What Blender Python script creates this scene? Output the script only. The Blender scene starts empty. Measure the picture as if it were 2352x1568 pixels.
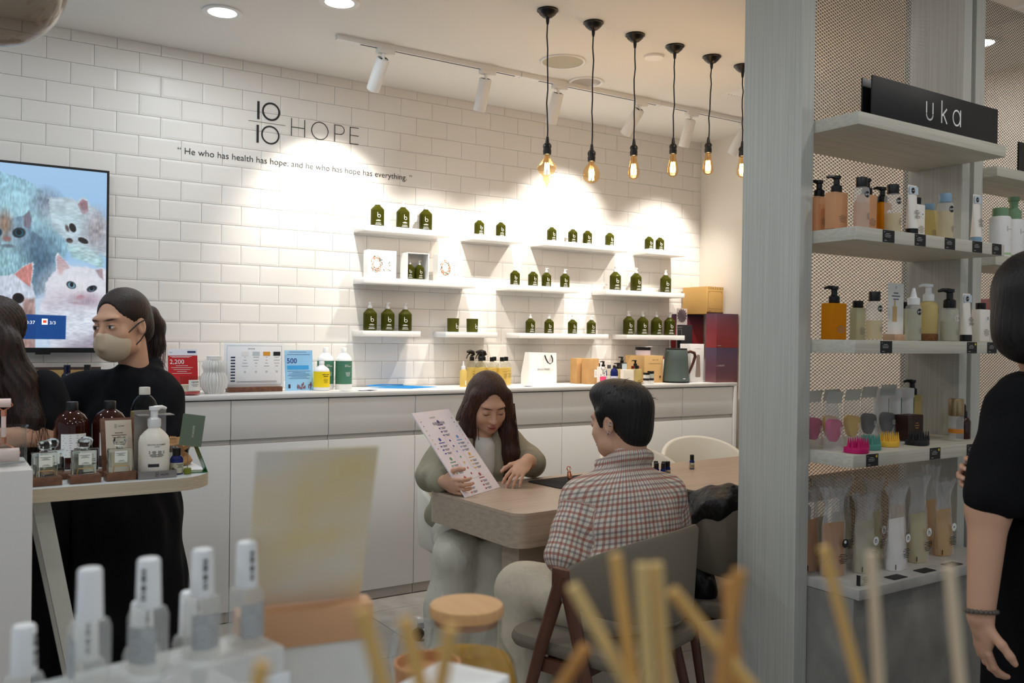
import bpy, math, random
import numpy as np
from mathutils import Matrix, Vector
random.seed(7)
SC = bpy.context.scene
COL = SC.collection
PI = math.pi
R = math.radians

# ------------------------------------------------------------------ camera, world, exposure
CAMH, WALL, CEIL, RWALL = 1.365, 4.613, 2.766, 4.622      # metres: camera height, tiled wall, ceiling, side wall
cam = bpy.data.cameras.new('camera')
cam.sensor_width = 36.0
cam.lens = 36.0 * 2044.58 / 2352.0
cam.clip_start = 0.02
cam.dof.use_dof = True
cam.dof.focus_distance = 3.9
cam.dof.aperture_fstop = 6.8
camo = bpy.data.objects.new('camera', cam)
COL.objects.link(camo)
SC.camera = camo
yaw, pit, roll = R(33.2162), R(-0.3425), R(0.7577)
fwd = Vector((math.sin(yaw) * math.cos(pit), math.cos(yaw) * math.cos(pit), math.sin(pit)))
rgt = Vector((math.cos(yaw), -math.sin(yaw), 0))
up0 = rgt.cross(fwd)
rgt, up = rgt * math.cos(roll) + up0 * math.sin(roll), up0 * math.cos(roll) - rgt * math.sin(roll)
camo.matrix_world = Matrix(((rgt.x, up.x, -fwd.x, 0), (rgt.y, up.y, -fwd.y, 0), (rgt.z, up.z, -fwd.z, CAMH), (0, 0, 0, 1)))

SC.view_settings.view_transform = 'Standard'
SC.view_settings.look = 'None'
SC.view_settings.gamma = 1.0
SC.view_settings.exposure = 0.0
SC.cycles.max_bounces = 9
SC.cycles.transparent_max_bounces = 24
SC.cycles.sample_clamp_indirect = 6.0

world = bpy.data.worlds.new('world')
SC.world = world
world.use_nodes = True
world.node_tree.nodes['Background'].inputs[0].default_value = (0.76, 0.87, 1.0, 1)
world.node_tree.nodes['Background'].inputs[1].default_value = 0.44

def lamp(kind, loc, energy, color, aim=None, **kw):
    l = bpy.data.lights.new('light', kind)
    l.energy = energy
    l.color = color
    for k, v in kw.items():
        setattr(l, k, v)
    o = bpy.data.objects.new('light', l)
    o.location = loc
    if aim is not None:
        d = Vector(aim) - Vector(loc)
        o.rotation_euler = d.to_track_quat('-Z', 'Y').to_euler()
    COL.objects.link(o)
    return o
SPOT_W = 52.0
WARM, NEUT, COOL = (1.0, 0.78, 0.56), (1.0, 0.95, 0.89), (0.86, 0.94, 1.0)

# two shop downlights, the rest added for general light (housings built further down)
DOWNLIGHTS = [(1.061, 3.965), (1.437, 3.557), (0.15, 3.3), (-0.9, 3.9), (-1.0, 2.5), (0.7, 1.9), (-0.4, 1.1), (1.3, 0.5), (0.2, -0.4), (2.2, -0.4), (-1.6, 0.3), (3.3, 0.9), (2.6, 0.9), (2.9, 2.45), (4.1, 2.3)]
for x, y in DOWNLIGHTS:
    lamp('AREA', (x, y, CEIL - 0.012), 4.8 if x < 2.5 else 2.8, COOL if x < 1.6 else NEUT, (x, y, 0), shape='DISK', size=0.105)

# ------------------------------------------------------------------ helpers
def lin(c):
    return tuple(((v / 255) / 12.92 if v / 255 <= 0.04045 else ((v / 255 + 0.055) / 1.055) ** 2.4) for v in c)

MATS = {}
def mat(name, rgb=(200, 200, 200), rough=0.5, metal=0.0, trans=0.0, ior=1.45, emit=0.0, spec=0.5, bump=None, var=None, alpha=1.0, coat=0.0, sheen=0.0, sss=0.0, attr=None):
    """procedural principled material; var=(scale xyz, other rgb, contrast), bump=(scale xyz, strength)"""
    if name in MATS:
        return MATS[name]
    m = bpy.data.materials.new(name)
    m.use_nodes = True
    nt = m.node_tree
    b = nt.nodes['Principled BSDF']
    I = b.inputs
    col = lin(rgb) + (1,)
    I['Base Color'].default_value = col
    I['Roughness'].default_value = rough
    I['Metallic'].default_value = metal
    I['IOR'].default_value = ior
    I['Transmission Weight'].default_value = trans
    I['Specular IOR Level'].default_value = spec
    I['Alpha'].default_value = alpha
    I['Coat Weight'].default_value = coat
    I['Sheen Weight'].default_value = sheen
    if sss:
        I['Subsurface Weight'].default_value = sss
        I['Subsurface Radius'].default_value = (0.012, 0.005, 0.003)
    if emit:
        I['Emission Color'].default_value = col
        I['Emission Strength'].default_value = emit
    def noise(scale, detail=3.0):
        tc = nt.nodes.new('ShaderNodeTexCoord')
        mp = nt.nodes.new('ShaderNodeMapping')
        mp.inputs['Scale'].default_value = scale
        n = nt.nodes.new('ShaderNodeTexNoise')
        n.inputs['Scale'].default_value = 1.0
        n.inputs['Detail'].default_value = detail
        nt.links.new(tc.outputs['Object'], mp.inputs['Vector'])
        nt.links.new(mp.outputs['Vector'], n.inputs['Vector'])
        return n
    src = None
    if attr:
        a = nt.nodes.new('ShaderNodeAttribute')
        a.attribute_name = attr
        src = a.outputs['Color']
        nt.links.new(src, I['Base Color'])
        if emit:
            nt.links.new(src, I['Emission Color'])
    if var:
        n = noise(var[0])
        r = nt.nodes.new('ShaderNodeValToRGB')
        w = var[2]
        r.color_ramp.elements[0].position = 0.5 - w
        r.color_ramp.elements[1].position = 0.5 + w
        r.color_ramp.elements[0].color = col
        r.color_ramp.elements[1].color = lin(var[1]) + (1,)
        nt.links.new(n.outputs['Fac'], r.inputs['Fac'])
        nt.links.new(r.outputs['Color'], I['Base Color'])
    if bump:
        n = noise(bump[0])
        bp = nt.nodes.new('ShaderNodeBump')
        bp.inputs['Strength'].default_value = bump[1]
        bp.inputs['Distance'].default_value = bump[2] if len(bump) > 2 else 0.002
        nt.links.new(n.outputs['Fac'], bp.inputs['Height'])
        nt.links.new(bp.outputs['Normal'], I['Normal'])
    MATS[name] = m
    return m

def glassmat(name, tint=(255, 255, 255), gloss=0.12, dens=0.0):
    """clear thin-walled glass or film: passes light with a tint, reflects by angle; dens adds a milky share"""
    if name in MATS:
        return MATS[name]
    m = bpy.data.materials.new(name)
    m.use_nodes = True
    nt = m.node_tree
    nt.nodes.remove(nt.nodes['Principled BSDF'])
    out = nt.nodes['Material Output']
    t = nt.nodes.new('ShaderNodeBsdfTransparent')
    t.inputs[0].default_value = lin(tint) + (1,)
    g = nt.nodes.new('ShaderNodeBsdfGlossy')
    g.inputs['Roughness'].default_value = 0.06
    lw = nt.nodes.new('ShaderNodeLayerWeight')
    lw.inputs['Blend'].default_value = gloss
    mx = nt.nodes.new('ShaderNodeMixShader')
    ge = nt.nodes.new('ShaderNodeNewGeometry')
    mu = nt.nodes.new('ShaderNodeMath')
    mu.operation = 'SUBTRACT'
    mu.use_clamp = True
    nt.links.new(lw.outputs['Fresnel'], mu.inputs[0])
    nt.links.new(ge.outputs['Backfacing'], mu.inputs[1])
    nt.links.new(mu.outputs[0], mx.inputs[0])
    nt.links.new(t.outputs[0], mx.inputs[1])
    nt.links.new(g.outputs[0], mx.inputs[2])
    last = mx.outputs[0]
    if dens:
        d = nt.nodes.new('ShaderNodeBsdfDiffuse')
        d.inputs[0].default_value = lin(tint) + (1,)
        m2 = nt.nodes.new('ShaderNodeMixShader')
        m2.inputs[0].default_value = dens
        nt.links.new(last, m2.inputs[1])
        nt.links.new(d.outputs[0], m2.inputs[2])
        last = m2.outputs[0]
    nt.links.new(last, out.inputs[0])
    MATS[name] = m
    return m

class MB:
    """collects shapes into one mesh"""
    def __init__(s):
        s.v, s.f = [], []
        s.mark = 0
    def begin(s):
        s.mark = len(s.v)
        return s
    def tf(s, M):
        for i in range(s.mark, len(s.v)):
            s.v[i] = tuple(M @ Vector(s.v[i]))
        return s
    def box(s, x0, x1, y0, y1, z0, z1):
        n = len(s.v)
        s.v += [(x0, y0, z0), (x1, y0, z0), (x1, y1, z0), (x0, y1, z0), (x0, y0, z1), (x1, y0, z1), (x1, y1, z1), (x0, y1, z1)]
        s.f += [tuple(n + i for i in q) for q in ((0, 3, 2, 1), (4, 5, 6, 7), (0, 1, 5, 4), (1, 2, 6, 5), (2, 3, 7, 6), (3, 0, 4, 7))]
        return s
    def loft(s, rings, closed=True, cap0=True, cap1=True):
        n = len(s.v)
        k = len(rings[0])
        for r in rings:
            s.v += [tuple(p) for p in r]
        for i in range(len(rings) - 1):
            for j in range(k if closed else k - 1):
                a, b = n + i * k + j, n + i * k + (j + 1) % k
                s.f.append((a, b, b + k, a + k))
        if cap0:
            s.f.append(tuple(n + j for j in reversed(range(k))))
        if cap1:
            s.f.append(tuple(n + (len(rings) - 1) * k + j for j in range(k)))
        return s
    def prism(s, poly, z0, z1, ch=0.0):
        """outline in xy pushed up from z0 to z1, with a chamfered rim"""
        if ch <= 0:
            return s.loft([[(x, y, z0) for x, y in poly], [(x, y, z1) for x, y in poly]])
        cx = sum(p[0] for p in poly) / len(poly)
        cy = sum(p[1] for p in poly) / len(poly)
        hx = max(abs(p[0] - cx) for p in poly) or 1
        hy = max(abs(p[1] - cy) for p in poly) or 1
        sh = lambda c, z: [(cx + (x - cx) * (1 - c / hx), cy + (y - cy) * (1 - c / hy), z) for x, y in poly]
        return s.loft([sh(ch, z0), sh(ch * 0.3, z0 + ch * 0.3), sh(0, z0 + ch), sh(0, z1 - ch), sh(ch * 0.3, z1 - ch * 0.3), sh(ch, z1)])
    def rbox(s, x0, x1, y0, y1, z0, z1, r=0.01, ch=None, n=4):
        return s.prism(rrect(x0, x1, y0, y1, r, n), z0, z1, min(r * 0.5, (z1 - z0) * 0.4) if ch is None else ch)
    def lathe(s, prof, n=24, cx=0, cy=0, cap=True, sx=1.0, sy=1.0):
        rings = [[(cx + r * sx * math.cos(2 * PI * j / n), cy + r * sy * math.sin(2 * PI * j / n), z) for j in range(n)] for r, z in prof]
        return s.loft(rings, True, cap, cap)
    def tube(s, pts, r, n=8, cap=True, flat=1.0):
        pts = [Vector(p) for p in pts]
        rs = r if isinstance(r, (list, tuple)) else [r] * len(pts)
        rings = []
        nrm = None
        for i, p in enumerate(pts):
            t = (pts[min(i + 1, len(pts) - 1)] - pts[max(i - 1, 0)]).normalized()
            if nrm is None:
                nrm = t.cross(Vector((0, 0, 1)) if abs(t.z) < 0.9 else Vector((1, 0, 0))).normalized()
            else:
                nrm = (nrm - t * nrm.dot(t)).normalized()
            b = t.cross(nrm)
            rings.append([p + nrm * (rs[i] * math.cos(2 * PI * j / n)) + b * (rs[i] * flat * math.sin(2 * PI * j / n)) for j in range(n)])
        return s.loft(rings, True, cap, cap)
    def sphere(s, c, r, n=16, m=10, sc=(1, 1, 1)):
        rings = []
        for i in range(m + 1):
            a = -PI / 2 + PI * i / m
            rr = max(math.cos(a), 0.02) * r
            rings.append([(c[0] + rr * sc[0] * math.cos(2 * PI * j / n), c[1] + rr * sc[1] * math.sin(2 * PI * j / n), c[2] + r * sc[2] * math.sin(a)) for j in range(n)])
        return s.loft(rings)
    def quad(s, a, b, c, d):
        n = len(s.v)
        s.v += [tuple(a), tuple(b), tuple(c), tuple(d)]
        s.f.append((n, n + 1, n + 2, n + 3))
        return s
    def poly(s, pts):
        n = len(s.v)
        s.v += [tuple(p) for p in pts]
        s.f.append(tuple(range(n, n + len(pts))))
        return s
    def mesh(s, name, m, ang=40):
        me = bpy.data.meshes.new(name)
        me.from_pydata(s.v, [], s.f)
        if m is not None:
            me.materials.append(m)
        me.polygons.foreach_set('use_smooth', [True] * len(me.polygons))
        me.set_sharp_from_angle(angle=R(ang))
        me.update()
        return me
    def part(s, name, m, parent=None, ang=40):
        return put(name, s.mesh(name, m, ang), parent)

def rrect(x0, x1, y0, y1, r, n=4):
    r = min(r, (x1 - x0) / 2 - 1e-5, (y1 - y0) / 2 - 1e-5)
    p = []
    for cx, cy, a0 in ((x1 - r, y1 - r, 0), (x0 + r, y1 - r, 90), (x0 + r, y0 + r, 180), (x1 - r, y0 + r, 270)):
        for i in range(n + 1):
            a = R(a0 + 90 * i / n)
            p.append((cx + r * math.cos(a), cy + r * math.sin(a)))
    return p

def put(name, me, parent=None, loc=None, rot=None):
    o = bpy.data.objects.new(name, me)
    COL.objects.link(o)
    if parent is not None:
        o.parent = parent
    if loc is not None:
        o.location = loc
    if rot is not None:
        o.rotation_euler = rot
    return o
def tag(o, label, cat, group=None, kind=None):
    o['label'] = label
    o['category'] = cat
    if group:
        o['group'] = group
    if kind:
        o['kind'] = kind
    return o
def thing(name, label, cat, loc=(0, 0, 0), rz=0.0, group=None):
    o = bpy.data.objects.new(name, None)
    o.empty_display_size = 0.05
    o.location = loc
    o.rotation_euler = (0, 0, rz)
    COL.objects.link(o)
    return tag(o, label, cat, group)
def struct(name, mb, m, parent=None, ang=40):
    o = mb.part(name, m, parent, ang)
    if parent is None:
        o['kind'] = 'structure'
    return o
def dup(root, loc, rz=None, label=None, group=None):
    r = root.copy()
    COL.objects.link(r)
    r.location = loc
    if rz is not None:
        r.rotation_euler = (0, 0, rz)
    if label:
        r['label'] = label
    if group:
        r['group'] = group
    for ch in list(root.children):
        c = ch.copy()
        COL.objects.link(c)
        c.parent = r
        for g in list(ch.children):
            d = g.copy()
            COL.objects.link(d)
            d.parent = c
    return r

TEXTS = {}
def text_mesh(body, size=1.0, width=None, track=1.0, bold=0.0):
    """flat lettering in the xy plane, baseline at y=0, starting at x=0; returns verts, faces"""
    key = (body, size, width, track, bold)
    if key in TEXTS:
        return TEXTS[key]
    cu = bpy.data.curves.new('lettering', 'FONT')
    cu.body = body
    cu.size = size
    cu.space_character = track
    cu.resolution_u = 3
    cu.offset = bold
    o = bpy.data.objects.new('lettering', cu)
    COL.objects.link(o)
    dg = bpy.context.evaluated_depsgraph_get()
    me = bpy.data.meshes.new_from_object(o.evaluated_get(dg))
    v = [tuple(p.co) for p in me.vertices]
    f = [tuple(p.vertices) for p in me.polygons]
    bpy.data.objects.remove(o)
    bpy.data.curves.remove(cu)
    bpy.data.meshes.remove(me)
    if v:
        x0 = min(p[0] for p in v)
        k = width / (max(p[0] for p in v) - x0) if width else 1.0
        v = [((x - x0) * k, y * (k if width else 1.0), z) for x, y, z in v]
    TEXTS[key] = (v, f)
    return v, f
def lettering(mb, body, x, z, size=None, width=None, y=0.0, center=False, track=1.0, bold=0.0, cyl=None):
    """adds lettering standing in the xz plane facing -y; cyl=(radius) wraps it round a vertical cylinder at the origin"""
    v, f = text_mesh(body, size or 1.0, width, track, bold)
    if not v:
        return mb
    w = max(p[0] for p in v)
    ox = x - (w / 2 if center else 0)
    n = len(mb.v)
    for a, b, c in v:
        px = ox + a
        if cyl:
            mb.v.append((cyl * math.sin(px / cyl), -cyl * math.cos(px / cyl), z + b))
        else:
            mb.v.append((px, y, z + b))
    mb.f += [tuple(n + i for i in q) for q in f]
    return mb
def strip(mb, x0, x1, z0, z1, y=0.0, cyl=None, n=6):
    """flat print: a bar in the xz plane facing -y (or wrapped round a cylinder)"""
    if not cyl:
        return mb.quad((x0, y, z0), (x1, y, z0), (x1, y, z1), (x0, y, z1))
    for i in range(n):
        a, b = x0 + (x1 - x0) * i / n, x0 + (x1 - x0) * (i + 1) / n
        P = lambda q, z: (cyl * math.sin(q / cyl), -cyl * math.cos(q / cyl), z)
        mb.quad(P(a, z0), P(b, z0), P(b, z1), P(a, z1))
    return mb
def ringstrip(mb, cx, cz, r, w, y=0.0, cyl=None, n=24, sx=1.0):
    for i in range(n):
        q = []
        for a, rr in ((i, r - w), (i + 1, r - w), (i + 1, r), (i, r)):
            x, z = cx + sx * rr * math.cos(2 * PI * a / n), cz + rr * math.sin(2 * PI * a / n)
            q.append((cyl * math.sin(x / cyl), -cyl * math.cos(x / cyl), z) if cyl else (x, y, z))
        mb.quad(q[1], q[0], q[3], q[2])
    return mb
# ------------------------------------------------------------------ room shell
M_CEIL = mat('ceiling_paint', (236, 234, 229), 0.9)
M_PAINT = mat('wall_paint', (238, 233, 224), 0.8)
M_TILE = mat('glazed_tile', (236, 232, 226), 0.36, spec=0.35)
M_GROUT = mat('grout', (168, 158, 146), 0.9)
M_WHITE = mat('white_lacquer', (240, 239, 236), 0.35)
M_LAMW = mat('white_laminate', (232, 232, 231), 0.42, bump=((900, 900, 900), 0.05))
M_BLACK = mat('black_plastic', (14, 14, 15), 0.35)
M_BLACKM = mat('black_matte', (22, 22, 22), 0.6)
M_METALW = mat('white_metal', (236, 236, 234), 0.4)
M_FLOOR = mat('floor_stone', (150, 146, 140), 0.45, var=((9, 9, 9), (176, 172, 166), 0.22))
M_CHROME = mat('chrome', (220, 220, 225), 0.08, metal=1.0)
M_WALNUT = mat('walnut', (92, 58, 40), 0.42, var=((60, 6, 60), (122, 80, 56), 0.2))
M_OAKPALE = mat('pale_ash', (188, 172, 152), 0.42, var=((2.0, 30, 90), (164, 147, 128), 0.28), bump=((3, 60, 200), 0.08))
M_PANEL = mat('limed_wood', (206, 206, 198), 0.5, var=((170, 170, 2.2), (184, 184, 176), 0.25), bump=((300, 300, 4), 0.15))
M_PANELX = mat('limed_wood_shelf', (212, 209, 197), 0.5, var=((3.0, 60, 160), (190, 186, 172), 0.25), bump=((5, 300, 300), 0.12))

struct('ceiling', MB().box(-4, 6.5, -3, WALL + 0.1, CEIL, CEIL + 0.1), M_CEIL)
floor = struct('floor', MB().box(-4, 6.5, -3, WALL + 0.1, -0.1, -0.003), mat('floor_joint', (118, 114, 108), 0.8))
ft = MB().rbox(-0.2985, 0.2985, -0.2985, 0.2985, -0.004, 0.0, 0.002, 0.0006, 1).mesh('floor_tile', M_FLOOR)
for i in range(-2, 9):
    for j in range(0, 8):
        put('floor_tile', ft, floor, (0.3 + i * 0.6, 0.12 + j * 0.6, 0))
wall_right = struct('wall_right', MB().box(RWALL, RWALL + 0.1, -3, WALL + 0.1, 0, CEIL), M_PAINT)
wall_back = struct('wall_back', MB().box(-4, RWALL, WALL + 0.006, WALL + 0.1, 0, CEIL), M_GROUT)

def tile_mesh(w, h, b=0.011):
    """metro tile: flat centre, bevelled border on all four sides"""
    y0, y1 = 0.0, 0.0017
    b = min(b, w * 0.3, h * 0.3)
    m = MB()
    ring = lambda i, y: [(-w / 2 + i, y, -h / 2 + i), (w / 2 - i, y, -h / 2 + i), (w / 2 - i, y, h / 2 - i), (-w / 2 + i, y, h / 2 - i)]
    m.loft([ring(0, 0.008), ring(0, y1), ring(b, y0)])
    return m
full = tile_mesh(0.1985, 0.0985).mesh('tile', M_TILE, 5)
tiles = []
for r in range(-1, 17):
    z1, z0 = min(2.7145 - 0.1 * r, CEIL), max(2.7145 - 0.1 * (r + 1), 1.0726)
    off = 0.0 if r % 2 == 0 else 0.5
    for k in range(-5, 23):
        x0, x1 = 0.44168 + 0.2 * (k + off), 0.44168 + 0.2 * (k + 1 + off)
        x1 = min(x1, RWALL)
        if x0 > RWALL - 0.01:
            continue
        tiles.append((x0, x1, z0, z1))
seen = [t for t in tiles if t[1] > 0.2 and not (t[1] < 0.68 and t[3] < 2.1 and t[2] > 1.27)]
seen.sort(key=lambda t: (t[0] + t[1]) ** 2 / 4 + WALL ** 2 + ((t[2] + t[3]) / 2 - CAMH) ** 2)
first = set(seen[:300])
rest = MB()
for t in tiles:
    w, h, cx, cz = t[1] - t[0] - 0.0015, t[3] - t[2] - 0.0015, (t[0] + t[1]) / 2, (t[2] + t[3]) / 2
    if t in first:
        isfull = abs(w - 0.1985) < 1e-4 and abs(h - 0.0985) < 1e-4
        put('tile', full if isfull else tile_mesh(w, h).mesh('tile', M_TILE, 5), wall_back, (cx, WALL - 0.002, cz))
    else:
        q = tile_mesh(w, h)
        n = len(rest.v)
        rest.v += [(a + cx, b + WALL - 0.002, c + cz) for a, b, c in q.v]
        rest.f += [tuple(n + i for i in f) for f in q.f]
ro = rest.part('further_tiles', M_TILE, wall_back, 5)
ro['kind'] = 'stuff'

# wall lettering and logo
M_PRINT = mat('vinyl_print', (28, 27, 26), 0.5)
YW = WALL - 0.0035
lg = thing('wall_logo', 'black ten over ten HOPE logo lettering on the tiled wall', 'wall logo', (1.372, YW, 2.353))
def rel(mb, name):
    mb.v = [(x - 1.372, y - YW, z - 2.353) for x, y, z in mb.v]
    o = mb.part(name, M_PRINT, lg)
    return o
def bar(mb, x0, x1, z0, z1):
    return mb.box(x0, x1, YW - 0.0012, YW, z0, z1)
rel(bar(MB(), 1.417, 1.4292, 2.476, 2.569), 'numeral_one')
rel(bar(MB(), 1.4145, 1.4265, 2.353, 2.446), 'numeral_one')
def oring(cx, cz, r, w):
    m = MB()
    n = 40
    pts = [(math.cos(2 * PI * i / n), math.sin(2 * PI * i / n)) for i in range(n)]
    m.loft([[(cx + c * r, YW, cz + s * r) for c, s in pts], [(cx + c * r, YW - 0.0012, cz + s * r) for c, s in pts], [(cx + c * (r - w), YW - 0.0012, cz + s * (r - w)) for c, s in pts]], True, False, False)
    return m
rel(oring(1.490, 2.524, 0.048, 0.0095), 'numeral_zero')
rel(oring(1.4875, 2.4015, 0.0485, 0.0078), 'numeral_zero')
rel(bar(MB(), 1.372, 1.567, 2.4615, 2.4630), 'fraction_line')
m = bar(bar(bar(MB(), 1.5985, 1.6025, 2.414, 2.507), 1.671, 1.675, 2.414, 2.507), 1.6025, 1.671, 2.459, 2.4625)
rel(m, 'letter')
rel(oring(1.7585, 2.4605, 0.0485, 0.0042), 'letter')
m = bar(MB(), 1.842, 1.8455, 2.413, 2.507)
pp = [(1.872 + 0.0265 * math.sin(R(a)), 2.4815 + 0.0245 * math.cos(R(a))) for a in range(0, 181, 15)]
pp = [(1.8455, 2.506)] + pp + [(1.8455, 2.457)]
for (a, b), (c, d) in zip(pp, pp[1:]):
    u = Vector((c - a, d - b)).normalized() * 0.0018
    m.quad((a + u.y, YW - 0.0012, b - u.x), (c + u.y, YW - 0.0012, d - u.x), (c - u.y, YW - 0.0012, d + u.x), (a - u.y, YW - 0.0012, b + u.x))
rel(m, 'letter')
m = bar(MB(), 1.931, 1.935, 2.414, 2.507)
for z in (2.5035, 2.460, 2.414):
    bar(m, 1.935, 1.983, z, z + 0.0035)
rel(m, 'letter')
m = lettering(MB(), '“ He who has health has hope; and he who has hope has everything. ”', 0, 0, width=1.292, bold=-0.004)
wq = thing('wall_quote', 'black printed quotation about health and hope running across the tiles', 'wall lettering', (1.023, YW - 0.001, 2.2495))
fs = sorted(m.f, key=lambda q: min(m.v[i][0] for i in q))
words, end = [], -1
for q in fs:
    a, c = min(m.v[i][0] for i in q), max(m.v[i][0] for i in q)
    if a > end + 0.0075:
        words.append([])
    words[-1].append(q)
    end = max(end, c)
for ws in words:
    ids = sorted({i for q in ws for i in q})
    at = {i: k for k, i in enumerate(ids)}
    wm = MB()
    wm.v = [m.v[i] for i in ids]
    wm.f = [tuple(at[i] for i in q) for q in ws]
    wm.part('word', M_PRINT, wq)

# ------------------------------------------------------------------ ceiling fittings
def ring_fixture(name, label, x, y, r, rim, face_mat, depth=0.03, group=None, rim_mat=None):
    t = thing(name, label, 'ceiling fitting', (x, y, CEIL), 0, group)
    MB().lathe([(r, 0.0), (r, -0.006), (r - rim * 0.3, -0.009), (r - rim, -0.006), (r - rim, 0.0)], 36, cap=False).part('rim', rim_mat or M_METALW, t)
    return t
M_LED = mat('led_diffuser', (255, 255, 255), 0.5, emit=9.0)
dl = 'recessed ceiling downlights'
for i, (x, y) in enumerate(DOWNLIGHTS):
    lab = 'round white recessed downlight, glowing, %s' % ('above the wall lettering' if i == 0 else 'next to the end of the track rail' if i == 1 else 'added over the shop floor for general light')
    t = ring_fixture('ceiling_downlight', lab, x, y, 0.085, 0.024, None, group=dl)
    MB().lathe([(0.061, -0.003), (0.055, -0.001)], 32).part('diffuser', M_LED, t)
t = ring_fixture('ceiling_speaker', 'round ceiling speaker with beige grille behind the hanging bulbs', 2.685, 3.663, 0.118, 0.014, None)
MB().lathe([(0.104, -0.004), (0.06, -0.0055), (0.0, -0.006)], 36).part('grille', mat('speaker_grille', (190, 184, 166), 0.8, bump=((900, 900, 900), 0.4)), t)
t = ring_fixture('reflector_downlight', 'unlit downlight with a mirror reflector beside the track rail', 3.004, 3.881, 0.098, 0.018, None)
MB().lathe([(0.080, -0.0055), (0.060, -0.0035), (0.03, -0.0015), (0.0, -0.001)], 36, cap=False).part('reflector', M_CHROME, t)
t = thing('smoke_detector_cover', 'flat white round cover disc on the ceiling', 'ceiling fitting', (3.002, 3.332, CEIL))
MB().lathe([(0.05, 0.0), (0.05, -0.008), (0.046, -0.012), (0.0, -0.013)], 32).part('disc', M_WHITE, t)
t = thing('linear_air_vent', 'long slotted air vent in the ceiling', 'air vent', (3.85, 2.35, CEIL))
MB().box(-0.075, -0.06, -1.25, 1.25, -0.008, 0).box(0.06, 0.075, -1.25, 1.25, -0.008, 0).box(-0.06, 0.06, 1.235, 1.25, -0.008, 0).box(-0.06, 0.06, -1.25, -1.235, -0.008, 0).part('frame', M_METALW, t)
for i in range(5):
    MB().begin().box(-0.008, 0.008, -1.235, 1.235, -0.001, 0.001).tf(Matrix.Translation((-0.045 + i * 0.0225, 0, -0.004)) @ Matrix.Rotation(R(35), 4, 'Y')).part('slat', M_METALW, t)
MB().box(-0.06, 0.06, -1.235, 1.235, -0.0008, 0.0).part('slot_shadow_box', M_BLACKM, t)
t = thing('access_hatch', 'square flush access hatch in the ceiling', 'hatch', (0.72, 3.48, CEIL))
MB().box(-0.2, 0.2, -0.2, 0.2, -0.004, 0).part('hatch_panel', M_CEIL, t)

# track rail and spotlights
TY = 3.955
tr = thing('lighting_track', 'white lighting track rail on the ceiling along the tiled wall', 'track', (1.585, TY, CEIL))
for a, b in ((0, 1.03), (1.034, 2.03), (2.034, 3.03)):
    MB().box(a, b, -0.017, 0.017, -0.024, 0).part('rail', M_METALW, tr)
    MB().box(a + 0.12, b - 0.03, -0.005, 0.005, -0.0246, -0.0238).part('conductor_slot', mat('slot_dark', (20, 38, 44), 0.5), tr)
SPOTS = [(1.835, (-0.004, 0.104, -0.124), 'aimed at the wall logo'), (2.415, (0.004, 0.068, -0.15), 'left of the bulb row'), (2.879, (0.006, 0.072, -0.148), 'beside the ceiling speaker'), (3.466, (-0.013, 0.105, -0.122), 'tilted far towards the wall'), (3.878, (-0.001, 0.058, -0.155), 'near the side wall'), (4.35, (-0.02, 0.085, -0.135), 'in the corner half behind the shelf panel')]
for x, d, lab in SPOTS:
    t = thing('track_spotlight', 'white cylindrical track spotlight ' + lab, 'spotlight', (x, TY, CEIL - 0.024), 0, 'spotlights on the ceiling track')
    MB().rbox(-0.045, 0.045, -0.017, 0.017, -0.022, 0.002, 0.004).part('adapter', M_METALW, t)
    MB().tube([(-0.012, -0.004, -0.02), (-0.012, -0.004, -0.05)], 0.008, 10).part('stem', M_METALW, t)
    q = Vector(d).normalized().to_track_quat('-Z', 'Y').to_matrix().to_4x4()
    T = Matrix.Translation((-0.012, -0.004, -0.045)) @ q
    b = MB().begin().lathe([(0.0, 0.0), (0.03, -0.001), (0.0325, -0.004), (0.0325, -0.165), (0.031, -0.168), (0.026, -0.166), (0.024, -0.14)], 28, cap=False).tf(T).part('body', M_METALW, t)
    m = MB()
    for k in range(4):
        m.begin()
        for s in (-1, 1):
            m.tube([(s * (0.008 + k * 0.005) * math.cos(R(a)), (0.008 + k * 0.005) * math.sin(R(a)), 0.0006) for a in range(-50, 51, 20)], 0.0009, 4)
        m.tf(T)
    m.part('cooling_slot', M_BLACKM, b)
    MB().begin().lathe([(0.024, -0.141), (0.0, -0.141)], 24).tf(T).part('lens', mat('spot_lens', (255, 246, 230), 0.4, emit=6.0), t)
    p0 = Vector((x, TY, CEIL - 0.024)) + Vector((-0.012, -0.004, -0.045)) + Vector(d).normalized() * 0.178
    lamp('SPOT', p0, SPOT_W, (1.0, 0.94, 0.86), p0 + Vector(d), spot_size=R(78), spot_blend=0.75, shadow_soft_size=0.022)

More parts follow.
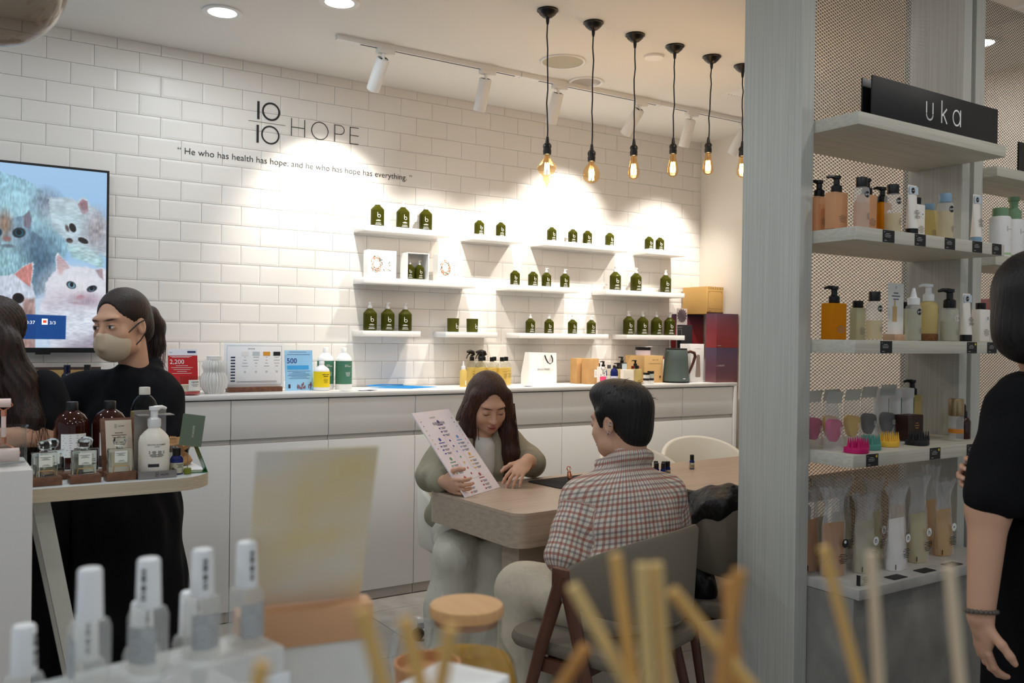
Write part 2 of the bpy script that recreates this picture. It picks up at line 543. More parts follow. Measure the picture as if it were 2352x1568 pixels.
# ------------------------------------------------------------------ hanging bulbs
M_BULB = glassmat('amber_bulb_glass', (255, 236, 204), 0.25)
M_FIL = mat('filament', (255, 205, 130), 0.5, emit=60.0)
def lathe_faceted(prof, n):
    return MB().lathe(prof, n, cap=False)
PEND = [(2.209, 3.128, 2.216, 2.197, 'diamond', 'faceted diamond bulb, first in the row'),
        (2.464, 3.135, 2.464, 2.198, 'globe', 'round globe bulb'),
        (2.720, 3.149, 2.722, 2.257, 'pear', 'teardrop bulb next to the round globe bulb'),
        (2.980, 3.160, 2.978, 2.298, 'pear', 'teardrop bulb in the middle of three teardrops'),
        (3.239, 3.171, 3.224, 2.336, 'pear', 'teardrop bulb with a slanting cord'),
        (3.475, 3.184, 3.480, 2.352, 'pear', 'teardrop bulb half hidden by the shelf panel')]
BULBS = {'diamond': [(0.0125, -0.045), (0.013, -0.062), (0.047, -0.105), (0.0, -0.193)],
         'globe': [(0.0125, -0.045), (0.014, -0.06), (0.026, -0.073), (0.035, -0.09), (0.038, -0.107), (0.035, -0.125), (0.026, -0.138), (0.012, -0.146), (0.0, -0.148)],
         'pear': [(0.0125, -0.045), (0.0145, -0.062), (0.0185, -0.085), (0.0245, -0.112), (0.0265, -0.128), (0.025, -0.142), (0.018, -0.153), (0.008, -0.158), (0.002, -0.1605), (0.0, -0.166)]}
for cx, cy, bx_, bz, kind, lab in PEND:
    t = thing('pendant_lamp', 'black cord pendant with glowing amber ' + lab, 'pendant lamp', (cx, cy, CEIL), 0, 'bare bulb pendants over the table')
    MB().lathe([(0.0, 0.0), (0.045, 0.0), (0.046, -0.006), (0.04, -0.009), (0.036, -0.018), (0.02, -0.032), (0.008, -0.036), (0.007, -0.05), (0.005, -0.062), (0.003, -0.063)], 28).part('canopy', M_BLACK, t)
    dx, dz = bx_ - cx, bz - CEIL
    n = 9
    MB().tube([(dx * (i / n) + 0.0018 * math.sin(i * 1.3 + cx * 7) * (0 < i < n), 0.003 * math.sin(i * 2.3) * (0 < i < n), -0.055 + (dz + 0.055) * i / n) for i in range(n + 1)], 0.003, 8).part('cord', M_BLACKM, t)
    B = Matrix.Translation((dx, 0, dz))
    MB().begin().lathe([(0.003, 0.028), (0.0055, 0.026), (0.009, 0.0), (0.0125, -0.002), (0.018, -0.01), (0.0185, -0.02), (0.0165, -0.022), (0.0165, -0.03), (0.018, -0.031), (0.0175, -0.05), (0.0145, -0.052)], 22).tf(B).part('socket', M_BLACK, t)
    bm_ = lathe_faceted(BULBS[kind], 6 if kind == 'diamond' else 24)
    bm_.begin().mark = 0
    bm_.tf(B)
    bo = bm_.part('bulb', M_BULB, t, 10 if kind == 'diamond' else 60)
    zc = -0.112 if kind != 'pear' else -0.115
    f = MB().begin()
    for k in range(6):
        a = 2 * PI * k / 6
        f.tube([(0.009 * math.cos(a), 0.009 * math.sin(a), zc + 0.026), (0.011 * math.cos(a + 0.5), 0.011 * math.sin(a + 0.5), zc - 0.022)], 0.0018, 5)
    f.tf(B).part('filament', M_FIL, bo)
    MB().begin().tube([(0, 0, -0.05), (0, 0, zc + 0.02)], 0.003, 6).tf(B).part('glass_stem', M_BULB, bo)
    lamp('POINT', (cx + dx, cy, bz + zc), 1.4, WARM, shadow_soft_size=0.02)

# clear glass globe pendant, near the camera
gl = thing('globe_pendant', 'large clear glass globe pendant hanging close by, amber bulb inside', 'pendant lamp', (0.088, 1.86, CEIL))
zc = 2.005 - CEIL
MB().lathe([(0.0, 0), (0.06, 0), (0.06, -0.02), (0.0, -0.022)], 28).part('canopy', M_BLACK, gl)
MB().tube([(0, 0, -0.02), (0, 0, zc + 0.15)], 0.003, 8).part('cord', M_BLACKM, gl)
MB().sphere((0, 0, zc), 0.126, 48, 32).part('glass_globe', glassmat('clear_globe', (206, 196, 186), 0.4), gl)
MB().lathe([(0.02, zc + 0.16), (0.022, zc + 0.08), (0.017, zc + 0.075)], 20).part('socket', mat('brass', (180, 140, 80), 0.3, metal=1.0), gl)
bo = MB().lathe([(0.014, zc + 0.076), (0.02, zc + 0.05), (0.03, zc + 0.02), (0.03, zc), (0.02, zc - 0.02), (0.0, zc - 0.028)], 24, cap=False).part('bulb', M_BULB, gl)
f = MB()
for k in range(4):
    a = 2 * PI * k / 4
    f.tube([(0.008 * math.cos(a), 0.008 * math.sin(a), zc + 0.05), (0.01 * math.cos(a + 0.4), 0.01 * math.sin(a + 0.4), zc)], 0.0013, 5)
f.part('filament', M_FIL, bo)
lamp('POINT', (0.088, 1.86, 2.005 + 0.02), 2.0, WARM, shadow_soft_size=0.02)
# ------------------------------------------------------------------ wall shelves
M_SHELF = mat('white_shelf', (240, 239, 236), 0.4)
SHELVES = [(1.961, 0.525, 1.926), (2.643, 0.35, 1.926), (3.146, 0.69, 1.926), (3.993, 0.345, 1.926),
           (1.962, 0.70, 1.642), (2.896, 0.522, 1.642), (3.641, 0.69, 1.642),
           (1.958, 0.35, 1.353), (2.468, 0.35, 1.353), (2.973, 0.692, 1.353), (3.818, 0.52, 1.353)]
SH_LAB = ['three tall pump bottles on the top row', 'two small bottles on the top row', 'four small bottles on the top row', 'two bright green bottles on the top row',
          'the patterned gift boxes', 'four small pump bottles in the middle row', 'three tall pump bottles in the middle row',
          'three pump bottles in the lowest row', 'two glass candles', 'four small pump bottles in the lowest row', 'four tall pump bottles in the lowest row']
ST = 0.032
for (x, w, z), lab in zip(SHELVES, SH_LAB):
    o = MB().rbox(0, w, -0.15, 0, 0, ST, 0.002, 0.0015, 2).part('wall_shelf', M_SHELF)
    o.location = (x, WALL - 0.002, z)
    tag(o, 'floating white shelf carrying ' + lab, 'shelf', 'floating shelves on the tiled wall')

# ------------------------------------------------------------------ back counter and cabinets
CT, CF = 1.0726, 4.19
o = MB().rbox(-1.5, 4.566, CF, WALL - 0.003, CT - 0.022, CT, 0.003, 0.0015, 2).part('worktop', M_LAMW)
tag(o, 'long white worktop over the cabinets along the tiled wall', 'worktop')
M_HANDLE = mat('recess_grip', (196, 194, 190), 0.5)
edges = [1.185 + 0.4817 * k for k in range(-5, 8)]
edges[-1] = 4.537
CAB = ['at the far left behind the desk', 'under the television', 'behind the masked person', 'left of the candle', 'below the white vase', 'below the price board', 'below the blue poster', 'below the blue folder', 'behind the person holding a board', 'below the paper carrier bag', 'below the kettle', 'next to the side wall']
for i in range(len(edges) - 1):
    x0, x1 = edges[i] + 0.0015, edges[i + 1] - 0.0015
    t = thing('base_cabinet', 'white handleless base cabinet with drawer and door ' + CAB[i], 'cabinet', (x0, CF, 0), 0, 'white cabinets along the tiled wall')
    w = x1 - x0
    MB().box(0.001, w - 0.001, 0.032, 0.41, 0.06, CT - 0.023).part('body', mat('cabinet_inside', (150, 148, 145), 0.6), t)
    MB().rbox(0, w, 0.012, 0.031, 0.862, CT - 0.028, 0.0015, 0.001, 1).part('drawer_front', M_LAMW, t)
    MB().rbox(0, w, 0.012, 0.031, 0.055, 0.837, 0.0015, 0.001, 1).part('door', M_LAMW, t)
    MB().box(0, w, 0.0245, 0.0305, 0.838, 0.861).part('grip_recess', M_HANDLE, t)
    MB().box(0, w, 0.022, 0.05, 0.004, 0.054).part('plinth', mat('plinth', (176, 170, 164), 0.4), t)
o = MB().rbox(4.539, 4.563, CF, WALL - 0.003, 0.0, CT - 0.0225, 0.002, 0.001, 1).part('cabinet_end_panel', M_LAMW)
tag(o, 'white end panel closing the cabinet row at the side wall', 'panel')

# ------------------------------------------------------------------ consultation table
TA = R(3.0)
tb = thing('consultation_table', 'pale ash table with deep rounded apron and slab legs', 'table', (1.672, 2.505, 0), TA)
TL, TW = 2.6, 0.60
M_ASHTOP = mat('ash_top', (196, 176, 156), 0.36, var=((1.6, 42, 40), (176, 154, 134), 0.3), bump=((3, 120, 120), 0.05))
MB().prism(rrect(0, TL, 0, TW, 0.055, 8), 0.7485, 0.76).part('table_top', M_ASHTOP, tb, 30)
MB().prism(rrect(0.0, TL, 0, TW, 0.055, 8), 0.640, 0.748).part('apron', M_OAKPALE, tb, 30)
MB().box(0.045, 0.52, 0.05, 0.15, 0.0, 0.64).part('leg', M_OAKPALE, tb)
MB().box(TL - 0.52, TL - 0.045, 0.05, 0.15, 0.0, 0.64).part('leg', M_OAKPALE, tb)
TZ = 0.76

# ------------------------------------------------------------------ right-hand shelf unit with mesh back
PY0, PY1, SY = 1.75, 1.977, 1.598
XA0, XA1, XB0, XB1, XC0, XC1 = 2.1645, 2.222, 3.020, 3.068, 3.097, 3.153
UH = 2.74
un = thing('display_unit', 'limed wood shelving unit with mesh back and protruding shelves', 'shelving unit', (XA0, PY0, 0))
def upart(mb, name, m):
    mb.v = [(x - XA0, y - PY0, z) for x, y, z in mb.v]
    return mb.part(name, m, un)
upart(MB().rbox(XA0, XA1, PY0, PY1, 0, UH, 0.0015, 0.001, 1), 'side_panel', M_PANEL)
upart(MB().rbox(XB0, XB1, PY0, PY1, 0, UH, 0.0015, 0.001, 1), 'side_panel', M_PANEL)
ZS = [(1.987, 2.024), (1.656, 1.694), (1.328, 1.367), (0.997, 1.035)]
for i, (z0, z1) in enumerate(ZS):
    upart(MB().rbox(XA1 + 0.001, XB0 - 0.032 + 0.03, SY, 1.938, z0, z1, 0.0015, 0.001, 1), 'shelf', M_PANELX)
upart(MB().rbox(XA1 + 0.001, XB0 - 0.002, 1.59, 1.938, 0.006, 0.622, 0.0015, 0.001, 1), 'base_box', mat('concrete_laminate', (118, 115, 110), 0.55, var=((9, 9, 7), (146, 143, 137), 0.2), bump=((60, 60, 60), 0.1)))
upart(MB().rbox(XA1 + 0.001, XB0 - 0.002, 1.572, 1.938, 0.6235, 0.653, 0.0015, 0.001, 1), 'base_top', mat('concrete_top', (165, 162, 156), 0.5, var=((25, 25, 25), (186, 183, 178), 0.25)))
def mesh_sheet(x0, x1, z0, z1, p=0.0225, q=0.0120):
    """expanded metal: slanted strands round oval openings"""
    nx, nz = int((x1 - x0) / p), int((z1 - z0) / (q / 2))
    V, F = [], []
    k = 8
    for j in range(nz):
        for i in range(nx):
            cx, cz = x0 + (i + 0.5 + 0.5 * (j % 2)) * p, z0 + (j + 0.5) * q / 2
            if cx > x1:
                continue
            n = len(V)
            for a in range(k):
                c, s = math.cos(2 * PI * a / k), math.sin(2 * PI * a / k)
                den = abs(c) / (p / 2) + abs(s) / (q / 2)
                V.append((cx + c / den, 0.0, cz + s / den))
                V.append((cx + c * p * 0.40, 0.0022 * s + 0.0006, cz + s * q * 0.40))
            for a in range(k):
                b = (a + 1) % k
                F.append((n + 2 * a, n + 2 * b, n + 2 * b + 1, n + 2 * a + 1))
    return V, F
M_MESH = mat('mesh_steel', (96, 84, 73), 0.5, metal=0.2)
mb = MB()
mb.v, mb.f = mesh_sheet(XA1, XB0, 0.03, UH)
mb.v = [(x, y + 1.952, z) for x, y, z in mb.v]
o = upart(mb, 'mesh_back', M_MESH)
o['kind'] = 'stuff'
un2 = thing('display_unit', 'limed wood shelving unit standing to the right of the doorless neighbour', 'shelving unit', (XC0, PY0, 0))
def upart2(mb, name, m):
    mb.v = [(x - XC0, y - PY0, z) for x, y, z in mb.v]
    return mb.part(name, m, un2)
un2['label'] = 'limed wood shelving unit holding green-capped white bottles, beyond the uka unit'
upart2(MB().rbox(XC0, XC1, PY0, PY1, 0, UH, 0.0015, 0.001, 1), 'side_panel', M_PANEL)
upart2(MB().rbox(4.0, 4.05, PY0, PY1, 0, UH, 0.0015, 0.001, 1), 'side_panel', M_PANEL)
for z0, z1 in [(1.955, 1.99), (1.64, 1.675), (1.328, 1.367), (0.997, 1.035)]:
    upart2(MB().rbox(XC1 + 0.001, 3.998, 1.70, 1.938, z0, z1, 0.0015, 0.001, 1), 'shelf', M_PANELX)
upart2(MB().rbox(XC1 + 0.001, 3.998, 1.62, 1.938, 0.006, 0.65, 0.0015, 0.001, 1), 'base_box', MATS['concrete_laminate'])
mb = MB()
mb.v, mb.f = mesh_sheet(XC1, 3.998, 0.03, UH)
mb.v = [(x, y + 1.952, z) for x, y, z in mb.v]
o = upart2(mb, 'mesh_back', M_MESH)
o['kind'] = 'stuff'
# filler strip between the two units
o = MB().box(XB1 + 0.001, XC0 - 0.001, PY0 + 0.03, PY1 - 0.02, 0, UH).part('filler_strip', mat('filler_grey', (150, 150, 142), 0.5))
tag(o, 'recessed grey filler strip between the two shelving units', 'filler strip')

# uka sign
sg = thing('brand_sign', 'long black sign reading uka on the topmost wooden shelf', 'sign', (2.297, 1.606, 2.0245))
MB().rbox(0, 0.682, 0, 0.006, 0, 0.117, 0.0015, 0.001, 1).part('front_panel', mat('sign_black', (30, 30, 31), 0.55), sg)
MB().rbox(0.0, 0.682, 0.034, 0.039, 0, 0.117, 0.0015, 0.001, 1).part('back_panel', M_BLACK, sg)
MB().box(0.0, 0.682, 0.006, 0.034, 0.0, 0.004).box(0.1, 0.58, 0.006, 0.034, 0.09, 0.094).part('spacer', M_BLACK, sg)
M_SIGNW = mat('sign_white', (236, 238, 238), 0.5)
ub = MB()
yy = -0.0008
def pathstrip(mb, pts, w, y):
    for (a, b), (c, d) in zip(pts, pts[1:]):
        u = Vector((c - a, d - b)).normalized() * w / 2
        e = u * 0.25
        mb.quad((a + u.y - e.x, y, b - u.x - e.y), (c + u.y + e.x, y, d - u.x + e.y), (c - u.y + e.x, y, d + u.x + e.y), (a - u.y - e.x, y, b + u.x - e.y))
    return mb
w = 0.0055
pathstrip(ub, [(0.271, 0.081), (0.271, 0.045)] + [(0.288 - 0.017 * math.cos(R(a)), 0.044 - 0.017 * math.sin(R(a))) for a in range(0, 181, 15)] + [(0.305, 0.045), (0.305, 0.081)], w, yy)
ub.part('letter', M_SIGNW, sg)
ub = pathstrip(pathstrip(pathstrip(MB(), [(0.353, 0.027), (0.353, 0.096)], w, yy), [(0.380, 0.073), (0.356, 0.050)], w, yy - 0.0002), [(0.361, 0.055), (0.381, 0.027)], w, yy - 0.0004)
ub.part('letter', M_SIGNW, sg)
ub = ringstrip(MB(), 0.436, 0.0535, 0.0265, w, yy, None, 32, 0.86)
pathstrip(ub, [(0.4575, 0.028), (0.4575, 0.080)], w, yy - 0.0002)
ub.part('letter', M_SIGNW, sg)
# ------------------------------------------------------------------ product builders
M_OLIVE = glassmat('olive_glass', (112, 114, 34), 0.2, 0.22)
M_PUMPW = mat('white_plastic', (240, 240, 240), 0.35)
M_PRW = mat('white_print', (244, 244, 240), 0.5)
M_PRK = mat('dark_print', (40, 40, 42), 0.6)
M_GOLDLIQ = glassmat('amber_liquid', (226, 150, 30), 0.1, 0.55)
M_CLEAR = glassmat('clear_plastic', (246, 246, 242), 0.2)
M_PAPER = mat('paper_white', (243, 242, 239), 0.7)
M_KRAFT = mat('kraft_card', (203, 160, 104), 0.75, var=((30, 30, 30), (190, 146, 92), 0.3))

def pump(t, z, s, m, rz=0.0, name='pump'):
    """lotion pump: collar, stem and bent nozzle, standing on a neck at height z"""
    b = MB().begin()
    b.lathe([(0.0125 * s, 0), (0.0135 * s, 0.002 * s), (0.0135 * s, 0.017 * s), (0.009 * s, 0.02 * s), (0.0075 * s, 0.021 * s), (0.0075 * s, 0.034 * s), (0.0105 * s, 0.036 * s), (0.0105 * s, 0.043 * s), (0.0, 0.044 * s)], 18)
    b.tube([(0.0, 0, 0.0395 * s), (0.02 * s, 0, 0.0405 * s), (0.030 * s, 0, 0.0375 * s)], [0.0055 * s, 0.0042 * s, 0.003 * s], 8)
    b.tf(Matrix.Translation((0, 0, z)) @ Matrix.Rotation(rz, 4, 'Z'))
    return b.part(name, m, t)
def small_print(mb, z, lines, w, cyl=None, y=0.0, h=0.0016, gap=0.0036, x=0.0):
    """rows of tiny unreadable print"""
    for i, k in enumerate(lines):
        strip(mb, x - w * k / 2, x + w * k / 2, z - i * gap - h, z - i * gap, y, cyl, 3)
    return mb
def letter_b(mb, z, s, cyl):
    ringstrip(mb, 0.0035 * s, z, 0.0095 * s, 0.0024 * s, 0, cyl, 20)
    strip(mb, -0.006 * s, -0.0036 * s, z - 0.002 * s, z + 0.0215 * s, 0, cyl, 2)
    return mb

def olive_bottle(label, group, loc, r, h, has_pump=True, rz=0.0, prz=0.6, light=False):
    t = thing('pump_bottle', label, 'bottle', loc, rz, group)
    s = r / 0.0375
    MB().lathe([(r * 0.94, 0), (r, 0.003), (r, h * 0.76), (r * 0.97, h * 0.80), (r * 0.48, h * 0.955), (r * 0.40, h * 0.975), (r * 0.40, h)], 28).part('body', M_OLIVE, t)
    MB().lathe([(r * 0.86, 0.004), (r * 0.90, 0.008), (r * 0.90, h * 0.735), (r * 0.86, h * 0.755)], 24).part('liquid', glassmat('olive_liquid', (96, 97, 16), 0.1, 0.5), t)
    p = letter_b(MB(), h * 0.47, s * 0.95, r * 1.012)
    small_print(p, h * 0.30, [0.36, 0.62, 0.52], r * 1.25, r * 1.012, h=0.0012 * s, gap=0.0030 * s)
    lettering(p, 'bamford', 0, h * 0.135, width=r * 0.72, center=True, cyl=r * 1.012)
    small_print(p, h * 0.10, [0.75], r * 1.25, r * 1.012, h=0.0018 * s)
    p.part('label_print', M_PRW, t)
    if has_pump:
        pump(t, h - 0.002, s * 0.86, M_PUMPW, prz)
    return t

SHY = 4.535
shz = [z + ST for _, _, z in SHELVES]
def row(xs, si, big, label, group, prz=(0.5, 0.4, 2.9, 0.3)):
    r, h = (0.0375, 0.122) if big else (0.030, 0.090)
    first = None
    for i, x in enumerate(xs):
        rz = -0.27 + 0.17 * math.sin(i * 2.1 + si)
        if first is None:
            first = olive_bottle(label, group, (x, SHY, shz[si] + 0.0005), r, h, True, rz, prz[i % 4])
        else:
            dup(first, (x, SHY, shz[si] + 0.0005), rz)
row([2.069, 2.225, 2.369], 0, True, 'large olive green pump bottle on the top shelf above the gift boxes', 'large bottles above the gift boxes')
row([2.726, 2.878], 1, False, 'small olive green pump bottle, one of a pair on the short top shelf', 'pair of small bottles on the short top shelf')
row([3.256, 3.421, 3.539, 3.723], 2, False, 'small olive green pump bottle on the long top shelf', 'small bottles on the long top shelf')
row([4.066, 4.164], 3, False, 'small bright green pump bottle on the top shelf nearest the side wall', 'pair of bottles on the shelf nearest the side wall')
row([2.985, 3.118, 3.220, 3.363], 5, False, 'small olive green pump bottle on the middle shelf above the carrier bag', 'small bottles on the middle shelf')
row([3.776, 3.955, 4.222], 6, True, 'large olive green pump bottle on the middle shelf left of the gold box', 'large bottles on the middle shelf')
row([2.032, 2.139, 2.247], 7, True, 'large olive green pump bottle on the low shelf below the gift boxes', 'large bottles below the gift boxes')
row([3.103, 3.245, 3.428, 3.580], 9, False, 'small olive green pump bottle on the long low shelf above the carrier bag', 'small bottles on the long low shelf')
row([3.897, 4.019, 4.143, 4.265], 10, True, 'large olive green pump bottle on the low shelf above the kettle', 'large bottles above the kettle')

# two candles
M_OLDARK = glassmat('olive_candle_glass', (92, 94, 38), 0.2, 0.6)
for x, lab, wax in ((2.557, 'dark green glass candle with a white b, full to the rim', 0.066), (2.687, 'green glass candle with a lit yellow rim and a white b', 0.054)):
    t = thing('glass_candle', lab, 'candle', (x, SHY, shz[8] + 0.0005), 0.2)
    MB().lathe([(0.031, 0), (0.033, 0.002), (0.0345, 0.079), (0.0325, 0.079), (0.031, 0.008), (0.0, 0.008)], 28, cap=False).part('glass', M_OLDARK, t)
    MB().lathe([(0.0305, 0.009), (0.0315, wax), (0.0, wax)], 24).part('wax', mat('olive_wax', (62, 64, 30), 0.5), t)
    letter_b(MB(), 0.028, 1.0, 0.0345).part('label_print', M_PRW, t)

# gift boxes
def wreath(mb, cx, cz, R0, n, seed, y):
    rnd = random.Random(seed)
    for _ in range(n):
        a = rnd.uniform(0, 2 * PI)
        rr = R0 * rnd.uniform(1.25, 2.25)
        px, pz = cx + rr * 0.75 * math.cos(a), cz + rr * math.sin(a)
        if rnd.random() < 0.12:
            px = cx + R0 * rnd.uniform(2, 4)
        l, w, b = rnd.uniform(0.004, 0.009), rnd.uniform(0.0012, 0.0024), a + rnd.uniform(0.6, 1.8)
        c, s = math.cos(b), math.sin(b)
        mb.quad((px - l * c, y, pz - l * s), (px + w * s, y, pz - w * c), (px + l * c, y, pz + l * s), (px - w * s, y, pz + w * c))
    return mb
for x0, x1, dep, lab, sd in ((1.993, 2.164, 0.06, 'white gift box printed with a leafy wreath, at the shelf end', 3), (2.425, 2.588, 0.06, 'white gift box printed with a leafy wreath, washed out by the spotlight', 5)):
    t = thing('gift_box', lab, 'box', (x0, 4.485, shz[4] + 0.0005), 0)
    w = x1 - x0
    MB().rbox(0, w, 0, dep, 0, 0.152, 0.001, 0.0006, 1).part('carton', M_PAPER, t)
    for k, colr in enumerate(((46, 92, 74), (214, 128, 92), (120, 140, 130), (232, 170, 140))):
        wreath(MB(), w * 0.30, 0.078, 0.021, 34, sd * 10 + k, -0.0006 - 0.0001 * k).part('leaf_print', mat('leaf_print%d' % k, colr, 0.7), t)
    ringstrip(MB(), w * 0.30, 0.075, 0.0225, 0.0014, -0.0012, None, 32, 0.85).part('letter_print', mat('leaf_print0', (46, 92, 74)), t)
t = thing('open_gift_box', 'white open-fronted gift box holding two green pump bottles', 'box', (2.223, 4.472, shz[4] + 0.0005), 0)
w, hh_, dd = 0.137, 0.150, 0.085
MB().box(0, w, dd - 0.004, dd, 0, hh_).part('back', M_PAPER, t)
for x in (0, w - 0.005):
    MB().box(x, x + 0.005, 0, dd - 0.0042, 0, hh_).part('side', M_PAPER, t)
MB().box(0.0052, w - 0.0052, 0, dd - 0.0042, hh_ - 0.004, hh_).part('lid', M_PAPER, t)
MB().box(0.0052, w - 0.0052, 0, dd - 0.0042, 0, 0.003).part('floor_panel', M_PAPER, t)
b0 = olive_bottle('darker green pump bottle inside the open gift box, towards the blank side', None, (2.223 + 0.037, 4.512, shz[4] + 0.004), 0.0265, 0.083, True, -0.3, 0.4)
dup(b0, (2.223 + 0.097, 4.512, shz[4] + 0.004), -0.1, 'lighter green pump bottle inside the open gift box')

# ------------------------------------------------------------------ on the back counter
CZ = CT + 0.0006
def card(name, label, cat, loc, w, h, m, lean=8, rz=0.0, th=0.002):
    """sheet standing on its lower edge, leaning back; prints are added in its own plane"""
    t = thing(name, label, cat, loc, rz)
    t.rotation_euler = (R(-lean), 0, rz)
    MB().box(0, w, 0, th, 0, h).part('sheet', m, t)
    return t
t = card('promotion_leaflet', 'red promotion leaflet showing 2,200 behind the candle', 'leaflet', (0.935, 4.34, CZ), 0.134, 0.212, mat('leaflet_red', (190, 24, 32), 0.5))
strip(MB(), 0, 0.134, 0.182, 0.212, -0.0006).part('header_strip', mat('leaflet_white', (232, 234, 244), 0.5), t)
m = lettering(MB(), '2,200', 0.008, 0.142, width=0.064, y=-0.0012)
small_print(m, 0.178, [1, 0.8], 0.1, None, -0.0012, x=0.058)
small_print(m, 0.134, [0.5, 0.9, 0.7, 0.4, 0.8], 0.11, None, -0.0012, gap=0.009, x=0.062)
m.part('print', M_PRW, t)
m = lettering(MB(), 'K11', 0.008, 0.193, width=0.012, y=-0.0013)
strip(m, 0.088, 0.126, 0.194, 0.203, -0.0013)
m.part('header_print', mat('navy_print', (24, 36, 92), 0.5), t)
o = MB().box(0, 0.16, 0, 0.012, 0, 0.262).part('pink_board', mat('pink_board', (226, 200, 196), 0.6))
o.location = (0.80, 4.55, CZ)
tag(o, 'pale pink board standing against the tiles behind the masked person', 'board')

t = thing('glass_candle', 'clear glass candle reading NEOM with pink base on the counter', 'candle', (1.01, 4.262, CZ), 0.05)
MB().lathe([(0.044, 0), (0.048, 0.003), (0.0485, 0.086), (0.0465, 0.086), (0.045, 0.012), (0.0, 0.012)], 32, cap=False).part('glass', M_CLEAR, t)
MB().lathe([(0.043, 0.006), (0.0455, 0.008), (0.0455, 0.018), (0.0, 0.019)], 28).part('pink_base', mat('candle_pink', (206, 96, 104), 0.4), t)
MB().lathe([(0.0455, 0.0185), (0.0455, 0.048), (0.0, 0.049)], 28).part('wax', mat('cream_wax', (238, 226, 208), 0.6), t)
strip(MB(), -0.018, 0.042, 0.022, 0.072, 0, 0.0490, 8).part('label', M_PAPER, t)
m = lettering(MB(), 'NEOM', 0.012, 0.057, width=0.034, center=True, cyl=0.0494)
small_print(m, 0.05, [1, 0.7], 0.034, 0.0494, x=0.012, gap=0.006)
m.part('print', M_PRK, t)

t = thing('ribbed_vase', 'white ribbed double-bulb vase between candle and price board', 'vase', (1.139, 4.335, CZ))
prof = [(0.040, 0.0), (0.046, 0.008), (0.062, 0.035), (0.066, 0.060), (0.058, 0.088), (0.047, 0.102), (0.050, 0.112), (0.056, 0.128), (0.052, 0.146), (0.040, 0.160)]
MB().lathe([(0.038, 0)] + [(r * 0.7, z) for r, z in prof[1:]] + [(0.033, 0.161), (0.034, 0.178), (0.030, 0.180), (0.028, 0.165)], 32).part('core', M_PAPER, t)
rm = MB()
rib = []
for a, b in zip(prof, prof[1:]):
    for k in range(2):
        u = k / 2
        rib.append((a[0] + (b[0] - a[0]) * u, a[1] + (b[1] - a[1]) * u))
rib.append(prof[-1])
ribmesh = MB().loft([[(r * 0.66, -0.0018, z), (r, -0.0012, z), (r, 0.0012, z), (r * 0.66, 0.0018, z)] for r, z in rib]).mesh('rib', M_PAPER, 30)
for k in range(24):
    put('rib', ribmesh, t, (0, 0, 0), (0, 0, 2 * PI * k / 24))

t = thing('price_board', 'white membership price board standing in a walnut base', 'board', (1.205, 4.40, CZ), 0)
MB().rbox(0.015, 0.283, -0.03, 0.03, 0, 0.024, 0.002).part('wooden_base', M_WALNUT, t)
b = MB().rbox(0, 0.298, -0.003, 0.003, 0.0, 0.222, 0.001, 0.0005, 1)
b.v = [(x, y, z + 0.018) for x, y, z in b.v]
b = b.part('acrylic_sheet', mat('acrylic_white', (240, 243, 247), 0.3), t)
yb = -0.0036
def frame_lines(mb, x0, x1, z0, z1, w, y):
    strip(mb, x0, x1, z0, z0 + w, y); strip(mb, x0, x1, z1 - w, z1, y); strip(mb, x0, x0 + w, z0, z1, y); strip(mb, x1 - w, x1, z0, z1, y)
    return mb
frame_lines(MB(), 0.012, 0.286, 0.034, 0.228, 0.0012, yb).part('border_line', mat('grey_print', (150, 158, 168), 0.6), b)
for k, (cx, cc) in enumerate(((0.10, (236, 238, 240)), (0.155, (198, 210, 216)), (0.208, (226, 158, 56)), (0.26, (34, 34, 40)))):
    strip(MB(), cx - 0.018, cx + 0.018, 0.178, 0.198, yb - 0.0001).part('card_picture', mat('card_pic%d' % k, cc, 0.5), b)
m = MB()
for i in range(9):
    strip(m, 0.03, 0.052, 0.166 - i * 0.0145, 0.173 - i * 0.0145, yb)
m.part('row_tab', mat('tab_navy', (44, 58, 84), 0.5), b)
m = MB()
for i in range(4):
    for cx in (0.10, 0.155, 0.208, 0.26):
        small_print(m, 0.171 - i * 0.0145, [1], 0.03 * (0.6 + 0.4 * math.sin(i + cx * 50)), None, yb, x=cx)
small_print(m, 0.052, [1, 1], 0.2, None, yb, x=0.16, gap=0.0045)
for cx in (0.10, 0.155, 0.208, 0.26):
    ringstrip(m, cx, 0.098, 0.0045, 0.0014, yb, None, 10)
lettering(m, 'ENGAGE', 0.115, 0.21, width=0.034, y=yb)
m.part('print', mat('slate_print', (92, 98, 110), 0.6), b)

t = card('promotion_poster', 'light blue poster card showing 500 beside the price board', 'poster', (1.512, 4.40, CZ), 0.148, 0.206, mat('poster_blue', (176, 214, 240), 0.4, var=((4, 4, 7), (122, 190, 238), 0.4)), 6)
strip(MB(), 0.012, 0.126, 0.108, 0.128, -0.0008).part('blue_band', mat('band_blue', (62, 160, 224), 0.5), t)
m = lettering(MB(), '500', 0.012, 0.140, width=0.052, y=-0.001, bold=0.01)
small_print(m, 0.198, [1], 0.09, None, -0.001, x=0.07)
small_print(m, 0.185, [1], 0.12, None, -0.001, x=0.074)
small_print(m, 0.10, [1, 0.6, 0.9, 1, 0.7, 0.9], 0.12, None, -0.001, x=0.074, gap=0.0075)
m.part('print', mat('navy_print2', (22, 60, 130), 0.5), t)
rnd = random.Random(4)
m = MB()
for k in range(26):
    x, z = rnd.uniform(0.06, 0.14), rnd.uniform(0.012, 0.036)
    strip(m, x, x + rnd.uniform(0.003, 0.007), z - 0.008, z + rnd.uniform(0, 0.008), -0.001 - k * 0.00002)
m.part('crowd_picture', mat('crowd_print', (120, 88, 100), 0.6), t)
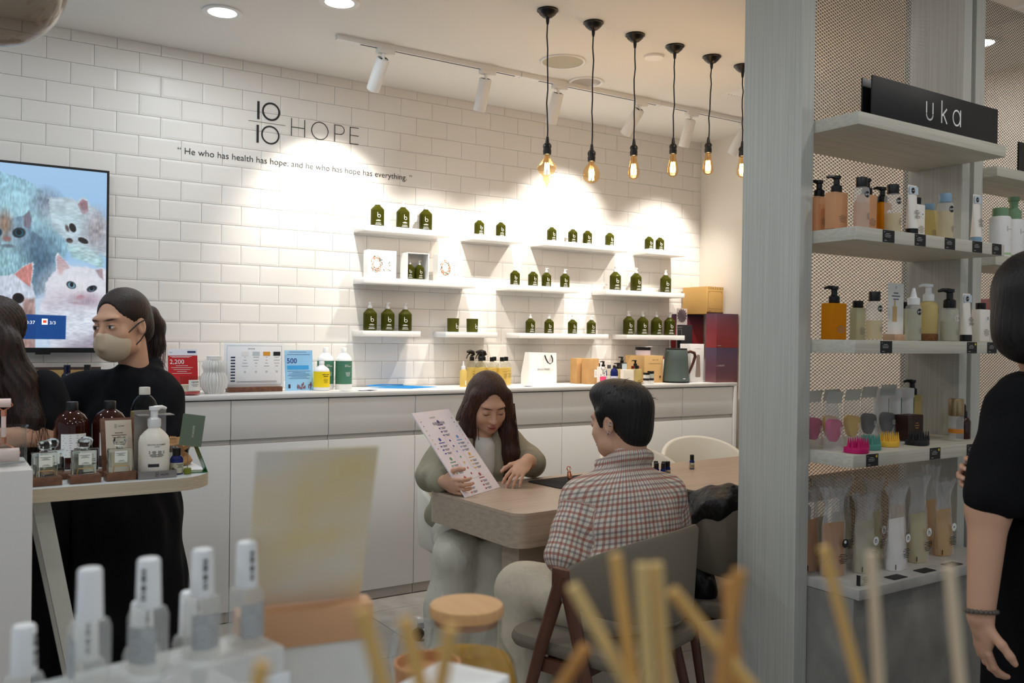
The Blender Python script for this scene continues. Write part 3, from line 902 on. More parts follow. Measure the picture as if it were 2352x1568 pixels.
strip(MB(), 0.016, 0.027, 0.012, 0.032, -0.0011).part('phone_picture', mat('phone_print', (40, 46, 70), 0.5), t)

def round_bottle(name, label, loc, prof, m, cap=None, capm=None, rz=0.0, group=None, band=None, bandm=None, cat='bottle'):
    t = thing(name, label, cat, loc, rz, group)
    MB().lathe(prof, 28).part('body', m, t)
    if cap:
        MB().lathe(cap, 22).part('cap', capm, t)
    if band:
        r, z0, z1 = band
        MB().lathe([(r, z0), (r, z1)], 28, cap=False).part('label', bandm, t)
    return t
M_GREENL = mat('label_green', (66, 120, 98), 0.55)
GP = [(0.041, 0), (0.0435, 0.004), (0.0435, 0.150), (0.040, 0.165), (0.026, 0.182), (0.0135, 0.192), (0.0135, 0.198)]
GC = [(0.0145, 0.192), (0.0145, 0.218), (0.013, 0.220), (0, 0.220)]
for x, y, lab in ((1.752, 4.47, 'white bottle with green label half behind the yellow one'), (1.838, 4.43, 'white bottle with green label reading PLACE DES VOSGES')):
    t = round_bottle('laundry_bottle', lab, (x, y, CZ), GP, M_PUMPW, GC, M_PUMPW, 0.15, None, (0.0439, 0.028, 0.150), M_GREENL)
    m = lettering(MB(), 'PLACE\nDES VOSGES', 0.0, 0.126, width=0.036, center=True, cyl=0.0443, bold=0.006)
    small_print(m, 0.09, [1, 0.8, 0.9, 0.6], 0.03, 0.0443, gap=0.006)
    m.part('print', M_PRW, t)
    v, f = text_mesh('BOULEMENT', 1.0, 0.105, 1.0, 0.01)
    m = MB()
    cy = 0.0443
    for a, b_, c in v:
        q = 0.044 - b_
        m.v.append((cy * math.sin(q / cy), -cy * math.cos(q / cy), 0.036 + a))
    m.f = list(f)
    m.part('side_print', M_PRW, t)
t = round_bottle('laundry_bottle', 'short white bottle with bright yellow label beside the green ones', (1.693, 4.372, CZ), [(0.038, 0), (0.0415, 0.004), (0.0415, 0.098), (0.036, 0.112), (0.014, 0.128), (0.0125, 0.134)], M_PUMPW, [(0.0135, 0.129), (0.0135, 0.148), (0.012, 0.150), (0, 0.150)], M_PUMPW, 0.2, None, (0.0419, 0.018, 0.098), mat('label_yellow', (246, 216, 20), 0.5))
m = small_print(MB(), 0.084, [1, 0.7], 0.04, 0.0423, h=0.004, gap=0.009)
small_print(m, 0.06, [0.8, 0.9, 0.6, 0.8], 0.03, 0.0423, gap=0.006)
m.part('print', mat('olive_print', (90, 88, 20), 0.6), t)

t = thing('document_folder', 'translucent blue plastic folder lying on the counter', 'folder', (2.02, 4.31, CZ), 0.15)
MB().poly([(0.0, 0.17, 0.012), (0.29, 0.25, 0.004), (0.40, 0.06, 0.001), (0.17, 0.0, 0.001)]).part('sheet', glassmat('blue_film', (90, 180, 235), 0.3, 0.25), t)
MB().tube([(0.0, 0.17, 0.012), (0.17, 0.0, 0.002)], 0.0025, 6).tube([(0.0, 0.17, 0.012), (0.12, 0.203, 0.014), (0.29, 0.25, 0.006)], 0.003, 6).part('edge_fold', mat('blue_edge', (20, 140, 214), 0.3), t)
cd = 'loose cards on the counter'
for x, y, rz, c1 in ((1.80, 4.30, 0.3, (226, 230, 240)), (1.885, 4.27, -0.2, (120, 128, 150)), (1.93, 4.285, 0.5, (60, 66, 86)), (2.93, 4.30, 0.1, (70, 76, 96))):
    o = MB().box(-0.03, 0.03, -0.02, 0.02, 0, 0.0006).part('loose_card', mat('card_%d' % c1[0], c1, 0.5))
    o.location = (x, y, CZ + 0.0004 + 0.0008 * (x > 1.9))
    o.rotation_euler = (0, R(2), rz)
    tag(o, {226: 'pale loose card lying in front of the green-labelled bottles', 120: 'grey loose card lying between the bottles and the blue folder', 60: 'dark loose card lying near the blue folder', 70: 'dark loose card lying left of the carrier bag'}[c1[0]], 'card', cd)

# spray bottles behind the seated person's head
M_LEMON = glassmat('lemon_liquid', (252, 232, 150), 0.1, 0.45)
BP = [(0.030, 0), (0.0325, 0.004), (0.0325, 0.108), (0.028, 0.126), (0.012, 0.142), (0.011, 0.15)]
def clear_bottle(label, loc, rz, trigger, group):
    t = thing('spray_bottle' if trigger else 'refill_bottle', label, 'bottle', loc, rz, group)
    MB().lathe(BP, 24).part('body', M_CLEAR, t)
    MB().lathe([(0.029, 0.004), (0.031, 0.006), (0.031, 0.106), (0.0, 0.107)], 24).part('liquid', M_LEMON, t)
    m = lettering(MB(), 'BONDI WASH', 0, 0.083, width=0.036, center=True, cyl=0.0328)
    small_print(m, 0.07, [1, 0.6, 0.9, 0.8], 0.034, 0.0328, gap=0.007)
    m.part('print', M_PRK, t)
    if trigger:
        MB().lathe([(0.0135, 0.146), (0.0135, 0.166), (0.009, 0.170), (0.008, 0.18)], 18).part('collar', M_BLACK, t)
        s = MB().tube([(0.014, 0, 0.178), (0.006, 0, 0.193), (-0.012, 0, 0.199), (-0.034, 0, 0.197)], [0.009, 0.0125, 0.0115, 0.007], 10)
        s = s.part('spray_head', M_BLACK, t)
        MB().tube([(-0.016, 0, 0.188), (-0.03, 0, 0.178), (-0.04, 0, 0.158)], [0.005, 0.004, 0.003], 7).part('trigger', M_BLACK, s)
    else:
        MB().lathe([(0.013, 0.144), (0.013, 0.168), (0, 0.169)], 20).part('cap', M_BLACK, t)
    return t
sp = 'yellow cleaning sprays behind the seated person'
s0 = clear_bottle('clear bottle of yellow liquid with black trigger spray head', (2.655, 4.48, CZ), 0.1, True, sp)
dup(s0, (2.665, 4.40, CZ), 0.25)
dup(s0, (2.728, 4.47, CZ), 0.0)
dup(s0, (2.757, 4.55, CZ), 1.1)
c0 = clear_bottle('clear bottle of yellow liquid with plain black cap', (2.728, 4.375, CZ), 0.3, False, 'capped yellow bottles behind the seated person')
dup(c0, (2.80, 4.38, CZ), 0.2)
dup(c0, (2.815, 4.49, CZ), 0.4)
dup(c0, (2.88, 4.46, CZ), 0.3)
t = round_bottle('squeeze_bottle', 'slim yellow bottle with white pointed nozzle beside the sprays', (2.555, 4.405, CZ), [(0.018, 0), (0.020, 0.003), (0.020, 0.088), (0.012, 0.098), (0.010, 0.102)], M_LEMON, [(0.012, 0.098), (0.012, 0.116), (0.006, 0.118), (0.0025, 0.146), (0, 0.146)], M_PUMPW)
m = strip(MB(), 0.002, 0.010, 0.01, 0.035, 0, 0.0204, 3).part('label', M_PAPER, t)

# paper carrier bag
t = thing('carrier_bag', 'white paper carrier bag reading BONDI WASH with black ribbon handle', 'bag', (3.035, 4.44, CZ), 0)
MB().loft([[(0, 0, 0), (0.205, 0, 0), (0.205, 0.09, 0), (0, 0.09, 0)], [(0.0, 0, 0.06), (0.205, 0, 0.06), (0.205, 0.09, 0.06), (0.0, 0.09, 0.06)], [(0.002, 0.006, 0.196), (0.203, 0.004, 0.192), (0.203, 0.05, 0.192), (0.002, 0.052, 0.196)]], True, True, False).part('paper', M_PAPER, t, 15)
m = lettering(MB(), 'BONDI WASH', 0.105, 0.087, width=0.088, center=True, y=-0.0015)
m.v = [(x, y + (z - 0.06) / 0.136 * 0.004 - 0.001, z) for x, y, z in m.v]
m.part('print', M_PRK, t)
MB().tube([(0.112, -0.001, 0.178), (0.116, -0.009, 0.155), (0.128, -0.013, 0.133), (0.145, -0.014, 0.125), (0.163, -0.012, 0.137), (0.166, -0.007, 0.158), (0.160, -0.001, 0.178)], 0.0065, 8, flat=0.25).part('ribbon_handle', M_BLACK, t)

def carton(name, label, loc, w, d, h, m, rz=0.0, cat='box', group=None):
    t = thing(name, label, cat, loc, rz, group)
    MB().rbox(0, w, 0, d, 0, h, 0.001, 0.0006, 1).part('carton', m, t)
    return t
t = carton('kraft_box', 'kraft cardboard box with small white label beside the carrier bag', (3.425, 4.36, CZ), 0.083, 0.07, 0.158, M_KRAFT)
strip(MB(), 0.046, 0.070, 0.042, 0.090, -0.0004).part('label', M_PAPER, t)
small_print(MB(), 0.08, [1, 0.7, 0.9, 0.6], 0.018, None, -0.0007, x=0.058, gap=0.008).part('print', mat('red_print', (170, 60, 60), 0.6), t)
t = carton('kraft_box', 'plain kraft cardboard box squeezed behind the labelled one', (3.395, 4.44, CZ), 0.078, 0.07, 0.158, M_KRAFT)
t = carton('flower_carton', 'small carton, floral print above a bright pink base', (3.492, 4.33, CZ), 0.05, 0.04, 0.108, mat('carton_floral', (238, 236, 230), 0.6))
strip(MB(), 0.0, 0.05, 0.0, 0.048, -0.0004).part('pink_band', mat('hot_pink', (236, 70, 120), 0.5), t)
for k, c1 in enumerate(((200, 60, 70), (70, 90, 170), (60, 130, 90))):
    rnd = random.Random(k)
    m = MB()
    for i in range(9):
        x, z = rnd.uniform(0.004, 0.046), rnd.uniform(0.055, 0.104)
        ringstrip(m, x, z, 0.003, 0.0029, -0.0006 - 0.0001 * k, None, 6)
    m.part('flower_print', mat('flower%d' % k, c1, 0.6), t)
M_COBALT = mat('cobalt_glass', (16, 34, 110), 0.1, trans=0.25)
bl = [(0.022, 0), (0.024, 0.003), (0.024, 0.076), (0.020, 0.09), (0.009, 0.1), (0.008, 0.106)]
for x, y, pm, lab in ((3.575, 4.40, True, 'cobalt blue bottle with black pump behind the pink carton'), (3.603, 4.325, False, 'cobalt blue bottle with pale label beside the soap carton')):
    t = round_bottle('blue_bottle', lab, (x, y, CZ), bl, M_COBALT, None if pm else [(0.0095, 0.1), (0.0095, 0.117), (0, 0.118)], M_BLACK, 0, None, (0.0244, 0.012, 0.05), mat('label_lilac', (204, 204, 226), 0.6))
    if pm:
        pump(t, 0.104, 0.85, M_BLACK, 3.0)
t = round_bottle('navy_cap_bottle', 'squat bottle with navy cap behind the floral carton', (3.53, 4.40, CZ), [(0.018, 0), (0.02, 0.1), (0.012, 0.11)], M_COBALT, [(0.0145, 0.104), (0.0145, 0.128), (0, 0.129)], mat('navy_cap', (16, 26, 78), 0.4))
M_PALEY = glassmat('pale_yellow_bottle', (236, 222, 160), 0.15, 0.5)
def square_bottle(label, loc, w, h, m, headm, head='pump', rz=0.0, group=None, d=None, name='square_bottle', neck=0.010):
    t = thing(name, label, 'bottle', loc, rz, group)
    d = d or w
    MB().prism(rrect(-w / 2, w / 2, -d / 2, d / 2, min(w, d) * 0.16, 4), 0, h, min(w, d) * 0.05).part('body', m, t)
    if head == 'pump':
        pump(t, h, neck / 0.0115, headm, rz + 2.9)
    elif head == 'cap':
        MB().lathe([(neck * 1.1, h), (neck * 1.2, h + 0.002), (neck * 1.2, h + 0.022), (0, h + 0.023)], 20).part('cap', headm, t)
    return t
square_bottle('pale yellow square bottle with black flip pump behind the soap carton', (3.668, 4.37, CZ), 0.046, 0.092, M_PALEY, M_BLACK, 'pump')
t = square_bottle('tall dark bottle with light blue label and black pump', (3.745, 4.42, CZ), 0.05, 0.13, mat('dark_glass', (38, 36, 34), 0.12), M_BLACK, 'pump')
strip(MB(), -0.02, 0.02, 0.02, 0.125, -0.0258).part('label', mat('label_iceblue', (206, 224, 234), 0.6), t)
square_bottle('dark red bottle with black pump near the kraft gift box', (3.815, 4.37, CZ), 0.04, 0.11, mat('dark_red_glass', (110, 26, 24), 0.15), M_BLACK, 'pump')
square_bottle('pale yellow square bottle with black cap beside the small jars', (3.765, 4.30, CZ), 0.052, 0.094, M_PALEY, M_BLACK, 'cap')
carton('soap_carton', 'plain cream soap carton among the small bottles', (3.615, 4.25, CZ), 0.085, 0.03, 0.092, mat('cream_carton', (244, 236, 222), 0.6))
square_bottle('narrow clear bottle with grey cap left of the soap carton', (3.622, 4.40, CZ), 0.036, 0.095, M_CLEAR, mat('grey_cap', (96, 96, 98), 0.5), 'cap')
JR = 'little cream jars with black lids'
def jar(label, loc, r, h, group=None, bodym=None):
    t = thing('cosmetic_jar', label, 'jar', loc, 0, group)
    MB().lathe([(r * 0.96, 0), (r, 0.002), (r, h * 0.62), (r * 0.97, h * 0.63)], 24).part('body', bodym or M_PAPER, t)
    MB().lathe([(r, h * 0.63), (r * 1.02, h * 0.65), (r * 1.02, h * 0.98), (r * 0.98, h), (0, h)], 24).part('lid', M_BLACK, t)
    return t
j0 = jar('small white jar with black lid at the bottom of the jar stacks', (3.80, 4.245, CZ), 0.021, 0.036, JR)
dup(j0, (3.80, 4.245, CZ + 0.0365), None, 'small white jar with black lid, upper one of the two-high stack')
dup(j0, (3.845, 4.255, CZ), None, 'small white jar with black lid under the paler jar')
jar('small pale green jar with black lid on the second stack', (3.845, 4.255, CZ + 0.0365), 0.021, 0.045, JR, mat('pale_green_jar', (214, 222, 206), 0.4))
t = carton('kraft_gift_box', 'kraft gift box reading SONI OM with a jar on top', (3.884, 4.36, CZ), 0.163, 0.19, 0.176, mat('kraft_light', (216, 176, 118), 0.7), 0.0)
m = lettering(MB(), 'SONI · OM', 0.095, 0.145, width=0.05, center=True, y=-0.0005)
small_print(m, 0.125, [1], 0.1, None, -0.0005, x=0.09)
strip(m, 0.13, 0.145, 0.03, 0.045, -0.0005)
lettering(m, 'M I E J', 0.1375, 0.018, width=0.02, center=True, y=-0.0005)
m.part('print', mat('brown_print', (96, 66, 36), 0.6), t)
t = jar('wide jar of pale lilac cream with black lid on the kraft gift box', (3.95, 4.45, CZ + 0.1766), 0.050, 0.055, None, mat('lilac_jar', (206, 198, 212), 0.35))
o = MB().box(-0.05, 0.05, -0.008, 0.008, 0, 0.0012).part('white_spatula', M_PUMPW)
o.location = (3.98, 4.44, CZ + 0.1766 + 0.0556)
o.rotation_euler = (0, R(-4), 0.2)
tag(o, 'white spatula lying across the lilac jar lid', 'spatula')
t = carton('white_cap_carton', 'slim white carton with purple top between gift box and kettle', (4.125, 4.46, CZ), 0.03, 0.04, 0.15, M_PAPER)
MB().box(0.002, 0.026, 0.004, 0.034, 0.1505, 0.168).part('purple_cap', mat('plum_cap', (130, 30, 90), 0.4), t)

# kettle
t = thing('electric_kettle', 'matt grey-green electric kettle with brown curved handle', 'kettle', (4.14, 4.335, CZ))
M_KET = mat('kettle_green', (82, 96, 92), 0.45)
MB().lathe([(0.0, 0.0068), (0.084, 0.0068), (0.0885, 0.01), (0.0885, 0.02), (0.086, 0.03), (0.078, 0.15), (0.074, 0.212), (0.072, 0.216), (0.0, 0.219)], 36).part('body', M_KET, t)
MB().lathe([(0.086, 0), (0.09, 0.002), (0.09, 0.006), (0.08, 0.0065)], 32).part('power_base', M_BLACK, t)
MB().lathe([(0.071, 0.2165), (0.071, 0.224), (0.068, 0.226), (0, 0.227)], 30).part('lid', M_BLACKM, t)
MB().loft([[(-0.066, -0.012, 0.196), (-0.066, 0.012, 0.196), (-0.074, 0.006, 0.214), (-0.074, -0.006, 0.214)], [(-0.088, -0.009, 0.212), (-0.088, 0.009, 0.212), (-0.09, 0.004, 0.219), (-0.09, -0.004, 0.219)]]).part('spout', M_KET, t)
MB().tube([(0.07, -0.012, 0.195), (0.105, -0.022, 0.205), (0.135, -0.03, 0.196), (0.142, -0.032, 0.172), (0.128, -0.028, 0.13), (0.104, -0.022, 0.075), (0.096, -0.02, 0.055)], [0.009, 0.0095, 0.0105, 0.0105, 0.009, 0.0075, 0.005], 10).part('handle', mat('handle_brown', (78, 44, 34), 0.35), t)
m = MB()
strip(m, -0.022, -0.001, 0.026, 0.031, -0.0895)
m.part('logo_print', M_PRW, t)

# boxes in the corner
t = carton('product_carton', 'white carton printed with a tall beige cylinder, behind the kettle', (4.272, 4.337, CZ), 0.125, 0.1, 0.256, M_PAPER)
MB().poly([(0.051, -0.0005, 0.032), (0.091, -0.0005, 0.032), (0.095, -0.0005, 0.04), (0.087, -0.0005, 0.176), (0.082, -0.0005, 0.183), (0.062, -0.0005, 0.183), (0.057, -0.0005, 0.176), (0.047, -0.0005, 0.04)]).part('picture', mat('beige_print', (150, 134, 122), 0.6), t)
small_print(MB(), 0.225, [1], 0.05, None, -0.0005, x=0.07).part('print', mat('faint_print', (206, 200, 194), 0.6), t)
M_PURP = mat('plum_gradient_a', (94, 52, 66), 0.5)
def gradient_box(label, loc, w, d, h, top, bottom, side):
    t = thing('plum_gift_box', label, 'box', loc)
    m = bpy.data.materials.new('plum_gradient')
    m.use_nodes = True
    nt = m.node_tree
    tc = nt.nodes.new('ShaderNodeTexCoord')
    sp_ = nt.nodes.new('ShaderNodeSeparateXYZ')
    rp = nt.nodes.new('ShaderNodeValToRGB')
    nt.links.new(tc.outputs['Generated'], sp_.inputs[0])
    nt.links.new(sp_.outputs['Z'], rp.inputs[0])
    rp.color_ramp.elements[0].color = lin(bottom) + (1,)
    rp.color_ramp.elements[1].color = lin(top) + (1,)
    nt.links.new(rp.outputs[0], nt.nodes['Principled BSDF'].inputs['Base Color'])
    nt.nodes['Principled BSDF'].inputs['Roughness'].default_value = 0.5
    MB().rbox(0, w, 0, d, 0, h, 0.001, 0.0006, 1).part('carton', m, t)
    return t
t = gradient_box('dark plum gift box reading LA BRUKET, lower of two by the wall', (4.378, 4.245, CZ + 0.0006), 0.205, 0.10, 0.232, (66, 52, 82), (120, 72, 78), None)
t.location = (4.398, 4.225, CZ)
lettering(MB(), 'L:A BRUKET', 0.006, 0.108, width=0.074, y=-0.0005, bold=0.01).part('print', mat('pale_print', (214, 206, 200), 0.5), t)
t = gradient_box('dark plum to red gift box, upper of two by the wall', (4.398, 4.225, CZ + 0.2326), 0.207, 0.10, 0.229, (84, 52, 70), (158, 44, 46), None)
lettering(MB(), 'L:A BRUKET', 0.006, 0.012, width=0.04, y=-0.0005).part('print', mat('pale_print', (214, 206, 200), 0.5), t)
t = gradient_box('narrow plum box with red foot standing behind the white carton', (4.345, 4.552, CZ), 0.26, 0.05, 0.461, (74, 50, 78), (60, 20, 24), None)
t.children[0].data.materials[0].node_tree.nodes['Color Ramp'].color_ramp.elements[0].position = 0.0
e = t.children[0].data.materials[0].node_tree.nodes['Color Ramp'].color_ramp.elements.new(0.6)
e.color = lin((170, 44, 52)) + (1,)
t = carton('seasons_box', 'gold gift box reading SEASONS on top of the plum boxes', (4.425, 4.30, CZ + 0.4626), 0.16, 0.235, 0.187, mat('gold_carton', (206, 164, 96), 0.5))
t.location = (4.44, 4.36, CZ + 0.4625)
m = lettering(MB(), 'S E A S O N S', 0.085, 0.168, width=0.14, center=True, y=-0.0005)
lettering(m, 'SONI', 0.01, 0.012, width=0.03, y=-0.0005)
lettering(m, 'SH', 0.135, 0.012, width=0.014, y=-0.0005)
frame_lines(m, 0.012, 0.148, 0.034, 0.156, 0.0012, -0.0005)
for x, z, c1 in ((0.02, 0.142, 'S'), (0.136, 0.142, 'S'), (0.02, 0.042, 'A'), (0.134, 0.042, 'W'), (0.078, 0.092, 'A')):
    lettering(m, c1, x, z, width=0.006, y=-0.0005)
m.part('print', mat('brown_print', (96, 66, 36)), t)
MB().box(0.001, 0.159, -0.0006, 0.001, 0.0, 0.012).part('dark_plinth', mat('dark_brown_card', (70, 40, 22), 0.6), t)
t = carton('seasons_box', 'black gift box reading SEASONS standing behind the pump bottles', (4.345, 4.495, CZ), 0.096, 0.05, 0.386, mat('black_carton', (42, 42, 44), 0.5))
m = lettering(MB(), 'SEASONS', 0.025, 0.366, width=0.042, center=True, y=-0.0005)
frame_lines(m, 0.004, 0.046, 0.19, 0.355, 0.0012, -0.0005)
m.v = [(y, 0.05 - x, z) for x, y, z in m.v]
m.part('print', mat('pale_print', (214, 206, 200)), t)
t = card('photo_card', 'leaning photo card with grey dahlia picture behind the boxes', 'card', (4.342, 4.5475, CZ), 0.10, 0.50, mat('photo_pale', (196, 186, 184), 0.5), 0)
m = MB()
for k in range(14):
    a = 2 * PI * k / 14
    m.quad((0.05, -0.001, 0.45), (0.05 + 0.04 * math.cos(a - 0.2), -0.001, 0.45 + 0.04 * math.sin(a - 0.2)), (0.05 + 0.05 * math.cos(a), -0.0012, 0.45 + 0.05 * math.sin(a)), (0.05 + 0.04 * math.cos(a + 0.2), -0.0011, 0.45 + 0.04 * math.sin(a + 0.2)))
m.part('flower_picture', mat('dahlia_print', (92, 78, 84), 0.6), t)

# left part of the counter: plaque and dark bottles
t = card('gold_plaque', 'framed gold plaque leaning on the tiles under the television', 'plaque', (0.30, 4.50, CZ), 0.37, 0.125, mat('plaque_wood', (52, 34, 26), 0.5), 7, 0.0, 0.012)
strip(MB(), 0.018, 0.33, 0.012, 0.112, -0.0006).part('gold_sheet', mat('gold_sheet', (168, 138, 84), 0.35, metal=0.3), t)
m = lettering(MB(), '1010HOPE', 0.215, 0.088, width=0.1, y=-0.001, track=1.2)
small_print(m, 0.022, [1], 0.04, None, -0.001, x=0.08)
small_print(m, 0.022, [1], 0.05, None, -0.001, x=0.165)
m.part('print', mat('bronze_print', (84, 66, 36), 0.5), t)
M_NAVYG = mat('navy_glass', (14, 16, 44), 0.12)
for x, y, lab in ((0.515, 4.40, 'dark navy bottle with pale label beside the gold plaque'), (0.60, 4.42, 'grey bottle with black cap behind the masked person')):
    t = round_bottle('dark_bottle', lab, (x, y, CZ), [(0.024, 0), (0.027, 0.003), (0.027, 0.075), (0.02, 0.095), (0.012, 0.105)], M_NAVYG if x < 0.55 else mat('grey_bottle', (150, 150, 156), 0.4), [(0.014, 0.1), (0.014, 0.137), (0, 0.138)], M_BLACK if x > 0.55 else M_NAVYG, 0.3, None, (0.0275, 0.004, 0.04), mat('label_lilac', (204, 204, 226)))
# ------------------------------------------------------------------ round-ended desk on the left
DZ = 0.95
dk = thing('service_desk', 'white-topped desk with rounded end and pale wood edge', 'desk', (0, 2.62, 0))
poly = [(-1.2, 0), (0.575, 0)] + [(0.575 + 0.13 * math.sin(R(a)), 0.13 - 0.13 * math.cos(R(a))) for a in range(10, 91, 10)] + [(0.705, 0.35)] + [(0.605 + 0.10 * math.cos(R(a)), 0.35 + 0.10 * math.sin(R(a))) for a in range(10, 91, 10)] + [(-1.2, 0.45)]
MB().prism(poly, DZ - 0.037, DZ - 0.001).part('wood_edge', mat('desk_edge', (206, 192, 168), 0.45, var=((3, 60, 220), (184, 168, 142), 0.3)), dk, 30)
MB().prism([(x * 0.999, y * 0.998 + 0.0004) for x, y in poly], DZ - 0.001, DZ).part('white_top', mat('desk_white', (226, 232, 234), 0.3), dk, 30)
for xa, xb in ((0.254, 0.425), (-0.85, -1.02)):
    for y in (0.10, 0.33):
        MB().loft([[(xa - 0.022, y - 0.02, DZ - 0.0375), (xa + 0.022, y - 0.02, DZ - 0.0375), (xa + 0.022, y + 0.02, DZ - 0.0375), (xa - 0.022, y + 0.02, DZ - 0.0375)], [(xb - 0.02, y - 0.02, 0), (xb + 0.02, y - 0.02, 0), (xb + 0.02, y + 0.02, 0), (xb - 0.02, y + 0.02, 0)]]).part('leg', mat('leg_paint', (214, 214, 202), 0.5), dk)
Z = DZ + 0.0006

# tester perfumes on walnut blocks
M_PERF = mat('perfume_glass', (240, 246, 246), 0.03, trans=1.0, ior=1.46)
M_BRASS = mat('brass', (180, 140, 80), 0.3, metal=1.0)
pg = 'square tester perfumes on the desk'
def perfume(label, loc, rz, block=True, zb=0.024):
    t = thing('perfume_bottle', label, 'perfume bottle', loc, rz, pg)
    w, h, d = 0.062, 0.064, 0.026
    MB().prism(rrect(-w / 2, w / 2, -d / 2, d / 2, 0.004, 3), 0.0, h, 0.0015).part('glass', M_PERF, t)
    MB().box(-w / 2 + 0.008, w / 2 - 0.008, -d / 2 + 0.005, d / 2 - 0.005, 0.014, h - 0.012).part('perfume', mat('perfume_liquid', (250, 246, 226), 0.05, trans=0.9, ior=1.36), t)
    MB().lathe([(0.009, h), (0.009, h + 0.006), (0.015, h + 0.01), (0.018, h + 0.022), (0.013, h + 0.031), (0, h + 0.033)], 7, cap=True).part('stopper', M_PERF, t, 10)
    strip(MB(), -0.015, 0.018, 0.026, 0.058, -d / 2 - 0.0004).part('label', mat('label_cream', (242, 244, 232), 0.6), t)
    m = small_print(MB(), 0.052, [1, 0.5, 0.8], 0.026, None, -d / 2 - 0.0007, h=0.0011, gap=0.003, x=0.001)
    small_print(m, 0.032, [0.5, 0.8], 0.024, None, -d / 2 - 0.0007, h=0.0009, gap=0.0025, x=0.003)
    m.part('print', M_PRK, t)
    return t
def block(label, loc, rz=0.0):
    t = thing('perfume_stand', label, 'stand', loc, rz, 'walnut perfume stands')
    MB().rbox(-0.039, 0.039, -0.022, 0.022, 0, 0.022, 0.002).part('wooden_block', M_WALNUT, t)
    w = MB()
    for s in (-1, 1):
        w.tube([(s * 0.021, -0.016, 0.02), (s * 0.021, -0.0175, 0.03), (s * 0.019, -0.0168, 0.0375), (s * 0.0165, -0.0165, 0.04)], 0.0011, 6)
    w.tube([(-0.0165, -0.0165, 0.04), (0.0165, -0.0165, 0.04)], 0.0011, 6)
    w.part('brass_wire', M_BRASS, t)
    return t
for x, y, la, lb in ((0.262, 2.672, 'square clear perfume bottle on the end walnut stand', 'walnut stand with brass wire, at the end beside the white plinth'), (0.358, 2.672, 'square clear perfume bottle on the middle walnut stand', 'walnut stand with brass wire, the middle of three'), (0.449, 2.674, 'square clear perfume bottle on the stand before the card frame', 'walnut stand with brass wire in front of the card frame')):
    block(lb, (x, y, Z), 0.04)
    perfume(la, (x - 0.001, y + 0.0075, Z + 0.0226), 0.04)
o = MB().rbox(-0.15, 0.15, -0.03, 0.03, 0, 0.016, 0.002).part('walnut_tray', M_WALNUT)
o.location = (0.345, 2.775, Z)
tag(o, 'long dark walnut tray behind the perfume stands', 'tray')
perfume('square clear perfume bottle on the long tray, nearer the plinth', (0.289, 2.775, Z + 0.0166), 0.0)
perfume('square clear perfume bottle on the long tray, before the amber bottles', (0.376, 2.775, Z + 0.0166), 0.05)

# card frame
t = thing('card_holder', 'walnut card frame with cream leaflet reading HOPE', 'card holder', (0.463, 2.753, Z + 0.001), 0.0)
t.rotation_euler = (R(-12), 0, 0.1)
MB().rbox(-0.047, 0.047, 0, 0.008, 0, 0.165, 0.001, 0.0006, 1).part('wooden_back', M_WALNUT, t)
MB().box(-0.035, 0.037, -0.0012, -0.0002, 0.012, 0.158).part('leaflet', mat('leaflet_cream', (228, 219, 204), 0.7, var=((16, 16, 16), (216, 200, 178), 0.35)), t)
m = lettering(MB(), 'HOPE', 0.008, 0.138, width=0.016, y=-0.0017, center=True)
ringstrip(m, -0.007, 0.1435, 0.003, 0.0007, -0.0017, None, 12)
ringstrip(m, -0.007, 0.1375, 0.003, 0.0007, -0.0017, None, 12)
small_print(m, 0.122, [0.5, 0.9, 0.75], 0.045, None, -0.0017, h=0.002, gap=0.0065, x=0.001)
m.part('print', mat('taupe_print', (96, 84, 72), 0.6), t)

# tall amber bottles, clear refill bottle
M_AMBER = mat('amber_pet', (58, 22, 12), 0.08, trans=0.25)
AB = [(0.046, 0), (0.05, 0.004), (0.05, 0.125), (0.047, 0.142), (0.036, 0.160), (0.02, 0.171), (0.0155, 0.174), (0.0155, 0.18)]
for x, y, lab in ((0.364, 2.985, 'big dark amber refill bottle behind the perfumes, beside the arm'), (0.470, 2.985, 'big dark amber refill bottle behind the card frame')):
    t = round_bottle('amber_bottle', lab, (x, y, Z), AB, M_AMBER, [(0.0175, 0.173), (0.0175, 0.196), (0.016, 0.198), (0, 0.198)], M_BLACK, 0.3)
    strip(MB(), -0.052, 0.022, 0.035, 0.105, 0, 0.0503, 12).part('label', M_PAPER, t)
    m = small_print(MB(), 0.1, [1, 0.9, 1, 0.8, 1, 0.9, 0.7, 1, 0.8], 0.062, 0.0507, gap=0.007, x=-0.015)
    m.part('print', mat('grey_print', (150, 158, 168)), t)
t = thing('refill_bottle', 'tall clear bottle of yellowish liquid with cream cap', 'bottle', (0.566, 2.96, Z))
CB = [(0.036, 0), (0.042, 0.004), (0.042, 0.155), (0.040, 0.175), (0.032, 0.198), (0.02, 0.212), (0.0145, 0.216), (0.0145, 0.224)]
MB().lathe(CB, 28).part('body', M_CLEAR, t)
MB().lathe([(0.038, 0.004), (0.0405, 0.006), (0.0405, 0.165), (0, 0.166)], 26).part('liquid', glassmat('straw_liquid', (206, 188, 142), 0.1, 0.45), t)
MB().lathe([(0.0165, 0.217), (0.0165, 0.238), (0.015, 0.24), (0, 0.24)], 22).part('cap', mat('cream_cap', (222, 216, 204), 0.5), t)
# vertical print is a row of plain bars, too small to read
m = MB()
for k in range(9):
    strip(m, 0.006, 0.011, 0.06 + k * 0.0105, 0.067 + k * 0.0105, 0, 0.0424, 2)
m.part('print', M_PRK, t)

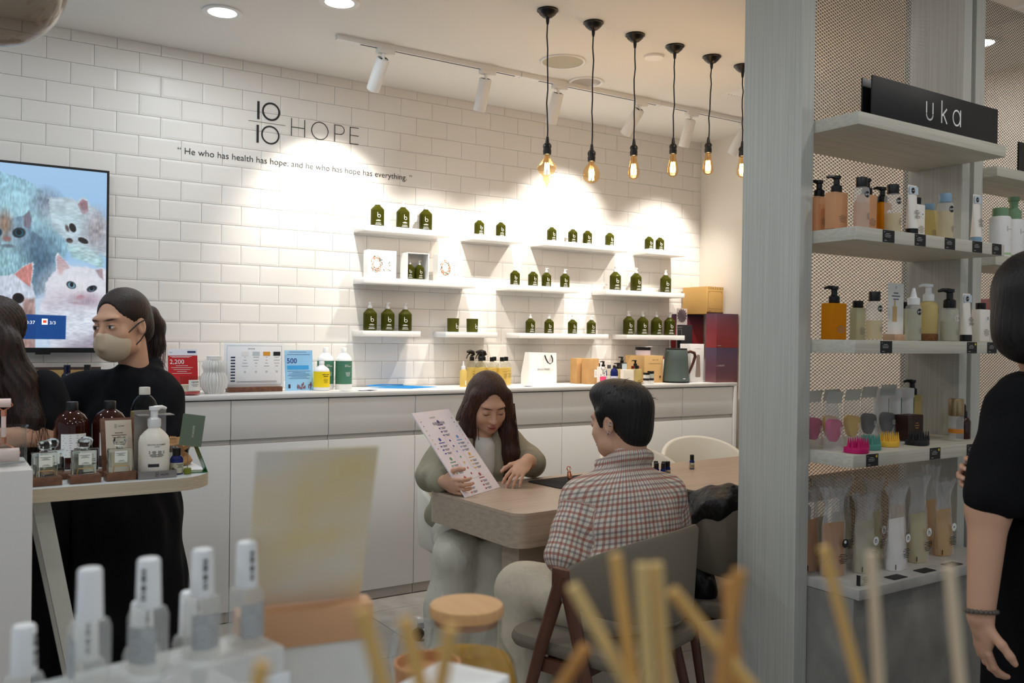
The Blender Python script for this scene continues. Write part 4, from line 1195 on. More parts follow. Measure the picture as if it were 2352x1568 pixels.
# hand lotion in a steel holder
t = thing('steel_holder', 'brushed steel dispenser holder marked HOPE on the desk', 'holder', (0.540, 2.690, Z), 0.02)
M_STEEL = mat('brushed_steel', (150, 144, 138), 0.38, metal=0.75)
MB().box(-0.048, 0.052, -0.045, 0.045, 0, 0.003).part('base_plate', M_STEEL, t)
MB().box(-0.048, 0.052, -0.046, -0.044, 0.003, 0.021).part('front_lip', M_STEEL, t)
MB().box(-0.050, -0.048, -0.044, 0.045, 0, 0.021).box(0.052, 0.054, -0.044, 0.045, 0, 0.021).part('side_lip', M_STEEL, t)
MB().box(-0.044, 0.044, 0.045, 0.047, 0, 0.186).part('back_plate', M_STEEL, t)
MB().box(-0.044, -0.012, -0.012, 0.045, 0.174, 0.176).box(0.010, 0.054, -0.012, 0.045, 0.174, 0.176).part('clamp_plate', M_STEEL, t)
m = lettering(MB(), 'HOPE', 0.01, 0.007, width=0.022, y=-0.0466)
ringstrip(m, 0.001, 0.0145, 0.0032, 0.0008, -0.0466, None, 12)
ringstrip(m, 0.001, 0.0078, 0.0032, 0.0008, -0.0466, None, 12)
strip(m, -0.004, -0.003, 0.0115, 0.0177, -0.0466)
strip(m, -0.004, -0.003, 0.0047, 0.011, -0.0466)
m.part('print', M_PRK, t)
t = thing('lotion_bottle', 'white pump lotion bottle reading GROWN ALCHEMIST in a steel holder', 'bottle', (0.541, 2.69, Z + 0.0035), 0.0)
MB().lathe([(0.039, 0), (0.0415, 0.004), (0.0415, 0.098), (0.038, 0.112), (0.026, 0.126), (0.0165, 0.134), (0.0155, 0.14)], 32).part('body', mat('lotion_white', (238, 232, 220), 0.35), t)
pump(t, 0.138, 1.35, M_PUMPW, 0.5)
m = lettering(MB(), 'GROWN ALCHEMIST', 0, 0.089, width=0.052, center=True, cyl=0.0419, bold=0.006)
small_print(m, 0.086, [0.35], 0.04, 0.0419, h=0.001)
small_print(m, 0.073, [1, 0.95, 1, 0.8, 0.9, 0.7], 0.044, 0.0419, h=0.0016, gap=0.003)
strip(m, -0.024, 0.006, 0.028, 0.037, 0, 0.0419, 6)
small_print(m, 0.009, [0.35], 0.05, 0.0419, h=0.001)
m.part('print', M_PRK, t)

t = thing('pen_cup', 'dark teal glass cup with pens behind the lotion', 'cup', (0.507, 2.80, Z))
MB().lathe([(0.02, 0), (0.022, 0.003), (0.026, 0.085), (0.024, 0.085), (0.02, 0.006), (0, 0.006)], 22, cap=False).part('cup', glassmat('teal_glass', (60, 90, 96), 0.2, 0.4), t)
for k, (c1, nm, lab) in enumerate((((20, 110, 190), 'pen', 'blue pen leaning in the teal cup'), ((220, 110, 40), 'pen', 'orange pen leaning in the teal cup'))):
    o = MB().tube([(0, 0, 0), (0.004, 0, 0.1), (0.005, 0, 0.112)], [0.0045, 0.0045, 0.001], 10).part(nm, mat('pen%d' % k, c1, 0.4))
    o.location = (0.499 + 0.012 * k, 2.80 - 0.004 * k, Z + 0.0075)
    o.rotation_euler = (0, R(-7 + 10 * k), 0)
    tag(o, lab, 'pen')
t = round_bottle('dropper_bottle', 'small blue serum bottle with black cap near the desk end', (0.607, 2.705, Z), [(0.017, 0), (0.0185, 0.002), (0.0185, 0.045), (0.014, 0.052), (0.0095, 0.055)], M_COBALT, [(0.0115, 0.053), (0.0115, 0.075), (0.0105, 0.076), (0, 0.076)], M_BLACK, 0.3, None, (0.0188, 0.004, 0.034), mat('label_olive', (196, 192, 168), 0.6))
small_print(MB(), 0.03, [1, 0.6, 0.8], 0.02, 0.0191, gap=0.004).part('print', M_PRK, t)
for x, y, h, lab in ((0.578, 2.76, 0.10, 'small bottle with clear cap behind the lotion holder'), (0.612, 2.772, 0.095, 'small clear sprayer with grey cap behind the blue serum')):
    t = round_bottle('travel_bottle', lab, (x, y, Z), [(0.015, 0), (0.016, 0.002), (0.016, h * 0.7), (0.01, h * 0.78)], mat('smoke_plastic', (120, 112, 108), 0.2, trans=0.4), [(0.0125, h * 0.75), (0.0125, h), (0, h * 1.005)], M_CLEAR, 0, None, (0.0163, 0.01, h * 0.6), M_PAPER)

# card clip with green tag, green stand, crumpled bag
t = thing('card_clip', 'green cork card clip with thin wire', 'clip', (0.634, 2.690, Z))
MB().lathe([(0.0105, 0), (0.0105, 0.016), (0.0095, 0.017), (0, 0.017)], 20).part('cork_foot', mat('cork_green', (120, 130, 40), 0.8), t)
MB().tube([(0, 0, 0.016), (0.001, 0, 0.05), (0.004, 0, 0.095)], 0.0012, 6).part('wire', M_STEEL, t)
t = thing('green_tag', 'sage green card reading 1010HOPE held up by the clip', 'card', (0.634, 2.688, Z + 0.082))
t.rotation_euler = (R(-6), R(9), 0)
MB().box(-0.026, 0.038, -0.0006, 0.0006, 0, 0.092).part('card', mat('sage_card', (102, 116, 96), 0.6), t)
v, f = text_mesh('1010HOPE', 1.0, 0.034)
m = MB()
for a, b_, c in v:
    m.v.append((0.012 - b_, -0.0012, 0.026 + a))
m.f = [tuple(q) for q in f]
m.part('print', mat('sage_print', (214, 214, 204), 0.6), t)
t = thing('folded_stand', 'bright green folded sheet stand at the desk end', 'stand', (0.655, 2.70, Z), 0.0)
MB().loft([[(-0.025, 0, 0.0), (0.036, -0.01, 0.0), (0.038, -0.01, 0.002), (-0.025, 0, 0.002)], [(-0.022, 0.05, 0.0), (0.036, 0.04, 0.0), (0.038, 0.04, 0.002), (-0.022, 0.05, 0.002)]]).part('foot', mat('green_foil', (20, 110, 50), 0.25), t)
MB().loft([[(0.036, -0.01, 0.001), (0.038, -0.01, 0.001), (0.038, 0.04, 0.001), (0.036, 0.04, 0.001)], [(0.004, -0.012, 0.085), (0.006, -0.012, 0.085), (0.006, 0.04, 0.085), (0.004, 0.04, 0.085)]]).part('upright', MATS['green_foil'], t)
rnd = random.Random(11)
m = MB()
rings = []
for i in range(9):
    z = i / 8 * 0.085
    rr = 0.05 + 0.012 * math.sin(i * 1.3) - 0.012 * (i == 8)
    rings.append([((rr + rnd.uniform(-0.009, 0.009)) * math.cos(2 * PI * k / 18), (rr * 0.75 + rnd.uniform(-0.009, 0.009)) * math.sin(2 * PI * k / 18), z + rnd.uniform(-0.006, 0.008) * (i > 0)) for k in range(18)])
m.loft(rings, True, True, False)
o = m.part('paper_bag', mat('brown_paper', (172, 128, 84), 0.8, bump=((60, 60, 60), 0.4)), None, 12)
o.location = (0.633, 2.885, Z + 0.001)
o.rotation_euler = (0, 0, 0.4)
tag(o, 'crumpled brown paper bag on the rounded desk end', 'paper bag')

# white plinth with beaker
o = MB().rbox(-0.9, 0.2045, 2.34, 2.585, 0.0, 1.04, 0.004, 0.002, 2).part('display_plinth', mat('plinth_white', (216, 212, 208), 0.5))
tag(o, 'plain white display plinth in front of the desk', 'plinth')
t = thing('glass_beaker', 'clear glass beaker with pouring lip on the white plinth', 'beaker', (0.157, 2.44, 1.0405))
MB().lathe([(0.04, 0.0), (0.043, 0.004), (0.043, 0.088), (0.047, 0.093), (0.0465, 0.0945), (0.041, 0.089), (0.0405, 0.006), (0, 0.005)], 32, cap=False).part('glass', glassmat('beaker_glass', (246, 248, 248), 0.35), t)
t = thing('jade_roller', 'rose quartz facial roller with copper frame standing in the beaker', 'facial roller', (0.150, 2.436, 1.047))
M_COPPER = mat('copper', (224, 150, 116), 0.2, metal=0.9)
M_ROSE = mat('rose_quartz', (242, 216, 208), 0.25, sss=0.3)
MB().tube([(-0.033, 0, 0.018), (0.033, 0, 0.018)], [0.017, 0.017], 16).part('large_roller', M_ROSE, t)
MB().tube([(-0.036, 0, 0.02), (-0.034, 0, 0.026), (0.0, 0, 0.05), (0, 0, 0.062)], 0.0016, 6).tube([(0.036, 0, 0.02), (0.034, 0, 0.026), (0, 0, 0.05)], 0.0016, 6).tube([(0, 0, 0.046), (0, 0, 0.062)], 0.0062, 12).tube([(0, 0, 0.112), (0, 0, 0.126)], 0.0062, 12).tube([(0, 0, 0.124), (-0.012, 0, 0.132), (-0.019, 0, 0.137), (-0.016, 0, 0.143)], 0.0014, 6).tube([(0, 0, 0.124), (0.012, 0, 0.132), (0.019, 0, 0.137), (0.016, 0, 0.143)], 0.0014, 6).part('copper_frame', M_COPPER, t)
MB().tube([(0, 0, 0.062), (0, 0, 0.112)], 0.0052, 12).part('handle', M_ROSE, t)
MB().tube([(-0.0145, 0, 0.143), (0.0145, 0, 0.143)], 0.0105, 14).part('small_roller', M_ROSE, t)
# ------------------------------------------------------------------ products on the right-hand unit
M_PEACH = glassmat('peach_liquid', (236, 190, 146), 0.12, 0.6)
M_GOLD2 = glassmat('gold_liquid', (222, 152, 34), 0.12, 0.55)
M_STRAW = glassmat('straw_bottle', (238, 222, 160), 0.12, 0.55)
M_PALEG = glassmat('pale_green_bottle', (214, 212, 180), 0.12, 0.55)
M_MILK = mat('milky_bottle', (240, 234, 226), 0.35)
M_FROST = glassmat('frosted_plastic', (248, 248, 246), 0.12, 0.24)
M_TEST = mat('tester_black', (22, 22, 24), 0.5)
M_BLUEC = mat('blue_cap', (130, 164, 190), 0.45)
def sticker(t, z, r, y, text, x=0.0, cyl=None, dark=True, tilt=-12):
    m = MB()
    ringstrip(m, x, z, r, r * 0.999, y, cyl, 22)
    m.part('sticker', M_TEST if dark else M_PAPER, t)
    v, f = text_mesh(text, 1.0, r * (1.5 if len(text) > 1 else 0.75), 1.0, 0.004)
    w = max(p[0] for p in v)
    h = max(p[1] for p in v)
    m = MB()
    ca, sa = math.cos(R(-tilt)), math.sin(R(-tilt))
    yy_ = 1.012
    for a, b, c in v:
        px, pz = a - w / 2, b - h / 2
        px, pz = x + px * ca - pz * sa, z + px * sa + pz * ca
        m.v.append((cyl * yy_ * math.sin(px / cyl), -cyl * yy_ * math.cos(px / cyl), pz) if cyl else (px, y - 0.0004, pz))
    m.f = [tuple(q) for q in f]
    m.part('sticker_print', M_PRW if dark else M_PRK, t)
def tester(label, loc, r, h, fill, liq, head, headm, rz=0.0, note=True):
    """round frosted bottle part-filled with product, TESTER sticker at the shoulder"""
    t = thing('tester_bottle', label, 'bottle', loc, rz)
    MB().lathe([(r * 0.95, 0), (r, 0.003), (r, h * 0.90), (r * 0.9, h * 0.97), (r * 0.6, h)], 26).part('body', M_FROST, t)
    MB().lathe([(r * 0.9, 0.003), (r * 0.94, 0.005), (r * 0.94, h * fill), (0, h * fill + 0.001)], 24).part('liquid', liq, t)
    if head == 'cap':
        MB().lathe([(r * 0.72, h), (r * 0.74, h + 0.002), (r * 0.74, h + 0.026), (r * 0.7, h + 0.028), (0, h + 0.028)], 22).part('cap', headm, t)
    elif head == 'nozzle':
        MB().lathe([(r * 0.78, h), (r * 0.78, h + 0.02), (r * 0.42, h + 0.024), (r * 0.36, h + 0.032), (r * 0.16, h + 0.052), (0, h + 0.053)], 20).part('nozzle_cap', headm, t)
    else:
        pump(t, h, r / 0.019, headm, 2.8)
    if note:
        sticker(t, h * 0.80, r * 0.42, 0, 'TESTER', -r * 0.15, r * 1.006)
    small_print(MB(), h * 0.36, [0.6, 1, 0.8, 0.9, 0.7], r * 1.1, r * 1.012, h=0.0016, gap=0.0042, x=r * 0.3).part('print', mat('faded_print', (120, 112, 100), 0.6), t)
    return t
def tube(label, loc, w, h, m, capm, rz=0.0):
    """standing cosmetic tube: round cap below, flat crimp on top"""
    t = thing('cosmetic_tube', label, 'tube', loc, rz)
    n = 24
    rings = []
    for k in range(8):
        u = k / 7
        rx, ry = w / 2 * (0.92 + 0.12 * u), w / 2 * 0.75 * (1 - u) + 0.0012
        rings.append([(rx * math.cos(2 * PI * j / n), ry * math.sin(2 * PI * j / n), 0.022 + (h - 0.022) * u) for j in range(n)])
    MB().loft(rings).part('body', m, t)
    MB().lathe([(w * 0.40, 0), (w * 0.42, 0.001), (w * 0.42, 0.021), (w * 0.38, 0.022)], 22).part('cap', capm, t)
    MB().box(-w * 0.5, w * 0.5, -0.0055, -0.0045, h * 0.82, h * 0.97).part('blue_band', mat('band_pale', (196, 212, 222), 0.5), t)
    sticker(t, h * 0.89, w * 0.2, -0.0062, 'TESTER', -w * 0.1)
    m2 = MB()
    small_print(m2, h * 0.5, [0.6, 1, 0.9, 0.5, 1, 0.9], w * 0.6, None, -w * 0.26, h=0.0018, gap=0.0046, x=w * 0.1)
    m2.v = [(x, y - 0.004 + (z / h - 0.4) * w * 0.36, z) for x, y, z in m2.v]
    m2.part('print', M_PRK, t)
    return t
def flat_bottle(label, loc, w, h, liq, head, headm, rz=0.0, letter=None, d=None):
    t = square_bottle(label, loc, w, h, liq, headm, head, rz, None, d or w * 0.62, 'shampoo_bottle', 0.0135)
    d = d or w * 0.62
    if letter:
        sticker(t, h * 0.72, 0.011, -d / 2 - 0.0006, letter, w * 0.2, None, False, 0)
    small_print(MB(), h * 0.38, [0.5, 1, 0.8, 0.9, 0.6], w * 0.6, None, -d / 2 - 0.0005, h=0.0017, gap=0.0048, x=w * 0.08).part('print', mat('faded_print', (120, 112, 100)), t)
    return t
Z2, Z3, Z4, Z5 = 1.6946, 1.3676, 1.0356, 0.6536
# second shelf
flat_bottle('peach shampoo bottle with black pump half hidden by the side panel', (2.262, 1.76, Z2), 0.058, 0.105, M_PEACH, 'pump', M_BLACK)
flat_bottle('wide peach shampoo bottle with black pump beside the side panel', (2.252, 1.69, Z2), 0.062, 0.108, M_PEACH, 'pump', M_BLACK)
tester('frosted TESTER bottle of pink shampoo with black cap', (2.290, 1.632, Z2), 0.0225, 0.122, 0.62, M_PEACH, 'cap', M_BLACK)
flat_bottle('peach shampoo bottle with black pump behind the pink TESTER', (2.412, 1.70, Z2), 0.058, 0.118, M_PEACH, 'pump', M_BLACK)
flat_bottle('deep gold shampoo bottle with black pump, mostly hidden', (2.488, 1.76, Z2), 0.058, 0.118, M_GOLD2, 'pump', M_BLACK)
tester('frosted TESTER bottle of pale yellow shampoo with black cap', (2.470, 1.65, Z2), 0.0245, 0.122, 0.5, M_STRAW, 'cap', M_BLACK)
flat_bottle('gold shampoo bottle with black pump behind the white tube', (2.585, 1.765, Z2), 0.058, 0.118, M_GOLD2, 'pump', M_BLACK, 0, 'w')
tube('white TESTER treatment tube standing on its black cap', (2.567, 1.648, Z2), 0.046, 0.158, M_MILK, M_BLACK)
flat_bottle('milky white treatment bottle beside the white tube', (2.668, 1.70, Z2), 0.056, 0.112, M_MILK, 'cap', M_BLACK, 0, 'w')
flat_bottle('yellow shampoo bottle with light blue cap behind the last TESTER', (2.775, 1.72, Z2), 0.058, 0.105, M_STRAW, 'cap', M_BLUEC)
tester('frosted TESTER bottle with light blue cap', (2.752, 1.65, Z2), 0.0255, 0.122, 0.75, M_STRAW, 'cap', M_BLUEC)
tube('white TESTER tube standing on a pale blue cap', (2.935, 1.65, Z2), 0.042, 0.165, M_MILK, M_BLUEC)
# third shelf
t = flat_bottle('amber gold bottle with black pump standing alone', (2.262, 1.70, Z3), 0.070, 0.108, M_GOLD2, 'pump', M_BLACK)
flat_bottle('clear pale green bottle behind the black-capped TESTER', (2.432, 1.74, Z3), 0.046, 0.10, M_PALEG, 'cap', M_BLACK)
tester('TESTER bottle of amber lotion with black cap on the middle shelf', (2.386, 1.65, Z3), 0.0235, 0.118, 0.5, M_STRAW, 'cap', M_BLACK)
o = MB().rbox(-0.034, 0.034, -0.022, 0.022, 0, 0.02, 0.001).part('wooden_block', mat('beech', (214, 176, 146), 0.55))
o.location = (2.628, 1.74, Z3)
tag(o, 'small beech block holding an info card', 'block')
t = thing('info_card', 'white info card with a bottle picture in a wooden block', 'card', (2.628, 1.74, Z3 + 0.0206))
MB().box(-0.042, 0.042, -0.001, 0.001, 0, 0.165).part('sheet', M_PAPER, t)
m = small_print(MB(), 0.135, [0.5, 0.9, 0.6], 0.05, None, -0.0015, h=0.0035, gap=0.01)
ringstrip(m, 0, 0.152, 0.004, 0.001, -0.0015, None, 10)
m.part('print', mat('slate_print', (92, 98, 110)), t)
strip(strip(MB(), -0.018, 0.006, 0.04, 0.09, -0.0015), -0.010, -0.002, 0.09, 0.11, -0.0016).part('bottle_picture', mat('beige_picture', (214, 180, 130), 0.6), t)
t = flat_bottle('greenish bottle with black cap and a round plus sticker', (2.700, 1.75, Z3), 0.042, 0.105, M_PALEG, 'cap', M_BLACK)
sticker(t, 0.07, 0.013, -0.0145, '+', 0.0, None, True, 0)
t = tester('TESTER bottle with white pointed nozzle', (2.574, 1.642, Z3), 0.0235, 0.112, 0.85, M_PALEG, 'nozzle', M_PUMPW)
t = thing('hair_oil_bottle', 'clear oil bottle with white pump standing on cork', 'bottle', (2.748, 1.70, Z3))
MB().lathe([(0.028, 0), (0.03, 0.002), (0.03, 0.022), (0.028, 0.023)], 24).part('cork_foot', mat('cork', (140, 98, 60), 0.9, var=((300, 300, 300), (96, 60, 34), 0.1)), t)
MB().lathe([(0.028, 0.0235), (0.03, 0.026), (0.03, 0.115), (0.024, 0.125), (0.013, 0.13)], 26).part('body', M_STRAW, t)
pump(t, 0.13, 1.3, M_PUMPW, 2.9)
sticker(t, 0.10, 0.011, 0, '+', 0.02, 0.0302, True, 0)
t = tester('clear bottle with black pump and an n sticker', (2.777, 1.645, Z3), 0.027, 0.108, 0.6, M_PALEG, 'pump', M_BLACK, 0, False)
sticker(t, 0.075, 0.0115, 0, 'n', 0.012, 0.0272, False, 0)
flat_bottle('pale olive bottle with a white n sticker', (2.878, 1.70, Z3), 0.048, 0.106, M_PALEG, 'cap', M_BLACK, 0, 'n')
tube('white TESTER tube between the two n bottles', (2.872, 1.643, Z3), 0.044, 0.158, M_MILK, M_BLACK)
flat_bottle('milky n bottle with tall black cap at the shelf end', (2.968, 1.648, Z3), 0.058, 0.108, M_MILK, 'cap', M_BLACK, 0, 'n')
# price tickets
M_TICK = mat('ticket_black', (26, 26, 28), 0.6)
def ticket(x, z0, z1, dot=False, lab=''):
    t = thing('price_ticket', lab, 'price ticket', (x, SY - 0.0016, z0), 0, 'black price tickets on the shelf edges')
    w, h = 0.056, 0.036
    MB().box(0, w, 0, 0.0012, 0, h).part('ticket', M_TICK, t)
    m = small_print(MB(), h - 0.010, [0.5, 0.8, 0.7], 0.038, None, -0.0005, h=0.0013, gap=0.0046, x=0.023)
    small_print(m, 0.006, [0.4], 0.03, None, -0.0005, h=0.0014, x=0.012)
    ringstrip(m, 0.006, h - 0.006, 0.002, 0.0006, -0.0005, None, 8)
    m.part('print', mat('ticket_print', (190, 190, 188), 0.6), t)
    if dot:
        ringstrip(MB(), w - 0.01, h - 0.007, 0.0042, 0.00419, -0.0008, None, 14).part('yellow_dot', mat('yellow_dot', (232, 206, 30), 0.5), t)
TK2 = ['below the pink TESTER bottle', 'below the pale yellow TESTER bottle', 'below the white tube', 'below the blue-capped TESTER', 'at the end of the second shelf']
for (x, l) in zip((2.345, 2.505, 2.665, 2.822, 2.940), TK2):
    ticket(x, 1.657, 1.69, False, 'black price ticket on the shelf edge ' + l)
for x, dt, l in ((2.342, False, 'under the amber TESTER on the middle shelf'), (2.80, True, 'with yellow dot, under the n bottles'), (2.920, True, 'with yellow dot, at the middle shelf end')):
    ticket(x, 1.3295, 1.36, dt, 'black price ticket ' + l)
for x, dt, l in ((2.283, True, 'with yellow dot, below the magenta brush'), (2.602, True, 'with yellow dot, below the black brush'), (2.808, False, 'below the gold-capped spray')):
    ticket(x, 0.9985, 1.03, dt, 'black price ticket ' + l)

# fourth shelf: scalp brushes, zip bags, boxes
def brush(label, loc, rgb, rz):
    t = thing('scalp_brush', label, 'scalp brush', loc, rz, 'silicone scalp brushes')
    m = mat('silicone_%d' % rgb[0], rgb, 0.55)
    pts = []
    for k in range(48):
        a = 2 * PI * k / 48
        r = 0.030 + 0.006 * abs(math.cos(1.5 * a))
        pts.append((1.2 * r * math.cos(a), r * math.sin(a)))
    MB().prism(pts, 0, 0.016, 0.002).part('base', m, t)
    k = 0
    cone = MB().lathe([(0.0052, 0.0155), (0.0036, 0.024), (0.0008, 0.044), (0, 0.0442)], 10).mesh('spike', m)
    for i in range(-2, 3):
        for j in range(-1, 2):
            put('spike', cone, t, (i * 0.0125 + (j % 2) * 0.005, j * 0.0165, 0))
    return t
brush('magenta silicone scalp brush at the shelf corner', (2.292, 1.635, Z4), (196, 14, 104), 0.1)
brush('teal silicone scalp brush next to the magenta one', (2.400, 1.668, Z4), (84, 152, 138), 0.2)
brush('yellow silicone scalp brush next to the teal one', (2.525, 1.69, Z4), (232, 184, 62), 0.1)
brush('black silicone scalp brush next to the yellow one', (2.645, 1.665, Z4), (28, 28, 30), 0.0)
M_FILM = glassmat('zip_film', (248, 248, 248), 0.12, 0.16)
M_FOIL = glassmat('zip_foil', (214, 216, 212), 0.15, 0.5)
def zip_bag(label, loc, rgb, rz, h=0.175, w=0.085):
    t = thing('zip_bag', label, 'bag', loc, rz, 'clear zip bags of scalp brushes')
    rnd = random.Random(hash(label) % 1000)
    n, rings = 20, []
    for k in range(7):
        u = k / 6
        rings.append([((w / 2 * (0.95 + 0.05 * u) + rnd.uniform(-0.002, 0.002)) * math.cos(2 * PI * j / n), (0.024 * (1 - u) ** 0.7 + 0.0015) * math.sin(2 * PI * j / n) + rnd.uniform(-0.002, 0.002), h * 0.8 * u) for j in range(n)])
    MB().loft(rings).part('film', M_FILM, t, 25)
    rings = [[(w / 2 * math.cos(2 * PI * j / n) + 0.002 * u, 0.0028 * math.sin(2 * PI * j / n) - 0.006 * u * u, h * (0.8 + 0.2 * u)) for j in range(n)] for u in (0, 0.3, 0.6, 1)]
    MB().loft(rings).part('zip_top', M_FOIL, t)
    m = mat('silicone_%d' % rgb[0], rgb, 0.55)
    b = MB().begin()
    pts = [(0.034 * (1 + 0.12 * math.cos(3 * a)) * math.cos(a), 0.034 * (1 + 0.12 * math.cos(3 * a)) * math.sin(a)) for a in [2 * PI * k / 30 for k in range(30)]]
    b.prism(pts, -0.009, 0.009, 0.002)
    b.tf(Matrix.Translation((0, 0, 0.062)) @ Matrix.Rotation(R(90), 4, 'X') @ Matrix.Rotation(0.4, 4, 'Z'))
    bo = b.part('brush', m, t)
    m2 = MB()
    for k in (-1, 1):
        ringstrip(m2, k * 0.004, 0.066, 0.0035, 0.0009, -0.0255, None, 12)
        ringstrip(m2, k * 0.004, 0.058, 0.0035, 0.0009, -0.0255, None, 12)
    m2.part('print', M_PRW, t)
    return t
MG, YL, BK = (196, 14, 104), (222, 178, 50), (28, 28, 30)
zip_bag('clear zip bag with a magenta brush, against the side panel', (2.272, 1.775, Z4), MG, 0.15)
zip_bag('clear zip bag with a magenta brush, in front', (2.285, 1.712, Z4), MG, 0.1)
zip_bag('clear zip bag with a yellow brush, rear one', (2.385, 1.80, Z4), YL, 0.1)
zip_bag('clear zip bag with a yellow brush behind the teal brush', (2.460, 1.775, Z4), YL, 0.05)
zip_bag('clear zip bag with a black brush beside the yellow bag', (2.580, 1.80, Z4), BK, 0.05, 0.18)
zip_bag('clear zip bag with a black brush beside the brown box', (2.675, 1.795, Z4), BK, 0.0, 0.185)
t = carton('choco_box', 'dark brown square-patterned box with gold lettering', (2.700, 1.735, Z4), 0.085, 0.05, 0.085, mat('choco_card', (58, 34, 26), 0.4))
m = MB()
for i in range(5):
    strip(m, 0.03 + i * 0.0135, 0.031 + i * 0.0135, 0.002, 0.083, -0.0003)
for j in range(1, 5):
    strip(m, 0.0, 0.085, 0.017 * j, 0.017 * j + 0.001, -0.0004)
m.part('grid_line', mat('choco_line', (36, 20, 14), 0.5), t)
small_print(MB(), 0.06, [0.6, 1, 0.7], 0.026, None, -0.0007, h=0.003, gap=0.008, x=0.05).part('print', mat('gold_print', (170, 130, 70), 0.4), t)
for i, (x, y) in enumerate(((2.735, 1.86), (2.80, 1.855), (2.865, 1.85))):
    t = thing('paper_tube', ['white paper tube behind the black zip bag', 'white paper tube with sea picture, middle of three', 'white paper tube with sea picture, beside the black pump'][i], 'carton tube', (x, y, Z4), 0.1, 'white paper tubes')
    MB().lathe([(0.026, 0), (0.026, 0.165), (0.025, 0.1665), (0, 0.167)], 28).part('tube', M_PAPER, t)
    strip(MB(), 0.0, 0.028, 0.06, 0.135, 0, 0.0263, 6).part('sea_picture', mat('sea_print', (40, 78, 74), 0.5, var=((8, 8, 60), (110, 150, 120), 0.2)), t)
t = square_bottle('clear bottle of yellow oil with black pump behind the paper tubes', (2.93, 1.87, Z4), 0.05, 0.14, M_STRAW, M_BLACK, 'pump', 0, None, None, 'oil_bottle', 0.014)
t = thing('spray_cylinder', 'frosted cylinder spray with brushed gold cap and orange band', 'bottle', (2.872, 1.672, Z4))
MB().lathe([(0.0225, 0), (0.0235, 0.002), (0.0235, 0.082), (0.022, 0.083)], 26).part('body', M_FROST, t)
MB().lathe([(0.0237, 0.026), (0.0237, 0.040)], 26, cap=False).part('orange_band', mat('orange_band', (206, 128, 40), 0.4), t)
MB().lathe([(0.0235, 0.0835), (0.024, 0.085), (0.024, 0.138), (0.023, 0.14), (0, 0.14)], 26).part('cap', mat('brushed_gold', (168, 146, 110), 0.35, metal=0.8), t)
t = round_bottle('amber_dropper', 'dark amber dropper bottle at the end of the brush shelf', (2.965, 1.70, Z4), [(0.022, 0), (0.023, 0.002), (0.023, 0.06), (0.018, 0.07), (0.01, 0.074)], M_AMBER, [(0.012, 0.074), (0.012, 0.092), (0.008, 0.094), (0.008, 0.104), (0.0075, 0.112), (0.004, 0.118), (0, 0.119)], M_BLACK)

# refill pouches on the base
M_WRAP = glassmat('crinkly_wrap', (250, 250, 250), 0.2, 0.2)
def pouch(label, loc, rz, m, w=0.085, h=0.155, wrap=0.10, letter=None, sidec=None, seed=1, shade=True):
    t = thing('refill_pouch', label, 'pouch', loc, rz, 'wrapped refill pouches')
    rnd = random.Random(seed)
    n, rings = 24, []
    for k in range(9):
        u = k / 8
        th = 0.024 * (1 - u) ** 0.6 * (0.75 + 0.6 * math.sin(PI * min(1, u * 1.3 + 0.15)) * 0.5) + 0.0015
        rings.append([(w / 2 * (0.94 + 0.06 * u) * math.cos(2 * PI * j / n), th * math.sin(2 * PI * j / n) + rnd.uniform(-0.001, 0.001), h * u) for j in range(n)])
    MB().loft(rings).part('pouch', m, t, 35)
    rings = []
    N = 30
    for k in range(10):
        u = k / 9
        if u < 0.6:
            wx, wy = w / 2 * 1.08, 0.030 - 0.02 * (u / 0.6)
        else:
            v = (u - 0.6) / 0.4
            wx, wy = w / 2 * (1.08 - 0.4 * math.sin(v * PI) + 0.15 * v), 0.010 + 0.014 * v
        j = 0.002 + 0.010 * max(0, u - 0.45)
        rings.append([((wx + rnd.uniform(-j, j)) * math.cos(2 * PI * q / N), (wy + rnd.uniform(-j, j)) * math.sin(2 * PI * q / N), 0.002 + (h + wrap) * u + rnd.uniform(-j, j) * (u > 0.5)) for q in range(N)])
    MB().loft(rings, True, False, False).part('wrap', M_WRAP, t, 10)
    if letter:
        sticker(t, h * 0.62, 0.0135, -0.027, letter, w * 0.24, None, sidec or False, 0)
    small_print(MB(), h * 0.42, [0.7, 1, 0.5, 0.9, 0.8, 0.6], w * 0.42, None, -0.0275, h=0.0022, gap=0.0052, x=w * 0.14).part('print', M_PRK, t)
    strip(MB(), -w * 0.46, -w * 0.40, 0.006, 0.022, -0.022).part('black_mark', M_TEST, t)
    return t
M_POG = glassmat('pouch_amber', (222, 150, 24), 0.15, 0.62)
M_POG2 = glassmat('pouch_gold', (226, 174, 30), 0.15, 0.66)
M_POP = glassmat('pouch_pale', (214, 204, 168), 0.15, 0.6)
M_POY = glassmat('pouch_yellow', (216, 202, 138), 0.15, 0.62)
M_POW = mat('pouch_white', (236, 232, 228), 0.35)
